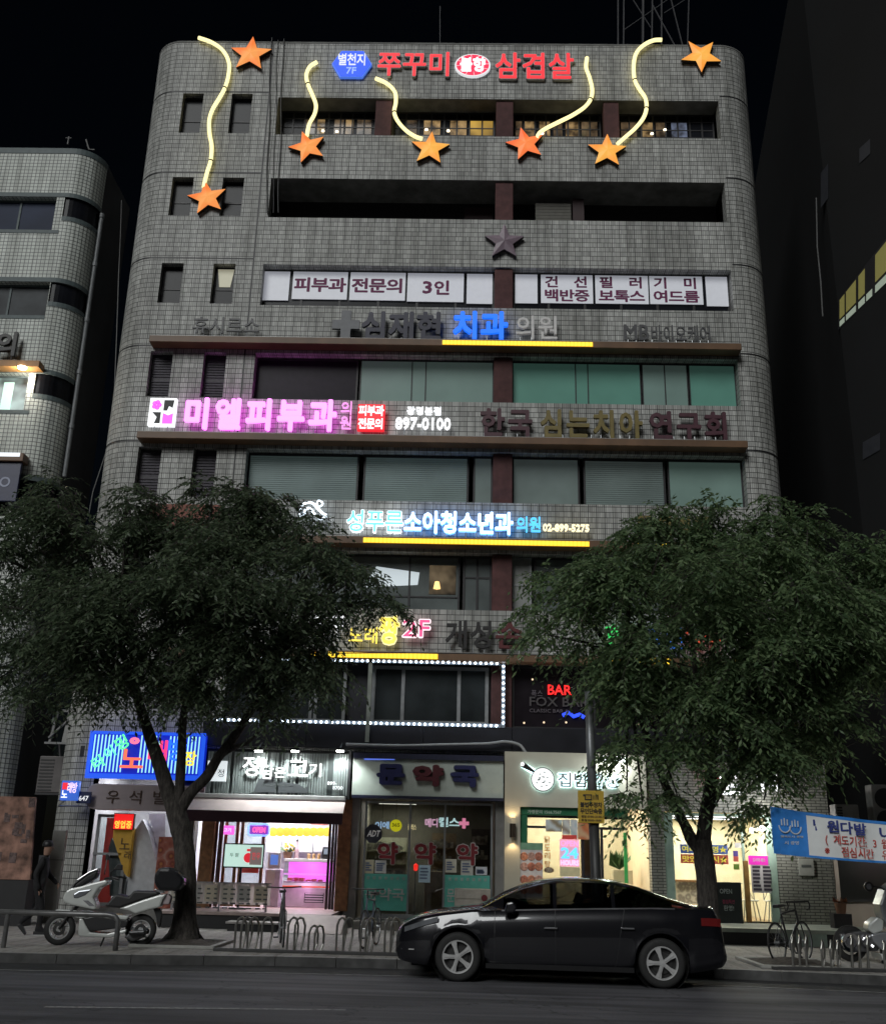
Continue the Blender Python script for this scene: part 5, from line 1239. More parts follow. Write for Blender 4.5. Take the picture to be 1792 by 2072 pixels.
for i in range(6):
    a = x0+.1+(x1-x0-.1)*i/6; pp = MB().box(a, a+(x1-x0)/6-.12, 25.335, 25.342, z0+.06, z1-.05).build('menu_sheet', M('menu_paper%d' % (i % 3), ((.52, .49, .42), (.42, .42, .40), (.56, .51, .40))[i % 3], .7), mb_)
    tx = MB()
    for r_ in range(5):
        for c_ in range(2): l_ = rr.uniform(.06, .13); xx = a+.05+c_*.17; tx.box(xx, xx+l_, 25.328, 25.334, z1-.15-r_*.1, z1-.115-r_*.1)
    tx.build('print_line', M('grey_print', (.1, .11, .11), .5), pp)
rk = MB(); [rk.box(x-.02, x+.02, 25.42, 25.46, ZF, z1+.02) for x in (x0+.1, (x0+x1)/2, x1-.1)]; rk.box(x0, x1, 25.42, 25.45, z1-.01, z1+.02).build('rack', SILV, mb_)

# --- pharmacy
room('shop_room', -2.48, .86, 27.1, 30.4, ZF-.15, 3.3, M('dim_beige_wall', (.22, .20, .165), .6, var=.2, scale=2), M('dark_floor', (.10, .10, .10), .3))
ceil_light('dim ceiling light at the back of the pharmacy', -2.2, -1.2, 29.0, 29.3, 3.2, (1, .98, .85), 22, 2.)
box('threshold', COLM, bld, -2.48, .86, 26.5, 27.1, .15, ZF-.15)
t, x0, x1, z0, z1 = sgn('fascia_sign', 'grey green pharmacy fascia with navy and dark red letters', (713, 1538, 1018, 1612), 26.5)
box('panel', M('grey_green_fascia', (.56, .62, .56), .4, var=.05), t, x0, x1, 26.5, 26.9, z0, z1)
box('top_rail', M('navy_rail', (.02, .022, .05), .4), t, x0, x1, 26.4, 26.9, z1, z1+.13); box('bottom_rail', M('navy_rail', (.02, .022, .05), .4), t, x0, x1, 26.47, 26.9, z0-.07, z0)
for ch, b, m in (('문', (315, 315, 598, 522), M('navy_letter', (.022, .025, .105), .4)), ('약', (668, 322, 978, 536), M('dark_red_letter2', (.10, .018, .025), .4)), ('국', (1043, 330, 1328, 546), M('navy_letter', (.022, .025, .105), .4))):
    put_text(ch, *R2(zp, *b, 26.35), 26.35, m, t, 'letter', .06, .14)
sm_ = MB(); rr = random.Random(8)
for i in range(26): a = at(*zp(195+i*11.5, 264), 26.49); sm_.box(a[0], a[0]+.035, 26.488, 26.498, a[2]-.03, a[2]+.03*rr.random())
sm_.build('small_print', E('faint_blue_led', (.15, .25, .9), .7), t)
gt = thing('storefront', 'dark framed pharmacy glass front with three red window letters and teal panels', 'shop front', (-.8, 27, ZF-.1))
x0, x1, z0, z1 = A2(735, 1624, 996, 1848, 26.95); z0 = ZF-.14
m = MB(); m.box(x0, x0+.05, 26.9, 26.98, z0, z1).box(x1-.05, x1, 26.9, 26.98, z0, z1).box(x0+.05, x1-.05, 26.9, 26.98, z1-.05, z1).box(x0+.05, x1-.05, 26.9, 26.98, z0, z0+.1)
xa, xb = at(*zp(628, 1500), 26.95)[0], at(*zp(978, 1500), 26.95)[0]
m.box(xa-.025, xa+.025, 26.905, 26.975, z0+.1, z1-.05).box(xb-.025, xb+.025, 26.905, 26.975, z0+.1, z1-.05); m.build('frame', SILV, gt)
box('pane', glass_mat('dark_shop_glass', (.75, .78, .76)), gt, x0+.05, x1-.05, 26.935, 26.943, z0+.1, z1-.05)
TEAL = M('teal_vinyl', (.13, .52, .43), .5, var=.06)
for b in ((175, 1402, 624, 1765), (984, 1415, 1432, 1765)):
    a = R2(zp, *b, 26.92); pn = box('teal_panel', TEAL, gt, a[0], a[1], 26.915, 26.93, max(a[2], z0+.02), a[3]); ds = MB()
    for i in range(7): xx = a[0]+.1+i*(a[1]-a[0]-.1)/7; ds.box(xx, xx+.07, 26.908, 26.914, a[3]-.13, a[3]-.06)
    ds.build('white_mark', M('pale_teal_print', (.30, .46, .42), .5), pn)
PWH = M('white_vinyl', (.55, .56, .55), .5)
put_letters('문약국', *R2(zp, 200, 1540, 595, 1665, 26.9), 26.9, PWH, gt, .015, .012, .04, name='white_letter'); put_text('문', *R2(zp, 1010, 1550, 1085, 1680, 26.9), 26.9, PWH, gt, 'white_letter', .015, .012)
for b in ((322, 1088, 528, 1308), (686, 1090, 902, 1310), (1103, 1098, 1314, 1318)):
    o = put_text('약', *R2(zp, *b, 26.88), 26.88, M('dark_red_vinyl', (.22, .022, .03), .5), gt, 'red_letter', .035, .02)
    bx = R2(zp, *b, 26.88); g_ = .02; put_text('약', bx[0]-g_, bx[1]+g_, bx[2]-g_, bx[3]+g_, 26.895, PWH, o, 'white_rim', .062, .02)
c = at(*zp(285, 1005), 26.85); oc = [(c[0]+.23*math.cos(math.pi/8+i*math.pi/4), c[2]+.235*math.sin(math.pi/8+i*math.pi/4)) for i in range(8)]
t = thing('security_plate', 'dark octagonal alarm plate with white letters at the top left of the pharmacy glass', 'sign', (c[0], 26.85, c[2])); MB().prism(oc, 26.84, 26.88).build('panel', M('navy_grey_plate', (.05, .052, .07), .4), t); put_text('ADT', c[0]-.15, c[0]+.15, c[2]-.07, c[2]+.08, 26.832, M('white_ink', (.75, .75, .75), .5, em=(1, 1, 1), es=.1), t, 'lettering', .02, .006, shear=.2)
c = at(*zp(508, 925), 27.6); t = thing('reflected_disc', 'round yellow lit sign hanging inside the pharmacy', 'sign', (c[0], 27.6, c[2])); MB().lathe([(0, -.02), (.15, -.02), (.15, .02), (0, .02)], c, 'y', 24).build('disc', E('yellow_disc', (.85, .75, .02), .85), t); put_text('365', c[0]-.1, c[0]+.1, c[2]-.03, c[2]+.06, 27.57, M('brown_ink', (.08, .05, .02), .6), t, 'lettering', .02, .006)  # added glowing disc in place of a reflected sign from across the street
c = at(*zp(508, 925), 27.6); MB().cyl((c[0], 27.6, c[2]+.14), (c[0], 27.6, 3.28), .006, 5).build('added_cord', BLK, t)  # cord invented to hold the added disc
for b, tx, col, lab in (((300, 885, 445, 955), '이에', (.45, .65, 1), 'pale blue lit letters left of the round yellow sign inside the pharmacy'), ((625, 912, 708, 968), '플러스', (1, .8, .45), 'small amber lit letters beneath the beam inside the pharmacy'), ((792, 855, 925, 940), '메디', (1, .55, .8), 'pink lit letters inside the pharmacy'), ((925, 845, 1135, 938), '컬스', (.7, .95, 1), 'white lit letters to the right of the pink ones inside the pharmacy')):  # added glowing letters, in place of reflections of signs opposite
    t, x0, x1, z0, z1 = sgn('reflected_letters', lab, (*zp(b[0], b[1]), *zp(b[2], b[3])), 28.3); put_letters(tx, x0, x1, z0, z1, 28.3, E('reflected_%s' % tx, col, 1.0), t, .03, .03, .02); box('backing_bar', DKFR, t, x0, x1, 28.34, 28.37, (z0+z1)/2-.02, (z0+z1)/2+.02); MB().cyl(((x0+x1)/2, 28.35, z1-.1), ((x0+x1)/2, 28.35, 3.28), .006, 5).build('added_cord', BLK, t)  # added glowing letters imitate reflections of signs opposite; bar and cord invented
c = at(*zp(1178, 903), 28.3); t = thing('cross_sign', 'small pink lit cross at the end of the lit letters inside the pharmacy', 'sign', (c[0], 28.3, c[2])); k = .045; r = .13  # added cross belongs to the imitated reflection, as does its cord
MB().prism([(c[0]-k, c[2]-r), (c[0]+k, c[2]-r), (c[0]+k, c[2]-k), (c[0]+r, c[2]-k), (c[0]+r, c[2]+k), (c[0]+k, c[2]+k), (c[0]+k, c[2]+r), (c[0]-k, c[2]+r), (c[0]-k, c[2]+k), (c[0]-r, c[2]+k), (c[0]-r, c[2]-k), (c[0]-k, c[2]-k)], 28.3, 28.33).build('cross', E('pink_cross_reflection', (1, .3, .5), 1.1), t); MB().cyl((c[0], 28.32, c[2]+.1), (c[0], 28.32, 3.28), .006, 5).build('added_cord', BLK, t)
for b, mt, lab in (((995, 1255, 1105, 1388), (.5, .48, .40), 'cream notice on the right half of the pharmacy glass'), ((1148, 1270, 1268, 1416), (.46, .46, .42), 'tall cream notice under the right red window letter'), ((1292, 1332, 1406, 1412), (.5, .52, .55), 'white notice with bold dark words at the right end of the pharmacy glass'), ((732, 1315, 846, 1486), (.38, .5, .58), 'pale blue notice on the pharmacy door'), ((198, 1262, 290, 1395), (.45, .42, .30), 'yellowish notice at the left end of the pharmacy glass'), ((302, 1268, 412, 1395), (.46, .47, .45), 'pale notice with dark lines below the left red window letter')):
    t, x0, x1, z0, z1 = sgn('notice', lab, (*zp(b[0], b[1]), *zp(b[2], b[3])), 26.925, group='notices on the pharmacy glass'); box('sheet', M('paper_%d' % int(b[0]), mt, .7, em=mt, es=.08), t, x0, x1, 26.925, 26.931, z0, z1)
    ln = MB(); rr = random.Random(b[0])
    for q in range(4): zz0 = z1-.06-(z1-z0-.1)*q/4; ln.box(x0+.03, x0+.03+(x1-x0-.06)*rr.uniform(.5, 1), 26.918, 26.924, zz0-.035, zz0)
    ln.build('print_line', M('blue_grey_print', (.12, .16, .26), .6), t)
for i, (b, mt) in enumerate((((190, 1040, 610, 1400), (.52, .52, .40)), ((860, 1000, 1100, 1380), (.30, .22, .14)), ((1250, 960, 1440, 1400), (.10, .09, .09)))):
    x0, x1, z0, z1 = R2(zp, *b, 29.3); t = thing('medicine_shelf', ('pale medicine cabinet lit at the left inside the pharmacy', 'brown wooden shelf in the middle of the pharmacy', 'dark shelf at the right inside the pharmacy')[i], 'shelf', (x0, 29.3, ZF)); rr = random.Random(i)
    MB().box(x0, x1, 29.35, 29.6, ZF-.15, z1).build('carcass', M('shelf_wood%d' % i, mt, .6, var=.2), t); g = MB(); bx_ = MB()
    for q in range(5):
        zz0 = ZF+.1+q*(z1-ZF-.15)/5; g.box(x0, x1, 29.2, 29.348, zz0, zz0+.03); xx = x0+.02
        while xx < x1-.12: w_ = rr.uniform(.05, .13); bx_.box(xx, xx+w_*.9, 29.22, 29.34, zz0+.031, zz0+.03+rr.uniform(.08, .24)); xx += w_
    g.build('shelf_board', M('shelf_wood%d' % i, mt, .6, var=.2), t); bx_.build('carton', M('carton_mix', (.4, .38, .33), .6, var=.7, scale=7), t)
tag(box('counter', M('pharmacy_counter', (.33, .27, .18), .5, var=.2), None, -.9, .7, 28.6, 29.1, ZF-.14, 1.45, .02), 'beige counter inside the pharmacy', 'counter')
c = at(*zp(703, 1335), 28.0); t = thing('warning_lamp', 'small red lamp glowing inside the pharmacy door', 'lamp', c); MB().lathe([(0, -.1), (.05, -.07), (.06, .05), (0, .1)], c, 'z', 10).build('globe', E('red_globe', (1, .03, .02), 1.6), t); MB().cyl((c[0], 28, ZF-.14), (c[0], 28, c[2]-.08), .012, 6).build('stem', BLK, t)
t, x0, x1, z0, z1 = sgn('outdoor_unit', 'beige slatted metal box with a dark red mark before the right teal panel', (919, 1799, 992, 1846), 26.3, 'unit'); z0 = ZF-.15
box('casing', M('beige_casing', (.40, .37, .32), .5), t, x0, x1, 26.3, 26.7, z0, z1, .02); g = MB()
for q in range(3): zz0 = z0+.1+q*(z1-z0-.1)/3; g.box(x0+.03, x0+(x1-x0)*.72, 26.285, 26.298, zz0, zz0+(z1-z0)/3-.06)
g.build('slat', M('pale_beige_slat', (.46, .43, .38), .5), t); c = (x0+(x1-x0)*.83, 26.29, z1-.2); MB().lathe([(0, -.01), (.075, -.008), (.075, .008)], c, 'y', 16).build('round_mark', M('dark_red_mark', (.15, .015, .02), .5), t); MB().box(x0+.05, x0+.15, 26.32, 26.6, .34, z0).box(x1-.15, x1-.05, 26.32, 26.6, .34, z0).build('foot', BLK, t)
ps = box('step', M('granite_step', (.22, .21, .19), .7, var=.2), None, -2.48, .86, 26.0, 26.49, .15, .33, .01); tag(ps, 'granite step under the pharmacy front', 'step')

# --- home-cooking shop
room('shop_room', 1.14, 4.65, 27.0, 30.2, ZF-.1, 3.3, CREAM, M('wood_floor', (.30, .2, .11), .4))
ceil_light('front ceiling light in the home cooking shop', 1.8, 4.2, 27.6, 27.9, 3.29, (1, .88, .66), 120, 3)
ceil_light('rear ceiling light in the home cooking shop', 1.8, 4.2, 29.2, 29.5, 3.29, (1, .88, .66), 80, 3)
box('threshold', COLM, bld, 1.14, 4.65, 26.5, 27.0, .15, ZF-.1)
t, x0, x1, z0, z1 = sgn('fascia_sign', 'cream fascia with glowing frying pan emblem and halo lit letters', (1021, 1524, 1307, 1635), 26.45)
BEIG = M('cream_render', (.50, .47, .38), .6, var=.05, scale=3)
box('panel', BEIG, t, x0, x1, 26.45, 26.95, z0, z1); xc = at(1052, 1740, 26.45)[0]; box('side_column', BEIG, t, x0, xc, 26.45, 26.95, .15, z0-.002)
c = at(*zq(475, 490), 26.36); r = .29; HALO = E('aqua_halo', (.62, .95, 1), 4.0)
MB().lathe([(0, 0), (r*.97, 0), (r*.97, .04)], (c[0], 26.40, c[2]), 'y', 32).build('halo_light', HALO, t)
MB().lathe([(0, -.012), (r*.93, -.012), (r*.93, .0)], (c[0], 26.37, c[2]), 'y', 32).build('pan_face', E('pan_white', (1, 1, 1), 1.0), t)
MB().lathe([(r*.93, -.02), (r, -.02), (r, .025), (r*.93, .025)], (c[0], 26.365, c[2]), 'y', 32).build('pan_rim', M('dark_pan_rim', (.10, .13, .13), .4), t)
h0, h1 = at(*zq(385, 410), 26.36), at(*zq(265, 335), 26.36); MB().tube([h0, ((h0[0]+h1[0])/2, 26.36, (h0[2]+h1[2])/2), h1], [.03, .055, .075], 8).build('pan_handle', M('black_handle', (.03, .03, .03), .4), t); MB().lathe([(0, 0), (.05, 0), (.05, .02)], (h1[0], 26.29, h1[2]), 'y', 12).build('handle_light', E('pan_white', (1, 1, 1), 1.0), t); MB().tube([(h0[0], 26.42, h0[2]), (h1[0], 26.42, h1[2])], .07, 6).build('halo_light', HALO, t)
pt = MB(); rr = random.Random(4)
for i in range(16): a = rr.random()*6.28; q = rr.uniform(.2, .8)*r; pt.box(c[0]+q*math.cos(a)-.03, c[0]+q*math.cos(a)+.02, 26.35, 26.356, c[2]+q*math.sin(a)*.8-.012, c[2]+q*math.sin(a)*.8+.012)
pt.build('pan_print', M('grey_print2', (.45, .55, .55), .5), t)
x0, x1, z0, z1 = R2(zq, 625, 425, 1270, 575, 26.36); put_letters('집밥한상', x0, x1, z0, z1, 26.36, M('white_letter_face', (.34, .36, .36), .5), t, .02, .02, .06)
put_letters('집밥한상', x0, x1, z0, z1, 26.395, HALO, t, .05, .03, .06, name='letter_halo')
t, x0, x1, z0, z1 = sgn('light_bar', 'white light bar above the halo lit letters of the cream fascia', (1218, 1530, 1266, 1542), 26.2, 'lamp'); box('tube', E('bar_white', (.95, 1, 1), 6), t, x0, x1, 26.2, 26.26, z0, z1, .01); box('arm', BLK, t, (x0+x1)/2-.02, (x0+x1)/2+.02, 26.27, 26.45, (z0+z1)/2-.02, (z0+z1)/2+.02); lamp_light(t, ((x0+x1)/2, 26.15, z0-.06), (.9, 1, 1), 45, .1)
p = at(1037, 1681, 26.35); t = thing('wall_lamp', 'dark up and down wall lamp on the cream column', 'wall lamp', (p[0], 26.45, p[2])); MB().lathe([(.03, -.16), (.075, -.16), (.075, .16), (.03, .16), (.03, -.16)], (p[0], 26.33, p[2]), 'z', 16).build('shade', M('dark_bronze', (.06, .045, .03), .4, .5), t); box('mount', M('dark_bronze', (.06, .045, .03), .4, .5), t, p[0]-.03, p[0]+.03, 26.40, 26.449, p[2]-.05, p[2]+.05)
for s in (-1, 1): MB().lathe([(0, 0), (.028, 0), (.028, .02), (0, .02)], (p[0], 26.33, p[2]+s*.14), 'z', 10).build('bulb', E('warm_bulb', (1, .75, .42), 20), t); lamp_light(t, (p[0], 26.33, p[2]+s*.22), (1, .72, .38), 9, .03, 1.9, (p[0], 26.42, p[2]+s*1.2))
t = thing('storefront', 'green framed glass shop front with posters under the cream fascia', 'shop front', (2.8, 26.7, ZF)); GRN = M('green_frame', (.02, .15, .07), .4)
a = R2(zq, 247, 786, 1342, 868, 26.6); hd = box('header', GRN, t, a[0], a[1], 26.55, 26.9, a[2], a[3], .01); put_text('가맹문의 1566.7567', *R2(zq, 318, 806, 666, 846, 26.54), 26.535, M('pale_green_ink', (.5, .62, .52), .5), hd, 'lettering', .02, .008)
b = R2(zq, 247, 868, 316, 1145, 26.6); box('green_post', GRN, t, b[0], b[1], 26.56, 26.9, ZF-.1, a[2]-.002)
m = MB(); zt_ = a[2]-.004; x1_ = at(*zq(1345, 1100), 26.7)[0]; b2 = R2(zq, 316, 975, 1060, 1000, 26.7); m.box(b[1], x1_, 26.66, 26.74, b2[2], b2[3]); m.box(b[1], x1_, 26.66, 26.74, zt_-.05, zt_); xm_ = at(*zq(1070, 1200), 26.7)[0]; m.box(xm_, xm_+.06, 26.66, 26.74, ZF-.1, b2[2]); xd = at(*zq(870, 1200), 26.7)[0]; m.box(xd, xd+.07, 26.66, 26.74, ZF-.1, b2[2]); m.build('frame', DKFR, t)
box('pane', GLS, t, b[1], x1_, 26.69, 26.70, ZF-.1, zt_-.05)
g = R2(zq, 1308, 1040, 1342, 1300, 26.8); box('green_strip', E('green_strip', (.08, .5, .12), .5), t, g[0], g[1], 26.8, 26.84, ZF, g[3])
wd = R2(zq, 870, 1100, 1000, 1500, 27.3); tag(box('brown_partition', M('brown_partition', (.22, .12, .075), .5), None, wd[0], wd[1], 27.3, 27.4, ZF-.1, wd[3]), 'brown partition panel behind the parking sign pole inside the home cooking shop', 'partition')
t, x0, x1, z0, z1 = sgn('menu_board', 'white menu board with two columns of round dishes on the cream shop front', (*zq(232, 1145), *zq(476, 1720)), 26.5, 'menu board')
box('board', M('white_menu', (.56, .52, .50), .6, em=(1, .9, .85), es=.06), t, x0, x1, 26.5, 26.53, z0, z1); box('header', M('pale_green_header', (.22, .40, .26), .5), t, x0, x1, 26.492, 26.499, z1-.16, z1)
for i in range(4):
    for k in range(3):
        c = at(*zq(282+k*76, 1285+i*105+(28 if i > 1 else 0)), 26.49); MB().lathe([(0, -.006), (.085, -.003), (.1, .005)], c, 'y', 16).build('dish', M('dish_%d' % ((i+k) % 3), ((.55, .22, .13), (.5, .28, .22), (.45, .16, .10))[(i+k) % 3], .5, var=.5, scale=20), t)
t, x0, x1, z0, z1 = sgn('vertical_sign', 'vertical orange lettering on the cream shop glass', (*zq(488, 1068), *zq(556, 1405)), 26.62); 
for i, ch in enumerate('닭도리탕'): h_ = (z1-z0)/4; put_text(ch, x0+.01, x1-.01, z1-h_*(i+1)+.02, z1-h_*i-.02, 26.62, M('orange_vinyl', (.52, .22, .06), .5), t, 'letter', .03, .01)
t, x0, x1, z0, z1 = sgn('neon_sign', 'tall pink and blue neon sign for round the clock opening', (*zq(650, 1108), *zq(852, 1392)), 26.6); H = z1-z0
box('panel', E('blush_panel', (.95, .55, .65), .5), t, x0, x1, 26.62, 26.64, z0, z1); box('red_cap', M('red_notice', (.5, .05, .04), .5), t, x0+.06, x1-.06, 26.60, 26.63, z1+.002, z1+.1)
put_text('OPEN', x0+.02, x1-.02, z0+H*.74, z1-.03, 26.59, E('rose_neon', (1, .25, .5), 1.6), t, 'lettering', .02, .02); put_text('24', x0+.03, x1-.03, z0+H*.3, z0+H*.7, 26.59, E('azure_neon', (.1, .5, 1), 1.6), t, 'lettering', .03, .02); put_text('HOURS', x0+.02, x1-.02, z0+H*.05, z0+H*.24, 26.59, E('pink_white_neon', (1, .45, .75), 1.6), t, 'lettering', .02, .02)
FP = [((505, 905, 672, 1030), [(.5, .62, .66), (.25, .2, .12), (.55, .6, .6)], 'food photo panel with a blue corner at the left above the neon sign'), ((676, 905, 758, 1060), [(.5, .42, .38), (.6, .62, .6), (.3, .25, .2)], 'pale food photo panel above the neon sign'), ((762, 905, 832, 1100), [(.35, .5, .6), (.6, .62, .62), (.4, .5, .5)], 'pale blue food photo panel left of the parking sign'), ((836, 930, 985, 1110), [(.6, .28, .1), (.5, .15, .06), (.55, .35, .2)], 'orange food photo panel behind the parking sign')]
for b, cols, lab in FP:
    t, x0, x1, z0, z1 = sgn('food_poster', lab, (*zq(b[0], b[1]), *zq(b[2], b[3])), 26.62, 'poster', 'food photo panels in the cream shop window'); mm = collage(bpy.data.materials.new('food_print'), cols, 3.5, .12)
    box('print', mm, t, x0, x1, 26.62, 26.645, z0, z1)
t, x0, x1, z0, z1 = sgn('round_plaque', 'oval brown OPEN plaque and cream notice low in the cream shop window', (*zq(488, 1395), *zq(590, 1455)), 26.6); cx, cz = (x0+x1)/2, (z0+z1)/2; MB().prism([(cx+(x1-x0)/2*math.cos(i*.2618), cz+(z1-z0)/2*math.sin(i*.2618)) for i in range(24)], 26.6, 26.63).build('plaque', M('brown_plaque', (.16, .09, .05), .5), t); put_text('OPEN', x0+.05, x1-.05, cz-.05, cz+.05, 26.592, CREAM, t, depth=.006)
a = R2(zq, 650, 1395, 860, 1490, 26.6); nb2 = box('notice_sheet', M('cream_notice', (.56, .50, .30), .6, em=(1, .9, .5), es=.08), t, a[0], a[1], 26.6, 26.63, a[2], a[3])
cab = thing('shelf_unit', 'cream shelf with green plants by the right door of the home cooking shop', 'shelf', (4.1, 28, ZF)); box('unit', CREAM, cab, 3.9, 4.4, 28, 28.4, ZF-.1, 1.6, .01); g = MB(); rr = random.Random(9)
for q in range(60): a = rr.random()*6.28; b = rr.uniform(.05, .3); g.face([(4.1, 28.2, 1.6), (4.1+b*math.cos(a), 28.2+b*math.sin(a), 1.7+rr.random()*.4), (4.1+b*math.cos(a+.25), 28.2+b*math.sin(a+.25), 1.68+rr.random()*.4)])
g.build('plant', M('dark_leaf', (.05, .11, .04), .6), cab)

# --- right shop
room('shop_room', 5.0, 7.72, 27.0, 29.8, ZF, 3.0, M('warm_cream_wall', (.66, .60, .45), .6, var=.08), M('wood_floor', (.30, .2, .11), .4))
ceil_light('front ceiling light in the far right shop', 5.4, 7.3, 27.5, 27.8, 2.99, (1, .93, .76), 150, 3)
ceil_light('rear ceiling light in the far right shop', 5.4, 7.3, 28.9, 29.2, 2.99, (1, .90, .66), 60, 3)
t = thing('storefront', 'mint framed glass front of the far right brick shop', 'shop front', (6.3, 26.9, ZF)); MINT = M('mint_frame', (.30, .42, .36), .4)
x0, x1, z0, z1 = A2(1345, 1672, 1588, 1872, 26.9); z0 = ZF; x0 = 5.01; x1 = 7.71; z1 = 2.98
m = MB(); m.box(x0, x0+.22, 26.8, 26.9, z0, z1).box(x1-.2, x1, 26.8, 26.9, z0, z1).box(x0+.22, x1-.2, 26.8, 26.9, z1-.07, z1); xm_ = at(*zr(735, 900), 26.85)[0]; m.box(xm_, xm_+.05, 26.8, 26.9, z0, z1-.07); m.build('frame', MINT, t); box('pane', GLS, t, x0+.22, x1-.2, 26.85, 26.858, z0, z1-.07)
t = thing('letter_sign', 'lit red mark and white letters on the brick above the far right shop', 'sign', (6.5, 26.5, 3.5)); c = at(*zr(505, 145), 26.5); MB().lathe([(0, -.05), (.14, -.04), (.14, .05), (0, .05)], c, 'y', 16).build('red_mark', E('red_mark_light', (1, .03, .06), 1.2), t); a = R2(zr, 545, 110, 700, 250, 26.5); put_text('도', *a, 26.5, E('shop_letter_white', (.95, .97, 1), 2.), t, 'letter', .03, .08); a = R2(zr, 795, 100, 1000, 225, 26.5); put_letters('시락', *a, 26.5, E('shop_letter_white', (.95, .97, 1), 2.), t, .02, .08)
lamp_light(t, (6.6, 26.2, 3.3), (.9, .95, 1), 5, .1)
t = thing('blackboard', 'black chalkboard sign with white and pink handwriting beside the right trunk', 'sign board', (6.5, 26.3, ZF)); x0, x1, z0, z1 = R2(zr, 532, 905, 722, 1188, 26.3); z0 = ZF-.02; box('board', M('chalkboard', (.02, .025, .027), .6), t, x0, x1, 26.3, 26.36, z0, z1, .01)
for tx, b, m in (('OPEN', (555, 955, 645, 990), M('chalk_white', (.5, .55, .55), .8)), ('점심특선', (575, 1035, 665, 1065), M('chalk_pink', (.45, .05, .14), .8)), ('환영!', (585, 1078, 660, 1118), M('chalk_white', (.5, .55, .55), .8))): put_text(tx, *R2(zr, *b, 26.29), 26.292, m, t, 'chalk_line', .0, .006)
t, x0, x1, z0, z1 = sgn('menu_sign', 'magenta headed price list on the glass of the far right shop', (*zr(776, 708), *zr(930, 985)), 26.72, 'menu sign'); H = z1-z0; box('header', E('magenta_header', (.8, .03, .5), .55), t, x0, x1-.03, 26.72, 26.74, z1-H*.25, z1); put_text('도시락 세트', x0+.1, x1-.1, z1-H*.17, z1-H*.07, 26.712, PWH, t, depth=.006)
box('sheet', M('white_list', (.6, .58, .6), .6), t, x0+.04, x1, 26.73, 26.742, z0, z1-H*.25-.002); g = MB(); rr = random.Random(6)
for q in range(7):
    for k in range(2): g.box(x0+.08+k*(x1-x0)*.5, x0+.08+k*(x1-x0)*.5+(x1-x0)*rr.uniform(.3, .42), 26.722, 26.729, z0+.05+q*H*.1, z0+.05+q*H*.1+.055)
g.build('print_line', M('dark_print', (.06, .05, .07), .6), t)
t, x0, x1, z0, z1 = sgn('shop_banner', 'two colourful strips with yellow words on the glass left of the right trunk', (*zr(262, 625), *zr(616, 768)), 26.72, 'banner'); zm = (z0+z1)/2; box('upper_strip', M('blue_strip', (.10, .16, .45), .5, em=(.1, .2, .6), es=.15), t, x0, x1, 26.72, 26.74, zm+.01, z1); box('lower_strip', M('red_strip', (.5, .10, .08), .5, em=(.8, .15, .1), es=.15), t, x0, x1, 26.72, 26.74, z0, zm-.01); put_letters('여러분환영★', x0+.03, x1-.03, zm+.04, z1-.03, 26.712, E('lemon_print', (.85, .75, .1), .6), t, .02, .006, .05); put_letters('맛있는도시★', x0+.03, x1-.03, z0+.03, zm-.04, 26.712, E('lemon_print', (.85, .75, .1), .6), t, .02, .006, .05)
p = at(*zr(870, 505), 26.6); t = thing('globe_lamp', 'bright white globe lamp at the top of the far right shop front', 'lamp', p); MB().lathe([(0, -.07), (.06, -.04), (.07, 0), (.06, .04), (0, .07)], p, 'z', 14).build('globe', E('globe_white', (1, .97, .9), 14), t); MB().cyl((p[0], 26.6, p[2]+.06), (p[0], 26.75, p[2]+.16), .015, 6).build('arm', BLK, t); lamp_light(t, (p[0], 26.2, p[2]-.02), (1, .97, .9), 60, .07)
for i, b in enumerate(((655, 672, 692, 752), (658, 770, 700, 812), (665, 612, 715, 648))):
    x0, x1, z0, z1 = R2(zr, *b, 26.72); t = thing('sticker', ('purple and red sticker', 'green sticker', 'white oval sticker')[i]+' on the far right shop glass', 'sticker', (x0, 26.72, z0)); box('film', M('sticker%d' % i, ((.12, .08, .35), (.2, .34, .06), (.6, .6, .6))[i], .5), t, x0, x1, 26.72, 26.73, z0, z1)
    if i == 0: box('red_half', M('red_strip', (.5, .10, .08), .5), t, x0, x1, 26.712, 26.719, z0, (z0+z1)/2)
wpost = R2(zr, 738, 745, 775, 1088, 26.65); tag(box('wooden_post', M('honey_wood', (.36, .2, .06), .5, var=.2), None, wpost[0], wpost[1], 26.62, 26.7, ZF, wpost[3], .01), 'honey coloured wooden post before the price list', 'post')


def stool(x, y, label):
    t = thing('metal_chair', label, 'chair', (x, y, ZF), 'metal chairs in the far right shop')
    for sx in (-.17, .17):
        for sy in (-.17, .17): MB().tube([(x+sx*.8, y+sy*.8, ZF+.45), (x+sx*1.2, y+sy*1.2, ZF)], .014, 6).build('leg', SILV, t)
    box('seat', WHW, t, x-.2, x+.2, y-.2, y+.2, ZF+.45, ZF+.48, .02)
    MB().tube([(x-.18, y+.18, ZF+.48), (x-.18, y+.22, ZF+.85), (x+.18, y+.22, ZF+.85), (x+.18, y+.18, ZF+.48)], .014, 6).build('back_frame', SILV, t); MB().tube([(x-.16, y+.2, ZF+.5), (x, y+.22, ZF+.84), (x+.16, y+.2, ZF+.5)], .01, 5).build('back_arch', SILV, t)


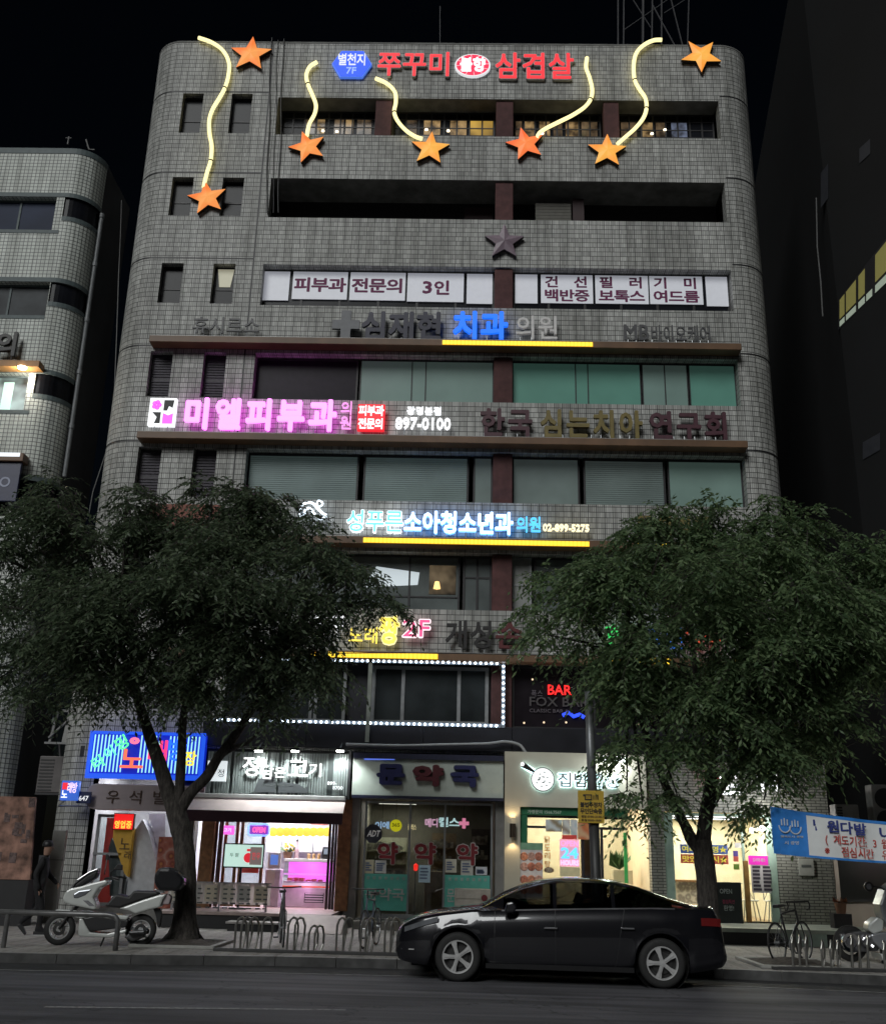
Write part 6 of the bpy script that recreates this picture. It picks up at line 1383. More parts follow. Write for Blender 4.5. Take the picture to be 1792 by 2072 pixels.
p = at(*zr(785, 1190), 27.3); stool(p[0], 27.35, 'metal framed chair with arched back left of the other in the far right shop'); stool(p[0]+.6, 27.35, 'metal framed chair with arched back at the right jamb of the far right shop')
ct = thing('counter', 'cream counter with a patterned front behind the car roof in the far right shop', 'counter', (5.5, 28, ZF)); box('front', collage(bpy.data.materials.new('patterned_front'), [(.5, .48, .42), (.25, .22, .2), (.6, .55, .48)], 8.), ct, 5.25, 6.0, 28, 28.1, ZF, 1.35); box('top', WOODM, ct, 5.2, 6.05, 27.95, 28.5, 1.352, 1.40)
dk = thing('deck', 'pale green edged deck with black riser before the far right shop', 'deck', (6.5, 25, .15)); x0 = at(1452, 1885, 24.2)[0]; x1 = at(1570, 1885, 24.2)[0]
box('top_board', M('pale_green_deck', (.32, .36, .31), .6, var=.12), dk, 4.9, 9.4, 24.2, 26.74, ZF-.1, ZF-.02); box('riser', BLK, dk, 4.95, at(1575, 1900, 24.24)[0], 24.25, 24.3, .15, ZF-.1); xr0, xr1 = at(1600, 1900, 24.2)[0], at(1645, 1900, 24.2)[0]
MB().prism([(xr0, .15), (xr0-.25, ZF-.1), (xr1+.3, ZF-.1), (xr1+.3, .15)], 24.22, 24.29).build('kick_panel', M('mint_kick', (.30, .38, .33), .6), dk); MB().box(xr1+.302, 9.4, 24.25, 24.3, .15, ZF-.1).build('dark_riser', BLK, dk)
# ------------------------------------------------------------------ the dark saloon car
PAINT = M('charcoal_car_paint', (.012, .012, .0155), .24, .4, var=.03, coat=1., spec=.6)
TYRE = M('tyre_rubber', (.014, .014, .014), .75, var=.2, scale=30); RIMM = M('alloy_rim', (.50, .50, .50), .35, .35); CHR = M('chrome', (.6, .6, .62), .12, 1.)
CGL = glass_mat('tinted_car_glass', (.24, .25, .26)); WELL = M('wheel_well', (.006, .006, .006), .9)


def interp(pts, x):
    if x <= pts[0][0]: return pts[0][1]
    for (a, b), (c, d) in zip(pts, pts[1:]):
        if x <= c:
            t = (x-a)/(c-a); return b+(d-b)*t
    return pts[-1][1]


def make_car():
    L = 4.98
    px = lambda x: (x-40)/340
    top = [(0, .62), (.02, .71), (.10, .80), (.29, .895), (.62, .985), (1.06, 1.04), (1.29, 1.07), (1.65, 1.26), (1.94, 1.39), (2.24, 1.465), (2.53, 1.497), (2.82, 1.505), (3.12, 1.498), (3.41, 1.47), (3.71, 1.40), (4.0, 1.305), (4.29, 1.215), (4.55, 1.15), (4.80, 1.15), (4.86, 1.08), (4.92, .90), (4.96, .66), (4.98, .5)]
    bot = [(0, .36), (.06, .26), (.3, .22), (.6, .20), (4.3, .20), (4.6, .24), (4.9, .30), (4.98, .38)]
    belt = [(0, .60), (.10, .74), (.35, .84), (.8, .92), (1.3, .985), (2.0, 1.02), (3.0, 1.06), (3.9, 1.09), (4.5, 1.09), (4.8, 1.06), (4.92, .86), (4.98, .5)]
    wid = [(0, .60), (.05, .68), (.15, .76), (.35, .84), (.7, .90), (1.2, .925), (2.2, .94), (3.4, .935), (4.1, .92), (4.5, .89), (4.8, .83), (4.92, .77), (4.98, .68)]
    roofw = [(1.29, .74), (1.65, .68), (2.2, .62), (3.0, .61), (3.7, .60), (4.3, .62), (4.55, .68)]
    W1, W2, RA, ZC = .97, 4.0, .405, .345
    xs = sorted(set([round(x, 3) for x in [0, .02, .05, .1, .16, .22, .29, .36, .45, .5]+[W1+RA*math.cos(math.pi*i/12) for i in range(13)]+[W2+RA*math.cos(math.pi*i/12) for i in range(13)]+[1.45, 1.55, 1.65, 1.8, 1.94, 2.1, 2.24, 2.40, 2.46, 2.6, 2.82, 3.0, 3.12, 3.28, 3.34, 3.41, 3.52, 4.5, 4.56, 4.62, 4.7, 4.75, 4.80, 4.83, 4.86, 4.89, 4.92, 4.94, 4.96, 4.98]]))
    rows = []
    for x in xs:
        zt, zb, ze, wd = interp(top, x), interp(bot, x), interp(belt, x), interp(wid, x)
        ar = 0
        for wc in (W1, W2):
            if abs(x-wc) <= RA: ar = max(ar, ZC+math.sqrt(max(0, RA*RA-(x-wc)**2)))
        zl = max(zb, ar); fl = .022*(1 if ar else 0)
        z1 = max(zl+.015, zb+(ze-zb)*.16); z2 = max(z1+.02, zb+(ze-zb)*.36); z3 = max(z2+.02, zb+(ze-zb)*.62); z4 = max(z3+.02, zb+(ze-zb)*.80); z5 = max(z4+.03, ze)
        cab = 1.29 < x < 4.55
        rw = interp(roofw, x) if cab else wd*.8
        if cab:
            inner = [(wd-.075, z5+.018), (wd-.10+(rw-wd+.10)*.55, z5+(zt-.07-z5)*.55 if zt-.07 > z5+.02 else z5+.02), (rw, max(zt-.065, z5+.022)), (rw-.10, max(zt-.022, z5+.03)), (rw*.5, zt-.002), (0, zt+.008)]
        else:
            inner = [(wd-.06, z5+(zt-z5)*.35), (wd-.12, z5+(zt-z5)*.6), (wd-.2, z5+(zt-z5)*.8), (wd*.6, zt-.008), (wd*.32, zt), (0, zt+.006)]
        half = [(wd-.10, zl-.0 if ar else zb), (wd-.035+fl, zl+.005), (wd-.008+fl, z1), (wd+.004, z2), (wd+.010, z3), (wd-.012, z4), (wd-.045, z5)]+inner
        rows.append((x, half))
    nh = len(rows[0][1])
    root = thing('parked_car', 'dark charcoal saloon car parked at the kerb with five spoke alloy wheels', 'car', (0, 0, 0)); ORG[root] = Vector((0, 0, 0))
    V = []; idx = {}
    for i, (x, h) in enumerate(rows):
        for j, (y, z) in enumerate(h):
            idx[i, j, 0] = len(V); V.append((x, -y, z))
            if j < nh-1: idx[i, j, 1] = len(V); V.append((x, y, z))
            else: idx[i, j, 1] = idx[i, j, 0]
    body = []; side = []; wind = []; rear = []
    for i in range(len(rows)-1):
        xm = (rows[i][0]+rows[i+1][0])/2
        for j in range(nh-1):
            for s in (0, 1):
                q = [idx[i, j, s], idx[i+1, j, s], idx[i+1, j+1, s], idx[i, j+1, s]]
                q = [a for k, a in enumerate(q) if a not in q[:k]]
                if s: q = q[::-1]
                pill = 2.40 < xm < 2.46 or 3.28 < xm < 3.34
                if j in (7, 8) and 1.6 < xm < 4.2 and not pill: side.append((q, xm))
                elif j >= 9 and 1.29 < xm < 2.12: wind.append(q)
                elif j >= 9 and 3.5 < xm < 4.52: rear.append(q)
                else: body.append(q)
    n = len(rows)-1                                         # nose and tail caps
    for i, rev in ((0, 1), (n, 0)):
        loop = [idx[i, j, 0] for j in range(nh)]+[idx[i, j, 1] for j in reversed(range(nh-1))]
        body.append(loop if not rev else loop[::-1])

    def sub(name, faces, mat, parent=root):
        m = MB(); mp = {}
        for f in faces:
            for a in f:
                if a not in mp: mp[a] = len(m.v); m.v.append(V[a])
            m.f.append([mp[a] for a in f])
        o = m.build(name, mat, parent, smooth=True, fix=False)
        return o
    b = sub('body', body, PAINT)
    for a0, a1 in ((1.6, 2.40), (2.46, 3.28), (3.34, 4.2)):
        for s in (0, 1):
            fs = [f for f, x in side if a0 < x < a1 and (V[f[0]][1] < 0) == (s == 0)]
            if fs: sub('side_window', fs, CGL)
    sub('windscreen', wind, CGL); sub('rear_window', rear, CGL)
    MB().box(.25, 4.75, -.66, .66, .19, .5).build('underbody', WELL, root)
    for sx, sy in ((2.05, -.38), (2.05, .38), (3.05, -.38), (3.05, .38)):
        MB().prism([(sx, .5), (sx+.5, .46), (sx+.62, .72), (sx+.78, 1.08), (sx+.70, 1.10), (sx+.50, .72), (sx, .66)], sy-.24, sy+.24).prism([(sx+.70, 1.11), (sx+.80, 1.11), (sx+.84, 1.26), (sx+.76, 1.27)], sy-.13, sy+.13).build('seat', WELL, root, bevel=.03)
    MB().prism([(1.35, .6), (1.75, .6), (1.72, .98), (1.45, 1.02)], -.7, .7).build('dashboard', WELL, root, bevel=.03)
    for wc in (W1, W2):
        for s in (-1, 1):
            MB().lathe([(0, 0), (.40, 0), (.40, .28)] if s > 0 else [(0, .28), (.40, .28), (.40, 0)], (wc, s*.58 if s > 0 else -.58-.28, ZC), 'y', 24).build('wheel_arch_liner', WELL, root)
    for s in (-1, 1): MB().box(W1+.42, W2-.42, s*.93-.012, s*.93+.012, .205, .275).build('sill', M('gloss_black_sill', (.01, .01, .011), .3), root)

    def wheel(wc, s):
        y = s*.80
        t = MB().lathe([(.235, -.10), (.30, -.115), (.338, -.095), (.345, -.06), (.345, .06), (.338, .095), (.30, .115), (.235, .10)], (wc, y, ZC), 'y', 40).build('wheel', TYRE, root, smooth=True)
        o = -1 if s < 0 else 1
        f = y+o*.085
        r = MB(); r.lathe([(.238, .0), (.232, o*.028), (.215, o*.026), (.205, -o*.02)], (wc, f, ZC), 'y', 40)
        for k in range(5):
            a = math.pi/2+k*2*math.pi/5+(.3 if s < 0 else 0); c_, s_ = math.cos(a), math.sin(a)
            P = lambda rad, w: (wc+rad*c_-w*s_, ZC+rad*s_+w*c_)
            r.prism([P(.035, .026), P(.035, -.026), P(.13, -.026), P(.217, -.046), P(.217, .046), P(.13, .026)], f+o*.026, f-o*.010)
            r.prism([P(.05, .007), P(.05, -.007), P(.2, -.010), P(.2, .010)], f+o*.034, f+o*.024)
        r.lathe([(0, o*.034), (.048, o*.030), (.055, o*.0)], (wc, f, ZC), 'y', 20)
        r.build('rim', RIMM, t)
        d = MB().lathe([(0, -o*.03), (.15, -o*.03), (.15, -o*.045)], (wc, f, ZC), 'y', 24).lathe([(0, -o*.06), (.232, -o*.06)], (wc, f, ZC), 'y', 24); d.build('brake_disc', M('brake_disc', (.06, .06, .06), .4, .7), t)
    for wc in (W1, W2):
        for s in (-1, 1): wheel(wc, s)
    near = lambda x, j, f: tuple(-(interp([(r[0], r[1][j][k]) for r in rows], x)+(f if k == 0 else 0))*(1 if k == 0 else -1) for k in (0, 1))

    def strip(name, pts, wz, mat, out=.012, s=-1):           # a thin strip laid along the flank
        m = MB()
        for (xa, ya, za), (xb, yb_, zb_) in zip(pts, pts[1:]):
            m.face([(xa, s*(ya+out), za-wz), (xb, s*(yb_+out), zb_-wz), (xb, s*(yb_+out), zb_+wz), (xa, s*(ya+out), za+wz)])
        return m.build(name, mat, root)
    Yj = lambda x, j: interp([(r[0], r[1][j][0]) for r in rows], x)
    Zj = lambda x, j: interp([(r[0], r[1][j][1]) for r in rows], x)
    for s in (-1, 1):
        strip('window_trim', [(x, Yj(x, 6), Zj(x, 6)+.012) for x in [1.62+i*.1 for i in range(27)]], .010, CHR, .006, s)
        for x in (2.28, 3.42):                                 # handles
            y = Yj(x, 4)+.012; z = Zj(x, 4)+.075
            MB().box(x-.02, x+.18, s*(y-.004), s*(y+.028), z-.014, z+.014).build('door_handle', CHR, root, bevel=.006)
        for x in (1.52, 2.43, 3.36):                            # door shut lines
            strip('shut_line', [(x-.004+(.03*(j-2) if x > 3 else 0), Yj(x, j), Zj(x, j)) for j in range(1, 7)], 0, BLK, .0, s)
            m = MB()
            for j in range(1, 6):
                dx = (.035*(j-3) if x > 3 else 0)
                xa, xb = x+dx, x+dx+(.035 if x > 3 else 0)
                m.face([(xa-.004, s*(Yj(xa, j)+.002), Zj(xa, j)), (xa+.004, s*(Yj(xa, j)+.002), Zj(xa, j)), (xb+.004, s*(Yj(xb, j+1)+.002), Zj(xb, j+1)), (xb-.004, s*(Yj(xb, j+1)+.002), Zj(xb, j+1))])
            m.build('shut_line', BLK, root)
        strip('headlight', [(.14, Yj(.14, 5)-.0, .70), (.24, Yj(.24, 5), .735), (.40, Yj(.40, 5), .79), (.56, Yj(.56, 5), .835), (.66, Yj(.66, 5), .865)], .036, M('headlight_glass', (.22, .23, .25), .08, .6), .014, s)
        strip('tail_light', [(4.60, Yj(4.6, 5), .93), (4.72, Yj(4.72, 5), .93), (4.84, Yj(4.84, 5), .925), (4.90, Yj(4.9, 5), .92)], .055, M('red_tail_lens', (.16, .008, .008), .15, coat=1.), .016, s)
        strip('fog_light', [(.10, Yj(.1, 2), .43), (.22, Yj(.22, 2), .43), (.30, Yj(.3, 2), .43)], .012, M('pale_fog_lens', (.5, .5, .5), .2), .012, s)
        mr = MB(); mr.prism([(1.66, .98), (1.82, 1.0), (1.86, 1.09), (1.80, 1.15), (1.70, 1.13)], s*.95, s*1.12); mr.build('wing_mirror', PAINT, root, bevel=.025)
        m2 = MB(); m2.box(1.70, 1.78, s*.88, s*.96, 1.0, 1.03); m2.build('mirror_stalk', BLK, root)
    MB().prism([(-.012, .40), (.03, .38), (.05, .60), (.0, .64)], -.5, .5).build('grille', M('grille_dark', (.02, .02, .022), .3, .6), root)
    MB().box(2.9, 3.02, -.02, .02, 1.5, 1.53).build('roof_antenna', PAINT, root, bevel=.008)
    return root


car = make_car()
p = gz(940, 1988, 0)
car.location = (-.92, 17.86, 0); car.rotation_euler = (0, 0, math.radians(-3.2))

# ------------------------------------------------------------------ scooter
WPL = M('white_scooter_plastic', (.52, .54, .52), .25, coat=.6, var=.05); BPL = M('black_scooter_plastic', (.014, .014, .015), .45)


def make_scooter():
    root = thing('parked_scooter', 'white maxi scooter with black seat and black top box parked behind the rail', 'scooter', (0, 0, 0)); ORG[root] = Vector((0, 0, 0))
    C = lambda x, y: ((x-290)/703., (940-y)/703.-.0757*(x-290)/703.+.25)
    PP = lambda pts: [C(*p) for p in pts]

    def part(name, pts, hw, mat, bev=.015, y0=None, parent=root):
        m = MB()
        if y0 is None: m.prism(PP(pts), -hw, hw)
        else: m.prism(PP(pts), -hw, -y0); m.prism(PP(pts), y0, hw)
        return m.build(name, mat, parent, bevel=bev)
    part('front_fairing', ((300, 605), (330, 520), (370, 490), (480, 455), (620, 400), (790, 345), (800, 390), (700, 450), (650, 560), (700, 650), (690, 690), (420, 665), (330, 645)), .19, WPL, .04)
    part('windscreen', ((385, 492), (420, 430), (540, 320), (655, 245), (660, 285), (640, 350), (480, 450)), .13, BPL, .03)
    part('windscreen_rim', ((365, 490), (440, 380), (560, 285), (665, 232), (655, 246), (540, 320), (420, 430), (384, 494)), .15, CHR, .008)
    part('headlight', ((420, 545), (480, 500), (640, 462), (560, 545), (480, 585), (430, 590)), .20, M('headlight_glass', (.22, .23, .25), .08, .6), .02)
    part('front_mudguard', ((205, 765), (240, 730), (470, 722), (505, 760), (490, 800), (390, 785), (300, 765), (215, 775)), .08, WPL, .02)
    part('floor_panel', ((480, 722), (1085, 718), (1060, 765), (820, 768), (700, 752), (560, 792), (520, 800)), .20, WPL, .02)
    part('side_panel', ((560, 792), (700, 752), (1085, 765), (1065, 845), (660, 932), (600, 860)), .185, BPL, .02)
    part('lower_fairing', ((520, 800), (562, 795), (605, 865), (662, 936), (860, 932), (1075, 862), (1065, 905), (900, 972), (540, 992), (528, 950)), .19, WPL, .02)
    part('seat', ((785, 645), (870, 530), (905, 497), (1050, 512), (1100, 440), (1370, 425), (1405, 452), (1180, 545), (960, 645)), .16, M('black_seat_vinyl', (.016, .016, .017), .5), .04)
    part('rear_body', ((955, 652), (1180, 548), (1400, 457), (1485, 440), (1445, 510), (1422, 595), (1300, 632), (1150, 695), (1075, 662)), .17, WPL, .03)
    tl = part('tail_light', ((1440, 492), (1490, 440), (1535, 470), (1520, 552), (1440, 562)), .12, M('pale_tail_lens', (.35, .30, .31), .2), .015)
    part('rear_mudguard', ((1335, 618), (1420, 608), (1442, 690), (1432, 820), (1408, 815), (1380, 700)), .07, BPL, .01)
    part('engine', ((1040, 960), (1130, 862), (1285, 868), (1262, 945), (1150, 992)), .13, M('engine_grey', (.12, .12, .125), .4, .5), .03)
    part('exhaust', ((1090, 880), (1290, 850), (1300, 910), (1110, 930)), .22, M('dark_exhaust', (.05, .05, .052), .35, .7), .03, y0=.15)
    part('top_box', ((1325, 240), (1362, 155), (1490, 145), (1600, 180), (1680, 245), (1672, 320), (1612, 408), (1540, 400), (1400, 420), (1360, 372), (1322, 330)), .21, M('black_top_box', (.012, .012, .014), .28), .06)
    part('box_rack', ((1330, 400), (1440, 408), (1440, 436), (1360, 450)), .08, CHR, .008)
    for cx, cyp in ((290, 940), (1215, 872)):
        c = C(cx, cyp); wz = .252
        t = MB().lathe([(.165, -.045), (.22, -.058), (.252, -.03), (.256, 0), (.252, .03), (.22, .058), (.165, .045)], (c[0], 0, wz), 'y', 32).build('wheel', TYRE, root, smooth=True)
        r = MB(); r.lathe([(.168, -.04), (.15, -.04), (.15, .04), (.168, .04), (.168, -.04)], (c[0], 0, wz), 'y', 32); r.lathe([(0, -.05), (.04, -.05), (.04, .05), (0, .05)], (c[0], 0, wz), 'y', 14)
        for k in range(5):
            a = k*1.2566+.4; r.tube([(c[0]+.035*math.cos(a), 0, wz+.035*math.sin(a)), (c[0]+.155*math.cos(a), 0, wz+.155*math.sin(a))], .017, 6)
        r.build('rim', M('pale_scooter_rim', (.45, .46, .46), .35, .5), t)
        MB().lathe([(.05, -.052), (.10, -.052), (.10, -.048)], (c[0], 0, wz), 'y', 20).build('brake_disc', M('brake_disc', (.06, .06, .06), .4, .7), t)
    f = MB(); a = C(500, 640)
    for s in (-1, 1): f.tube([(C(290, 940)[0], s*.07, .252), (C(400, 740)[0], s*.07, C(400, 740)[1]), (a[0], s*.03, a[1])], .022, 8)
    f.build('fork', BPL, root)
    h = C(800, 335); MB().tube([(h[0]-.1, 0, h[1]-.05), (h[0]-.05, -.2, h[1]), (h[0]+.1, -.34, h[1]+.02), (h[0]+.2, -.36, h[1]-.0)], .018, 8).tube([(h[0]-.1, 0, h[1]-.05), (h[0]-.05, .2, h[1]), (h[0]+.1, .34, h[1]+.02), (h[0]+.2, .36, h[1])], .018, 8).build('handlebar', BPL, root)
    MB().tube([(h[0]+.03, -.3, h[1]+.02), (h[0]+.2, -.34, h[1]-.03)], .008, 5).build('brake_lever', CHR, root)
    for s, (mx, my), (bx, by) in ((1, (688, 112), (690, 250)), (-1, (920, 200), (830, 260))):
        m, b = C(mx, my), C(bx, by); st_ = MB().tube([(b[0], s*.24, b[1]-.08), (b[0], s*.25, b[1]), (m[0], s*.32, m[1])], .010, 6).build('mirror_stalk', BPL, root)
        MB().prism([(m[0]-(.03 if s > 0 else .09), m[1]-.04), (m[0]+(.03 if s > 0 else .07), m[1]-.04), (m[0]+(.035 if s > 0 else .06), m[1]+.045), (m[0]-(.03 if s > 0 else .02), m[1]+.06)], s*.32-.02, s*.32+.02).build('mirror_head', BPL, st_, bevel=.012)
    s0 = C(830, 965); MB().tube([(s0[0], -.08, s0[1]+.04), (s0[0]-.04, -.2, .01)], .014, 6).build('side_stand', BPL, root)
    sl = MB(); sl.face([(C(540, 600)[0], -.194, C(540, 600)[1]), (C(600, 595)[0], -.194, C(600, 595)[1]), (C(690, 650)[0], -.194, C(690, 650)[1]), (C(620, 655)[0], -.194, C(620, 655)[1])]); sl.build('front_trim', CHR, root)
    return root


sc = make_scooter()
sc.scale = (1.06, 1.06, 1.06); sc.location = (-7.0, 19.55, .15); sc.rotation_euler = (0, math.radians(0), math.radians(7))

# ------------------------------------------------------------------ bicycles
BKM = M('black_bike_frame', (.02, .02, .022), .35); BLM = M('blue_grey_bike_frame', (.12, .14, .18), .35, .4)


def make_bike(label, loc, rz, frame=BKM, drop=False, steer=0., lean=0., basket=False):
    root = thing('parked_bicycle', label, 'bicycle', (0, 0, 0), 'bicycles parked at the racks'); ORG[root] = Vector((0, 0, 0))
    R = .335; A, B = (0, R), (1.02, R); BB = (.43, .28); ST = (.28, .80); HT = (.86, .86); HB = (.90, .68)
    for i, c in enumerate((A, B)):
        t = MB(); n = 36
        t.tube([(c[0]+R*.96*math.cos(2*math.pi*k/n), 0, c[1]+R*.96*math.sin(2*math.pi*k/n)) for k in range(n)], .016, 6, closed=True)
        w_ = t.build('wheel', TYRE, root, smooth=True); r = MB()
        r.tube([(c[0]+R*.90*math.cos(2*math.pi*k/n), 0, c[1]+R*.90*math.sin(2*math.pi*k/n)) for k in range(n)], .009, 5, closed=True); r.build('rim', SILV, w_)
        s = MB()
        for k in range(16): a = 2*math.pi*k/16; s.tube([(c[0], .025*(-1)**k, c[1]), (c[0]+R*.9*math.cos(a), 0, c[1]+R*.9*math.sin(a))], .0018, 4)
        s.build('spoke', SILV, w_); MB().cyl((c[0], -.05, c[1]), (c[0], .05, c[1]), .02, 8).build('hub', SILV, w_)
    f = MB(); P = lambda q, y=0: (q[0], y, q[1])
    f.tube([P(BB), P(ST)], .017, 8).tube([P(ST), P(HT)], .016, 8).tube([P(BB), P(HB)], .019, 8).tube([P(HB), P(HT)], .019, 8)
    for s in (-.05, .05): f.tube([P(A, s), P(BB, s*.6)], .009, 6).tube([P(A, s), P((.30, .76), s*.4)], .008, 6)
    f.build('frame', frame, root)
    k = MB()
    for s in (-.045, .045): k.tube([P(HB), P((.905, .60), s), P(B, s)], .010, 6)
    k.build('fork', frame, root)
    MB().prism([(.12, .90), (.40, .93), (.42, .95), (.30, .965), (.14, .96), (.10, .93)], -.06, .06).build('saddle', BLK, root, bevel=.02)
    MB().cyl(P(ST), (.265, 0, .93), .013, 8).build('seat_post', SILV, root)
    h = MB(); st = (.845, 1.0)
    h.tube([P(HT), P(st)], .014, 8)
    if drop:
        for s in (-1, 1): h.tube([P((st[0]+.05, st[1])), (st[0]+.05, s*.18, st[1]), (st[0]+.14, s*.21, st[1]), (st[0]+.17, s*.21, st[1]-.07), (st[0]+.12, s*.21, st[1]-.14), (st[0]+.04, s*.21, st[1]-.14)], .014, 8)
    else:
        h.tube([(st[0]-.02, -.31, st[1]+.03), (st[0]+.03, -.12, st[1]+.02), (st[0]+.03, .12, st[1]+.02), (st[0]-.02, .31, st[1]+.03)], .013, 8)
    h.build('handlebar', BLK, root)
    c = MB().lathe([(.05, -.004), (.095, -.004), (.095, .004), (.05, .004)], (BB[0], -.05, BB[1]), 'y', 20).tube([(BB[0], -.06, BB[1]), (BB[0]+.10, -.07, BB[1]-.13)], .010, 6).tube([(BB[0], .06, BB[1]), (BB[0]-.10, .07, BB[1]+.13)], .010, 6); c.build('crankset', SILV, root)
    m = MB(); m.box(BB[0]+.06, BB[0]+.15, -.16, -.07, BB[1]-.145, BB[1]-.12).box(BB[0]-.15, BB[0]-.06, .07, .16, BB[1]+.115, BB[1]+.14); m.build('pedal', BLK, root)
    MB().tube([P((A[0], A[1]+.02), -.045), P((BB[0], BB[1]+.09), -.045)], .005, 4).tube([P((A[0], A[1]-.03), -.045), P((BB[0], BB[1]-.09), -.045)], .005, 4).build('chain', BLK, root)
    cb_ = MB(); cb_.tube([(st[0], -.1, st[1]), (st[0]+.12, -.08, st[1]-.1), (HB[0]+.05, -.02, HB[1])], .004, 4); cb_.build('brake_cable', BLK, root)
    if basket:
        g = MB(); 
        for q in range(5):
            z = .70+q*.05; k_ = .12+.012*q; g.tube([(B[0]-.06, -k_, z), (B[0]+.18, -k_, z), (B[0]+.18, k_, z), (B[0]-.06, k_, z)], .004, 4, closed=True)
        for q in range(8): y = -.12+q*.034; g.tube([(B[0]+.18, y, .70), (B[0]+.18, y*1.35, .92)], .003, 4)
        g.build('basket', BLK, root)
    root.location = loc; root.rotation_euler = (lean, 0, rz)
    return root


p = gz(548, 1915, .15); make_bike('black bicycle seen end on among the racks before the butcher shop', (p[0]+.05, 21.3, .15), math.radians(-78), lean=.03)
p = gz(748, 1912, .15); make_bike('pale wheeled bicycle seen end on before the left teal panel', (p[0]+.12, 21.5, .15), math.radians(-99), BLM, basket=False)
p = gz(1585, 1945, .15); make_bike('slim racing bicycle with drop handlebar leaning beside the right deck', (5.60, 19.75, .15), math.radians(47), drop=True, lean=-.06)

# ------------------------------------------------------------------ bicycle racks, rail
STEEL = M('stainless_tube', (.22, .215, .20), .3, .7)


def rack(label, us, lows, y0, vb, vt, vl):
    xs = []
    t = thing('bicycle_rack', label, 'bicycle rack', (0, 0, .15), 'bicycle racks along the kerb'); ORG[t] = Vector((0, 0, .15))
    for u in us:
        b = gz(u, vb(u), .15); x = b[0]; xs.append(x); h = at(u, (vl if u in lows else vt)(u), y0)[2]
        d = .30 if u not in lows else .22; s = .02
        MB().tube([(x, y0, .15), (x+.0, y0, h-.12), (x+.03, y0+.03, h-.03), (x+.06, y0+.1, h), (x+.10, y0+.2, h-.02), (x+.13, y0+d, h-.14), (x+.12, y0+d+.04, h-.3), (x+.08, y0+d, .15)], .019, 8).build('hoop', STEEL, t)
    box('base_rail', M('dark_rack_base', (.05, .05, .05), .6, .4), t, min(xs)-.35, max(xs)+.35, y0-.06, y0+.04, .151, .20, .006)
    return t


rack('long bicycle rack of bent steel hoops left of the parked car', [477, 489, 503, 531, 584, 598, 627, 639, 683, 697, 732, 742, 780, 792], [627, 639], 19.25, lambda u: 1924+(u-477)*.02, lambda u: 1857+(u-477)*.004, lambda u: 1874)
rack('bicycle rack of bent steel hoops at the far right behind the kerb', [1602, 1616, 1630, 1662, 1680, 1694, 1724, 1740, 1757, 1790], [1662, 1680, 1694, 1790], 18.6, lambda u: 1962+(u-1600)*.03, lambda u: 1893+(u-1600)*.02, lambda u: 1903+(u-1600)*.02)
t = thing('guard_rail', 'low grey tube guard rail in front of the white scooter', 'rail', (-7, 18.9, .15))
y = 18.75; a = at(238, 1852, y); h = a[2]; b = gz(240, 1920, .15)
xa = at(238, 1880, y)[0]; xb = at(12, 1880, y)[0]
MB().tube([(-9.6, y, h), (xa-.2, y, h), (xa-.07, y, h-.02), (xa-.01, y, h-.09), (xa, y, h-.2), (xa, y, .15)], .045, 12).build('top_tube', M('grey_rail_paint', (.13, .13, .13), .35, .4, var=.2, scale=9), t, smooth=True)
MB().cyl((xb, y, .15), (xb-.0, y, h-.03), .042, 12).build('post', M('grey_rail_paint', (.13, .13, .13), .35, .4), t)

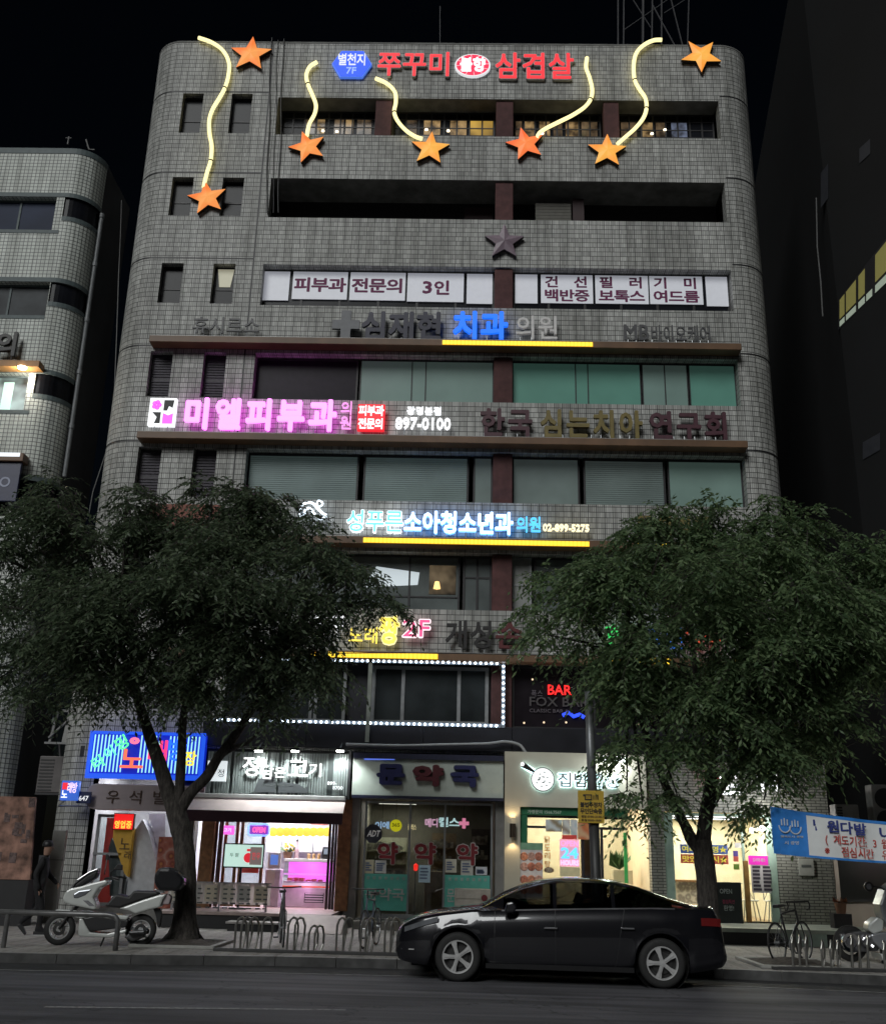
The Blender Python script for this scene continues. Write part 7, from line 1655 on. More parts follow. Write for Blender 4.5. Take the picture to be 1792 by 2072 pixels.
# ------------------------------------------------------------------ walking person (skin-modifier body)
def person(label, loc, rz):
    root = thing('person', label, 'person', (0, 0, 0)); ORG[root] = Vector((0, 0, 0))
    J = {'pelvis': (0, 0, .92, .13), 'waist': (.01, 0, 1.05, .125), 'chest': (.03, 0, 1.28, .145), 'neck': (.05, 0, 1.45, .055), 'head0': (.06, 0, 1.53, .075), 'head1': (.075, 0, 1.63, .095), 'head2': (.07, 0, 1.70, .07),
         'shL': (.03, -.17, 1.38, .06), 'elL': (-.07, -.2, 1.12, .048), 'wrL': (.0, -.2, .90, .035), 'haL': (.03, -.195, .83, .035),
         'shR': (.03, .17, 1.38, .06), 'elR': (.10, .2, 1.13, .048), 'wrR': (.26, .18, .98, .035), 'haR': (.31, .17, .94, .035),
         'hiL': (0, -.09, .86, .09), 'knL': (.12, -.09, .50, .062), 'anL': (.10, -.09, .10, .042), 'toL': (.28, -.09, .04, .04), 'heL': (.06, -.09, .04, .038),
         'hiR': (0, .09, .86, .09), 'knR': (.02, .09, .49, .062), 'anR': (-.28, .09, .22, .042), 'toR': (-.20, .09, .06, .036)}
    B = [('pelvis', 'waist'), ('waist', 'chest'), ('chest', 'neck'), ('neck', 'head0'), ('head0', 'head1'), ('head1', 'head2'), ('chest', 'shL'), ('shL', 'elL'), ('elL', 'wrL'), ('wrL', 'haL'), ('chest', 'shR'), ('shR', 'elR'), ('elR', 'wrR'), ('wrR', 'haR'),
         ('pelvis', 'hiL'), ('hiL', 'knL'), ('knL', 'anL'), ('anL', 'toL'), ('anL', 'heL'), ('pelvis', 'hiR'), ('hiR', 'knR'), ('knR', 'anR'), ('anR', 'toR')]
    ks = list(J)
    me = bpy.data.meshes.new('body'); me.from_pydata([J[k][:3] for k in ks], [(ks.index(a), ks.index(b)) for a, b in B], [])
    cm = bpy.data.materials.new('skin_and_dark_clothes'); cm.use_nodes = True; cn = cm.node_tree; cb = cn.nodes['Principled BSDF']; cb.inputs['Roughness'].default_value = .85
    tc = cn.nodes.new('ShaderNodeTexCoord'); sx = cn.nodes.new('ShaderNodeSeparateXYZ'); cr = cn.nodes.new('ShaderNodeValToRGB'); cr.color_ramp.interpolation = 'CONSTANT'      # trousers, jacket, skin by height
    mr = cn.nodes.new('ShaderNodeMath'); mr.operation = 'DIVIDE'; mr.inputs[1].default_value = 2
    for q, (p_, col) in enumerate(((0, (.006, .006, .008)), (.45, (.012, .012, .014)), (.735, (.30, .18, .13)))):
        e = cr.color_ramp.elements[q] if q < 2 else cr.color_ramp.elements.new(p_); e.position = p_; e.color = (*col, 1)
    cn.links.new(tc.outputs['Object'], sx.inputs[0]); cn.links.new(sx.outputs['Z'], mr.inputs[0]); cn.links.new(mr.outputs[0], cr.inputs['Fac']); cn.links.new(cr.outputs['Color'], cb.inputs['Base Color'])
    o = link_mesh('body', me, cm, root)
    md = o.modifiers.new('skin', 'SKIN'); sv = me.skin_vertices[0].data
    for k, v in zip(ks, sv): v.radius = (J[k][3]*(1.18 if k not in ('head0', 'head1', 'head2', 'neck') else 1.0),)*2; v.use_root = (k == 'pelvis')
    sb = o.modifiers.new('subd', 'SUBSURF'); sb.levels = sb.render_levels = 2
    for s, (hx, hy, hz) in ((-1, J['haL'][:3]), (1, J['haR'][:3])):
        f = MB()
        for q in range(4): f.tube([(hx+.005, hy-.028+q*.018, hz-.02), (hx+.02, hy-.03+q*.019, hz-.06), (hx+.018, hy-.03+q*.019, hz-.095+.006*abs(q-1))], [.009, .0085, .007], 6)
        f.tube([(hx+.01, hy-s*.03, hz+.01), (hx+.04, hy-s*.035, hz-.02), (hx+.045, hy-s*.03, hz-.045)], [.011, .010, .008], 6); f.build('hand', M('skin_tone', (.35, .2, .14), .6), root)
    MB().lathe([(0, .10), (.07, .09), (.10, .05), (.108, .01), (.10, -.02)], (.052, 0, 1.665), 'z', 16).build('hair', BLK, root, smooth=True)
    fc = MB(); fc.lathe([(0, .012), (.02, .008), (.025, 0)], (.165, 0, 1.605), 'x', 10); [fc.lathe([(0, .004), (.012, 0)], (.16, s*.03, 1.635), 'x', 8) for s in (-1, 1)]; fc.box(.15, .163, -.022, .022, 1.565, 1.572); fc.build('face', M('skin_tone', (.35, .2, .14), .6), root, smooth=True)
    MB().prism([(.02, 0), (.31, 0), (.31, .035), (.22, .075), (.10, .09), (.02, .08)], -.135, -.045).build('shoe', BLK, root, bevel=.012)
    sh = MB(); sh.prism([(-.33, .17), (-.17, .0), (-.13, .02), (-.17, .10), (-.26, .22)], .045, .135); sh.build('shoe', BLK, root, bevel=.012)
    MB().prism([(.02, .0), (.31, .0), (.31, .02), (.02, .02)], -.137, -.043).build('sole', M('white_sole', (.35, .35, .35), .6), root)
    root.location = loc; root.rotation_euler = (0, 0, rz); return root


p = gz(66, 1893, .15); person('person in black clothing walking right in the dark gap, one foot seen under the rail', (p[0], p[1], .15), math.radians(12))

# ------------------------------------------------------------------ parking sign pole, banner
t = thing('sign_pole', 'grey steel pole with black wrapped lower part carrying the yellow parking sign', 'pole', (2.75, 19.6, .15))
a, b, c = at(1190, 1415, 19.6), at(1203, 1660, 19.6), at(1212, 1800, 19.6); X0 = 2.80
pb = Vector((at(1209, 1780, 19.6)[0], 19.6, .15)); ptp = Vector((at(1190, 1410, 19.6)[0], 19.6, at(1190, 1400, 19.6)[2]))
mid = pb+(ptp-pb)*.50
MB().tube([pb, mid], .095, 14).build('wrapped_base', M('black_pole_wrap', (.03, .03, .03), .5), t, smooth=True); MB().tube([mid, ptp], [.09, .068], 14).build('upper_tube', M('galvanised_pole', (.22, .23, .24), .45, .5), t, smooth=True)
MB().lathe([(.11, 0), (.11, .05), (.09, .08)], (mid.x, mid.y, mid.z-.02), 'z', 14).build('collar', SILV, t)
t, x0, x1, z0, z1 = sgn('parking_sign', 'yellow no parking camera notice fixed to the pole', (1169, 1600, 1222, 1666), 19.45); YW = M('yellow_sign_paint', (.50, .33, .035), .5, var=.04); INK = M('black_ink', (.02, .018, .015), .6); W, H = x1-x0, z1-z0
box('plate', YW, t, x0, x1, 19.45, 19.47, z0, z1, .008); box('bracket', SILV, t, (x0+x1)/2-.12, (x0+x1)/2+.12, 19.471, 19.6, z0+H*.5-.02, z0+H*.5+.02)
cm = MB(); cm.box(x0+W*.26, x0+W*.54, 19.442, 19.449, z0+H*.70, z0+H*.88).box(x0+W*.2, x0+W*.26, 19.442, 19.449, z0+H*.82, z0+H*.88).box(x0+W*.58, x0+W*.60, 19.442, 19.449, z0+H*.72, z0+H*.86).box(x0+W*.63, x0+W*.65, 19.442, 19.449, z0+H*.72, z0+H*.86).box(x0+W*.68, x0+W*.70, 19.442, 19.449, z0+H*.72, z0+H*.86).box(x0+W*.74, x0+W*.78, 19.442, 19.449, z0+H*.72, z0+H*.88); cm.build('camera_symbol', INK, t)
box('camera_face', YW, t, x0+W*.30, x0+W*.50, 19.436, 19.4415, z0+H*.74, z0+H*.84)
put_text('CCTV', x0+W*.31, x0+W*.49, z0+H*.77, z0+H*.82, 19.431, INK, t, 'lettering', 0, .004)
put_letters('불법주정차', x0+W*.08, x0+W*.92, z0+H*.48, z0+H*.64, 19.442, INK, t, .03, .006, .02); put_letters('무인단속중', x0+W*.08, x0+W*.92, z0+H*.28, z0+H*.45, 19.442, INK, t, .03, .006, .02)
put_text('평일 07:00~21:00', x0+W*.12, x0+W*.88, z0+H*.16, z0+H*.24, 19.442, M('brown_ink', (.08, .05, .02), .6), t, 'lettering', .02, .006); put_text('토·일 09:00~18:00', x0+W*.12, x0+W*.88, z0+H*.05, z0+H*.13, 19.442, M('brown_ink', (.08, .05, .02), .6), t, 'lettering', .02, .006)


def banner():
    Y = 18.95; A, D = at(1558, 1632, Y), at(1556, 1727, Y); Bq, Cq = at(1800, 1664, Y), at(1800, 1748, Y)
    t = thing('street_banner', 'long white street banner with blue left end and red lines strung before the brick wall', 'banner', (A[0], Y, D[2]))
    P = lambda s, q, o=0.: (A[0]+(Bq[0]-A[0])*s, Y-o+.04*math.sin(s*9)+.02*math.sin(s*23+q*2), (D[2]+(Cq[2]-D[2])*s)*(1-q)+(A[2]+(Bq[2]-A[2])*s)*q-.02*math.sin(math.pi*min(s, 1)))
    def quad(name, s0, s1, q0, q1, mat, o, par=t, n=24, sl=0.):
        m = MB()
        for i in range(n):
            a, b = s0+(s1-s0)*i/n, s0+(s1-s0)*(i+1)/n
            m.face([P(a, q0, o), P(b, q0, o), P(b+sl, q1, o), P(a+sl, q1, o)])
        return m.build(name, mat, par, smooth=True)
    quad('cloth', 0, 1.25, 0, 1, M('white_banner_cloth', (.74, .76, .76), .7, var=.04), 0., n=40)
    quad('blue_end', 0, .30, .002, .998, M('blue_banner_print', (.03, .22, .66), .6), .006, n=10)
    quad('blue_edge', .30, 1.25, .0, .05, M('blue_banner_print', (.015, .12, .42), .6), .006); quad('blue_edge', .30, 1.25, .93, 1., M('blue_banner_print', (.015, .12, .42), .6), .006)
    IND = M('indigo_print', (.03, .045, .22), .6); RDP = M('red_print', (.50, .05, .035), .6)
    def line(tx, s0, ds, q0, q1, mat, bold=.02):
        for i, ch in enumerate(tx):
            if ch == ' ': continue
            a, b = P(s0+ds*i, q0, .012), P(s0+ds*(i+.92), q1, .012); put_text(ch, min(a[0], b[0]), max(a[0], b[0]), a[2], b[2], a[1]-.012, mat, t, 'letter', bold, .006, fit=False)
    line('민원다발 U턴', .345, .112, .60, .90, IND, .03); line('(계도기간:3월 1일', .43, .069, .34, .58, RDP, .008); line('※ 점심시간 유예없음', .42, .07, .08, .32, RDP, .008)
    wm = M('white_print', (.6, .64, .68), .6); m = MB()
    for k in (-1, 1):
        c = P(.155+k*.045, .66, .014)
        m.tube([(c[0]+.10*math.cos(a), c[1], c[2]-.02+.12*math.sin(a)) for a in [math.pi+i*math.pi/10 for i in range(11)]], .012, 5)
        for q in range(3): m.tube([(c[0]-.05+q*.05, c[1], c[2]-.02), (c[0]-.05+q*.05, c[1], c[2]+.10-.02*abs(q-1))], .013, 5)
    m.build('hand_emblem', wm, t)
    a, b = P(.07, .36, .012), P(.26, .46, .012); put_text('행복도시 광명', a[0], b[0], a[2], b[2], a[1]-.01, wm, t, 'lettering', .01, .005); a, b = P(.10, .22, .012), P(.22, .33, .012); put_text('시 광명', a[0], b[0], a[2], b[2], a[1]-.01, wm, t, 'lettering', .01, .005)
    MB().tube([P(-.0, 1), (5.9, 20.3, A[2]+.2)], .008, 5).tube([P(-.0, 0), (5.9, 20.3, D[2]+.1)], .008, 5).build('rope', M('grey_rope', (.3, .3, .3), .8), t)


banner()
# ------------------------------------------------------------------ odds and ends beside the building
# left gap: rusty board, metal panel, outdoor units
t, x0, x1, z0, z1 = sgn('rusty_board', 'rust stained pale board standing in the gap at the left edge', (-30, 1612, 66, 1780), 24.0, 'board')
RUST = M('rusty_board_paint', (.36, .20, .15), .8, var=.75, scale=3.5, stain=.5, detail=8); xt = at(72, 1612, 24)[0]; xb_ = at(60, 1780, 24)[0]
MB().prism([(x0, z0), (xb_, z0), (xt, z1), (x0, z1)], 24.0, 24.08).build('board', RUST, t); box('base', BLK, t, x0, xt+.1, 24.02, 24.5, .15, z0); 
rr = random.Random(12)
for q in range(16): a, b = x1-.15-rr.random()*.8, z0+.3+rr.random()*1.5; MB().box(a, a+rr.uniform(.05, .2), 23.993-q*.0003, 23.999, b, b+rr.uniform(.05, .22)).build('torn_paper', M('grey_torn_paper', (.13, .09, .085), .8, var=.5, scale=15), t)
t, x0, x1, z0, z1 = sgn('metal_cover', 'tall pale grey metal cover standing against the left rounded tile corner', (97, 1680, 124, 1836), 25.2, 'cover')
box('cover', M('pale_grey_cover', (.36, .36, .34), .5, var=.15, scale=3, stain=.3), t, x0, x1, 25.2, 25.35, .15, z1, .015); zs_ = z0+(z1-z0)*.6; box('seam', M('cover_seam', (.2, .2, .19), .6), t, x0-.004, x1+.004, 25.19, 25.36, zs_, zs_+.03)
for (b, lab, rows_) in (((76, 1530, 126, 1604), 'dark grille fronted outdoor unit in the left gap', 10), ((1690, 1628, 1738, 1668), 'pale boxy outdoor unit behind the top of the street banner', 6), ((1766, 1588, 1815, 1690), 'white outdoor unit with two fans at the right edge', 0)):
    t, x0, x1, z0, z1 = sgn('outdoor_unit', lab, b, 25.8 if b[0] > 1000 else 28.2, 'air conditioner'); Y = 25.8 if b[0] > 1000 else 28.2
    box('casing', M('unit_casing_%d' % rows_, (.26, .255, .25) if rows_ != 10 else (.10, .09, .09), .5), t, x0, x1, Y, Y+.4, z0, z1, .02)
    if rows_:
        g = MB(); [g.box(x0+.04, x0+(x1-x0)*(.62 if rows_ == 10 else .3), Y-.012, Y-.002, z0+.04+q*(z1-z0-.08)/rows_, z0+.04+q*(z1-z0-.08)/rows_+.04) for q in range(rows_)]; g.build('grille', M('dark_grille', (.03, .03, .03), .6), t)
    else:
        for q in (.28, .72): MB().lathe([(0, -.006), (.24, -.006), (.24, .0)], (x0+.3, Y-.004, z0+(z1-z0)*q), 'y', 24).build('fan', BLK, t)
    MB().box(x0, x1, Y, Y+.45, z0-.06, z0-.005).build('bracket', DKFR, t)
t, x0, x1, z0, z1 = sgn('open_casement', 'pale framed casement swung open on the side of the tiled building above the outdoor unit', (102, 1436, 150, 1502), 27.6, 'window')
m = MB(); s_ = .12; m.prism([(x0, z0), (x0+.06, z0), (x0+s_+.06, z1), (x0+s_, z1)], 27.6, 27.66); m.box(x0+s_, x1, 27.6, 27.66, z1-.06, z1); m.box(x0-.1, x1, 27.6, 27.66, z0-.05, z0); m.tube([(x0, 27.58, z0+.1), (x1, 27.58, z1-.1)], .03, 6); m.build('frame', M('grey_frame', (.2, .2, .2), .5), t); MB().prism([(x1-.28, z0), (x1, z0), (x1+.08, z1), (x1-.2, z1)], 27.61, 27.65).build('pane', M('pale_pane', (.26, .26, .25), .4), t)
gp = MB(); [gp.tube([at(u0, v0, 28.6), at(u1, v1, 28.6)], .03, 6) for u0, v0, u1, v1 in ((128, 1560, 112, 1690), (146, 1600, 138, 1660), (120, 1505, 135, 1720))]; tag(gp.build('wall_pipe', DKFR), 'dark service pipes in the gap beside the left tiled corner', 'pipes')
# right: pale annexe wall, dark serving window
an = thing('annexe_wall', 'pale plaster side wall with a dark serving window right of the brick cladding', 'wall', (9.6, 26, .15)); PEACH = M('peach_plaster', (.40, .34, .29), .7, var=.1, scale=1.5, stain=.3)
a0, a1 = (9.06, 26.76), (11.4, 20.5)
Q = lambda s, z, o=0.: (a0[0]+(a1[0]-a0[0])*s-o*.94, a0[1]+(a1[1]-a0[1])*s-o*.35, z)
m = MB(); m.face([Q(0, .15), Q(1, .15), Q(1, 2.6), Q(0, 2.6)]); m.face([Q(0, 2.6), Q(1, 2.6), (12.5, 21, 2.6), (10, 27, 2.6)]); m.build('wall', PEACH, an)
m = MB(); m.face([Q(.03, 1.05, .03), Q(.33, 1.15, .03), Q(.33, 2.3, .03), Q(.03, 2.3, .03)]); wo = m.build('window', M('dark_opening', (.01, .01, .01), .3), an); m = MB(); m.face([Q(.03, 1.0, .05), Q(.33, 1.1, .05), Q(.33, 1.16, .05), Q(.03, 1.06, .05)]); m.build('sill', DKFR, wo)
l = bpy.data.lights.new('lamp', 'POINT')
bpy.data.lights.remove(l)
p = at(1700, 1835, 25.3); pt = thing('potted_plant', 'small brown pot with a drooping red flower under the dark serving window', 'plant', (p[0], 25.3, p[2]-.2)); MB().lathe([(0, -.15), (.1, -.15), (.14, .08), (0, .08)], p, 'z', 14).build('pot', M('brown_pot', (.2, .1, .06), .6), pt); g = MB(); rr = random.Random(3)
for q in range(24): a = rr.random()*6.28; g.face([(p[0], p[1], p[2]+.08), (p[0]+.16*math.cos(a), p[1]+.16*math.sin(a), p[2]+.12+.1*rr.random()), (p[0]+.16*math.cos(a+.4), p[1]+.16*math.sin(a+.4), p[2]+.1)])
g.build('foliage', M('rusty_leaf', (.2, .07, .03), .6, var=.5), pt); MB().box(p[0]-.2, p[0]+.2, 25.2, 25.5, .48, p[2]-.15).build('stand', DKFR, pt)
t, x0, x1, z0, z1 = sgn('wall_plaque', 'small pale notice on the brick cladding under the street banner', (1616, 1738, 1646, 1772), 26.7, 'notice'); box('sheet', M('pale_notice', (.36, .37, .34), .7), t, x0, x1, 26.7, 26.735, z0, z1); box('print_line', M('grey_print', (.1, .11, .11), .5), t, x0+.06, x1-.06, 26.693, 26.699, z1-.2, z1-.14)
# big motorcycle cut off by the right edge
mt = thing('parked_motorcycle', 'white touring motorcycle cut off by the right edge with chrome engine', 'motorcycle', (8.0, 20, .15)); Y = 20.4
PM = lambda u, v: (at(u, v, Y)[0], at(u, v, Y)[2]); SLV = M('silver_motor_paint', (.26, .27, .29), .25, .4, coat=.5, var=.1)
pol = lambda nm, pts, y0, y1, m, bv=.03: MB().prism([PM(*p) for p in pts], Y+y0, Y+y1).build(nm, m, mt, bevel=bv)
pol('fairing', ((1782, 1800), (1772, 1830), (1776, 1850), (1790, 1880), (1850, 1885), (1850, 1790), (1800, 1785)), -.2, .2, SLV); pol('front_panel', ((1752, 1868), (1768, 1855), (1782, 1862), (1780, 1884), (1762, 1890), (1750, 1882)), -.15, .15, WPL)
pol('lower_panel', ((1752, 1890), (1782, 1885), (1850, 1890), (1850, 1925), (1776, 1922), (1758, 1905)), -.22, .22, SLV); pol('bumper', ((1770, 1928), (1850, 1932), (1850, 1945), (1776, 1942)), -.25, .25, WPL, .01); pol('grille', ((1782, 1902), (1850, 1906), (1850, 1926), (1786, 1924)), -.26, -.23, BLK, .005)
c = PM(1718, 1905); c = (c[0]+.0, c[1]); 
for nm, u, v, r_ in (('engine_cover', 1718, 1907, .17), ('engine_cover', 1752, 1905, .13)): c = PM(u, v); MB().lathe([(0, -.06), (r_*.5, -.06), (r_*.55, -.03), (r_*.95, -.05), (r_, 0), (r_, .1)], (c[0], Y-.05, c[1]), 'y', 20).build(nm, CHR, mt)
pol('tail_body', ((1800, 1868), (1830, 1850), (1900, 1845), (1960, 1860), (1950, 1890), (1880, 1915), (1800, 1905)), -.16, .16, SLV); pol('saddle', ((1815, 1855), (1850, 1838), (1930, 1838), (1940, 1852), (1850, 1862)), -.14, .14, BPL)
pol('engine_block', ((1698, 1890), (1740, 1884), (1775, 1890), (1776, 1925), (1720, 1928), (1700, 1915)), -.04, .2, M('engine_grey', (.12, .12, .125), .4, .5))
a, b = PM(1752, 1793), PM(1800, 1812); MB().tube([(a[0], Y-.2, a[1]), ((a[0]+b[0])/2, Y-.2, a[1]-.02), (b[0], Y, b[1])], .016, 6).build('mirror_stalk', BPL, mt); MB().lathe([(.05, -.02), (.085, -.02), (.085, .02), (.05, .02), (.05, -.02)], (a[0]-.03, Y-.2, a[1]-.01), 'y', 18).build('mirror_rim', BPL, mt); MB().lathe([(0, -.01), (.055, -.01)], (a[0]-.03, Y-.2, a[1]-.01), 'y', 18).build('mirror_glass', CHR, mt)
for u in (1716, 1850):
    c = at(u, 1940, Y); MB().lathe([(.2, -.06), (.29, -.07), (.31, 0), (.29, .07), (.2, .06)], (c[0]+(.1 if u == 1716 else .25), Y+.12, .46), 'y', 28).build('wheel', TYRE, mt, smooth=True)
mt_leg = MB().cyl((at(1780, 1940, Y)[0], Y-.1, .15), (at(1782, 1930, Y)[0], Y, .45), .02, 6).build('stand', BPL, mt)
# tree pits
def pit(label, cx, cy_, w, d):
    t = thing('tree_pit', label, 'tree pit', (cx, cy_, .15), 'square tree pits in the pavement'); k = M('pale_pit_edge', (.30, .30, .28), .7, var=.15, stain=.3)
    m = MB(); m.box(cx-w, cx+w, cy_-d, cy_-d+.1, .15, .20).box(cx-w, cx+w, cy_+d-.1, cy_+d, .15, .20).box(cx-w, cx-w+.1, cy_-d+.1, cy_+d-.1, .15, .20).box(cx+w-.1, cx+w, cy_-d+.1, cy_+d-.1, .15, .20); m.build('edging', k, t, bevel=.008)
    n = 14; s = MB(); rr = random.Random(int(cx*10)); H = [[.165+.09*math.exp(-((i/n-.5)**2+(j/n-.5)**2)*9)+rr.uniform(0, .03) for j in range(n+1)] for i in range(n+1)]
    P = lambda i, j: (cx-w+.1+(2*w-.2)*i/n, cy_-d+.1+(2*d-.2)*j/n, H[i][j])
    for i in range(n):
        for j in range(n): s.face([P(i, j), P(i+1, j), P(i+1, j+1), P(i, j+1)])
    s.build('soil', M('dark_soil', (.05, .042, .035), .95, var=.4, scale=20), t)


pit('square pit of dark soil with pale edging around the left trunk', -5.0, 20.35, .75, .85); pit('square pit with pale edging partly behind the rear of the parked car', 5.75, 19.6, .75, .85)

hs = MB(); hs.tube([at(u, v, FY-.35) for u, v in spl([(700, 1506), (800, 1509), (900, 1507), (985, 1505), (1020, 1501), (1050, 1507), (1064, 1524)], 6)], .035, 8)
tag(hs.build('white_hose', M('white_hose', (.34, .35, .36), .5), smooth=True), 'pale hose lying along the black band above the pharmacy fascia', 'hose')
for (pts, lab) in ((((640, 1322), (900, 1322), (1230, 1329), (1500, 1333), (1900, 1340)), 'thin black overhead cable passing through both tree crowns'), (((1792, 1490), (1740, 1500), (1690, 1522), (1640, 1545)), 'short pale wire slung from the right edge toward the right crown')):
    c_ = MB(); c_.tube([at(u, v, 23.5) for u, v in spl(list(pts), 8)], .012, 5); tag(c_.build('overhead_cable', M('cable_black', (.02, .02, .02), .5) if 'black' in lab else M('grey_cable', (.12, .12, .12), .6)), lab, 'cable')
# ------------------------------------------------------------------ street trees
def bark_mat():
    m = bpy.data.materials.new('rough_bark'); m.use_nodes = True; nt = m.node_tree; b = nt.nodes['Principled BSDF']; b.inputs['Roughness'].default_value = .9
    tc = nt.nodes.new('ShaderNodeTexCoord'); mp = nt.nodes.new('ShaderNodeMapping'); mp.inputs['Scale'].default_value = (9, 9, 2.2)
    n = nt.nodes.new('ShaderNodeTexNoise'); n.inputs['Scale'].default_value = 2.2; n.inputs['Detail'].default_value = 8; n.inputs['Roughness'].default_value = .7
    nt.links.new(tc.outputs['Object'], mp.inputs['Vector']); nt.links.new(mp.outputs[0], n.inputs['Vector'])
    r = nt.nodes.new('ShaderNodeValToRGB'); r.color_ramp.elements[0].position = .38; r.color_ramp.elements[1].position = .65
    r.color_ramp.elements[0].color = (.018, .015, .013, 1); r.color_ramp.elements[1].color = (.085, .075, .066, 1)
    nt.links.new(n.outputs['Fac'], r.inputs['Fac']); nt.links.new(r.outputs['Color'], b.inputs['Base Color'])
    bp = nt.nodes.new('ShaderNodeBump'); bp.inputs['Strength'].default_value = .9; bp.inputs['Distance'].default_value = .04
    nt.links.new(n.outputs['Fac'], bp.inputs['Height']); nt.links.new(bp.outputs['Normal'], b.inputs['Normal'])
    return m


def leaf_mat(name, a, b_):
    m = bpy.data.materials.new(name); m.use_nodes = True; nt = m.node_tree; b = nt.nodes['Principled BSDF']; b.inputs['Roughness'].default_value = .45; b.inputs['Specular IOR Level'].default_value = .35
    g = nt.nodes.new('ShaderNodeNewGeometry'); r = nt.nodes.new('ShaderNodeValToRGB')
    r.color_ramp.elements[0].color = (*a, 1); r.color_ramp.elements[1].color = (*b_, 1)
    nt.links.new(g.outputs['Random Per Island'], r.inputs['Fac'])
    nt.links.new(r.outputs['Color'], b.inputs['Base Color'])
    t = nt.nodes.new('ShaderNodeBsdfTranslucent'); nt.links.new(r.outputs['Color'], t.inputs['Color'])
    mx = nt.nodes.new('ShaderNodeMixShader'); mx.inputs[0].default_value = .5
    nt.links.new(b.outputs[0], mx.inputs[1]); nt.links.new(t.outputs[0], mx.inputs[2]); nt.links.new(mx.outputs[0], nt.nodes['Material Output'].inputs['Surface'])
    return m


BARK = bark_mat()


def tree(label, base, Y, limbs, lobes, mat, seed, dens=1., leaf=(.135, .050), droop=1.):
    rng = np.random.default_rng(seed); rr = random.Random(seed)
    t = thing('street_tree', label, 'tree', base, 'broad street trees before the office block')
    tk = MB(); pxm = 109.
    for pts in limbs:
        P = []; R = []
        for q in pts:
            p = at(q[0], q[1], Y+(q[3] if len(q) > 3 else 0)); P.append(p); R.append(q[2]*.76/pxm/2)
        # smooth the path
        PP = [P[0]]; RR = [R[0]]
        for i in range(len(P)-1):
            for k in range(1, 5):
                f = k/4; a, b, c, d = [Vector(P[max(0, min(len(P)-1, i+o))]) for o in (-1, 0, 1, 2)]
                PP.append(tuple(.5*(2*b+(c-a)*f+(2*a-5*b+4*c-d)*f*f+(3*b-a-3*c+d)*f**3))); RR.append((R[i]*(1-f)+R[i+1]*f)*(1+rr.uniform(-.04, .04)))
        tk.tube(PP, RR, 14)
    # root flare
    b0 = Vector(base)
    for k in range(7):
        a = k*.9+rr.random()*.4; d = Vector((math.cos(a), math.sin(a)*.8, 0))
        tk.tube([b0+d*.10+Vector((0, 0, .42)), b0+d*.24+Vector((0, 0, .12)), b0+d*.44+Vector((0, 0, -.03))], [.10, .08, .03], 8)
    tops = [Vector(at(l[-1][0], l[-1][1], Y+(l[-1][3] if len(l[-1]) > 3 else 0))) for l in limbs[1:]]
    V = []; UP = np.array([0, 0, 1.])
    stems = []
    lobes = list(lobes)+[(u+rpx*1.02*math.cos(a), v-abs(rpx*.95*math.sin(a))*1, rr.uniform(13, 22), dy-.2) for (u, v, rpx, dy) in lobes for k in range(2) for a in [rr.uniform(.1, 3.0)] if rpx > 60 and not 590 < u < 1300]
    for (u, v, rpx, dy) in lobes:
        c = np.array(at(u, v, Y+dy)); r = rpx/pxm
        s = min(tops, key=lambda q: (q-Vector(c)).length); m = (s+Vector(c))/2+Vector((0, 0, .25))
        tk.tube([s, m, tuple(c)], [.045, .03, .012], 6)
        nsub = max(2, int(6.5*min(1., r/.8))); sd_ = rng.normal(size=(nsub, 3)); sd_ /= np.linalg.norm(sd_, axis=1)[:, None]; sd_[:, 2] = sd_[:, 2]*.8+.12
        sc_ = c+sd_*(r*rng.uniform(.40, 1.12, nsub))[:, None]; sr = r*rng.uniform(.20, .42, nsub)+.10
        per = [int(54*dens*(q/.45)**1.5) for q in sr]
        n = sum(per); ci = np.repeat(np.arange(nsub), per)
        d = rng.normal(size=(n, 3)); d[:, 2] = np.abs(d[:, 2])*.9-.25; d /= np.linalg.norm(d, axis=1)[:, None]
        o = sc_[ci]+d*(sr[ci]*rng.uniform(.3, 1., n))[:, None]
        d = d*.7+sd_[ci]*.5; d /= np.linalg.norm(d, axis=1)[:, None]
        for i in range(n):
            L = rng.uniform(.38, .80); dr = d[i]*np.array([1, 1, .35])+np.array([0, 0, -.28*droop])+rng.normal(size=3)*.22
            dr /= np.linalg.norm(dr); k = int(rng.integers(11, 17)); side = np.cross(dr, UP); side /= max(np.linalg.norm(side), 1e-3)
            s_ = np.linspace(.08, 1, k)
            pos = o[i]+dr*(s_*L)[:, None]+np.array([0, 0, -1.])*(s_**2*L*.55*droop)[:, None]
            sg = np.where(np.arange(k) % 2 == 0, 1, -1)[:, None]
            ld = side*sg*.75+dr*.55+np.array([0, 0, -.55*droop])+rng.normal(size=(k, 3))*.28
            ld /= np.linalg.norm(ld, axis=1)[:, None]
            wv = np.cross(ld, rng.normal(size=(k, 3))*.6+UP); wv /= np.linalg.norm(wv, axis=1)[:, None]
            ll = leaf[0]*rng.uniform(.7, 1.25, k)[:, None]; lw = leaf[1]*rng.uniform(.7, 1.2, k)[:, None]*.5
            V.append(np.stack([pos, pos+ld*ll*.42+wv*lw, pos+ld*ll, pos+ld*ll*.42-wv*lw], 1))
            if i % 3 == 0: stems.append((o[i], pos[k//2], pos[-1]))
    for a, b, c in stems: tk.tube([a, b, c], [.008, .006, .003], 3, cap=False)
    tk.build('trunk', BARK, t, smooth=True)
    V = np.concatenate(V).reshape(-1, 3)-np.array(base); nf = len(V)//4
    me = bpy.data.meshes.new('crown'); me.vertices.add(len(V)); me.vertices.foreach_set('co', V.ravel())
    me.loops.add(nf*4); me.loops.foreach_set('vertex_index', np.arange(nf*4, dtype=np.int32))
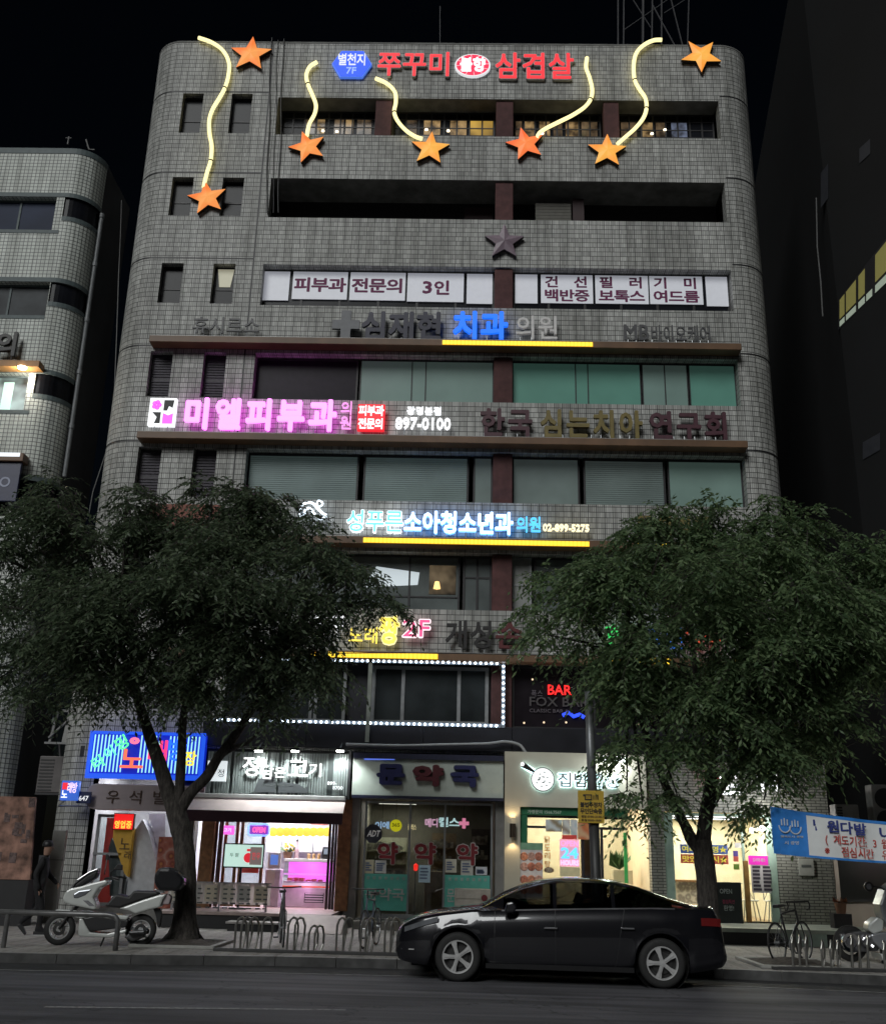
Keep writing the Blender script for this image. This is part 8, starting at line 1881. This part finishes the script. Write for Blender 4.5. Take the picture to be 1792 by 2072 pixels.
    me.polygons.add(nf); me.polygons.foreach_set('loop_start', np.arange(nf, dtype=np.int32)*4)
    me.update(calc_edges=True); me.validate()
    o = bpy.data.objects.new('crown', me); COL.objects.link(o); o.parent = t; me.materials.append(mat)
    return t


TY = 20.4
tree('spreading tree on the left with a bare leaning trunk forking before the blue neon sign', gz(370, 1908, .15), TY,
     [[(371, 1916, 92), (372, 1888, 70), (374, 1850, 60), (376, 1790, 57), (373, 1720, 55), (363, 1668, 54), (350, 1625, 50)],
      [(356, 1650, 46), (338, 1595, 42), (322, 1545, 38), (303, 1490, 33), (285, 1435, 28, .2), (265, 1370, 22, .4), (240, 1290, 14, .6)],
      [(358, 1640, 34), (364, 1585, 27), (368, 1510, 25), (371, 1450, 22, -.2), (385, 1360, 18, -.4), (390, 1260, 12, -.5)],
      [(360, 1645, 38), (385, 1605, 33), (418, 1572, 30), (440, 1535, 28), (468, 1500, 26), (500, 1450, 22, -.2), (535, 1395, 17, -.3), (560, 1320, 11, -.4)],
      [(440, 1535, 16), (470, 1515, 14), (505, 1500, 10, -.4), (530, 1470, 6, -.6)]],
     [(60, 1130, 115, .8), (185, 1080, 90, .3), (330, 1120, 115, .9), (455, 1085, 100, 0.), (545, 1065, 70, .6), (630, 1125, 64, .2), (705, 1180, 54, 0.), (100, 1260, 130, -.6), (270, 1260, 140, -1.3), (440, 1240, 140, -1.6), (580, 1220, 130, -1.), (640, 1240, 54, -.7),
      (70, 1360, 80, -.3), (210, 1345, 90, -1.2), (340, 1365, 82, -1.0), (480, 1350, 92, -1.4), (570, 1340, 80, -.9), (625, 1310, 50, -.3), (-60, 1210, 130, .4), (270, 1180, 110, 1.6), (450, 1180, 110, 1.8), (535, 1010, 45, .4), (110, 1010, 50, .6), (775, 1205, 36, .1),
      (160, 1395, 42, -.8), (70, 1410, 40, -.4), (575, 1415, 36, -.8), (520, 1440, 34, -1.), (670, 1335, 32, -.5), (430, 1010, 42, .2), (360, 1320, 100, 1.4), (50, 1050, 55, .5), (265, 1045, 60, .3), (630, 1370, 30, -.6), (740, 1225, 28, .1)],
     leaf_mat('dark_green_leaf', (.062, .094, .056), (.155, .205, .120)), 21, 1.1)
tree('spreading tree on the right whose trunk rises behind the rear of the car', gz(1433, 1905, .15), TY,
     [[(1434, 1905, 80), (1434, 1880, 62), (1432, 1850, 56), (1430, 1790, 54), (1424, 1740, 54), (1420, 1700, 50)],
      [(1424, 1725, 44), (1400, 1700, 34), (1385, 1670, 28), (1365, 1630, 25), (1342, 1580, 22, -.2), (1318, 1520, 20, -.3), (1295, 1450, 16, -.5), (1270, 1370, 10, -.6)],
      [(1422, 1705, 42), (1428, 1650, 40), (1437, 1590, 36), (1440, 1530, 30), (1428, 1460, 24, .2), (1410, 1380, 18, .3), (1400, 1280, 12, .4)],
      [(1432, 1640, 26), (1462, 1590, 22), (1500, 1540, 20, -.2), (1545, 1480, 17, -.4), (1590, 1400, 14, -.5), (1630, 1300, 9, -.6)]],
     [(1110, 1180, 42, .4), (1155, 1235, 70, -.3), (1250, 1135, 70, .5), (1305, 1090, 58, .2), (1390, 1110, 85, .8), (1490, 1090, 80, .3), (1575, 1090, 75, .6), (1660, 1150, 95, .2), (1270, 1225, 100, -1.2), (1400, 1220, 130, -1.6), (1540, 1220, 130, -1.5), (1680, 1260, 110, -.8),
      (1770, 1220, 90, 0.), (1820, 1180, 80, .6), (1295, 1330, 90, -1.2), (1400, 1350, 120, -1.6), (1540, 1350, 120, -1.3), (1660, 1370, 95, -.8), (1740, 1330, 70, -.3), (1320, 1430, 66, -.9), (1420, 1470, 90, -1.3), (1540, 1460, 100, -1.2), (1640, 1460, 70, -.6), (1290, 1525, 46, -.7), (1370, 1530, 52, -1.), (1570, 1530, 56, -.9), (1500, 1530, 56, -1.),
      (1268, 1600, 24, -.6), (1300, 1635, 26, -.8), (1370, 1610, 28, -1.), (1545, 1620, 34, -.8), (1598, 1530, 28, -.2), (1110, 1285, 34, -.2), (1180, 1305, 32, -.5), (1240, 1395, 28, -.6), (1300, 1040, 34, .2), (1480, 1040, 34, .2), (1565, 1045, 32, .2),
      (1370, 1200, 100, 1.5), (1520, 1200, 100, 1.6), (1480, 1330, 90, 1.4), (1700, 1470, 40, -.4), (1790, 1300, 60, -.2), (1760, 1160, 60, .3), (1800, 1120, 50, .4)],
     leaf_mat('mid_green_leaf', (.09, .155, .075), (.22, .31, .15)), 33, 1.1, leaf=(.135, .052))
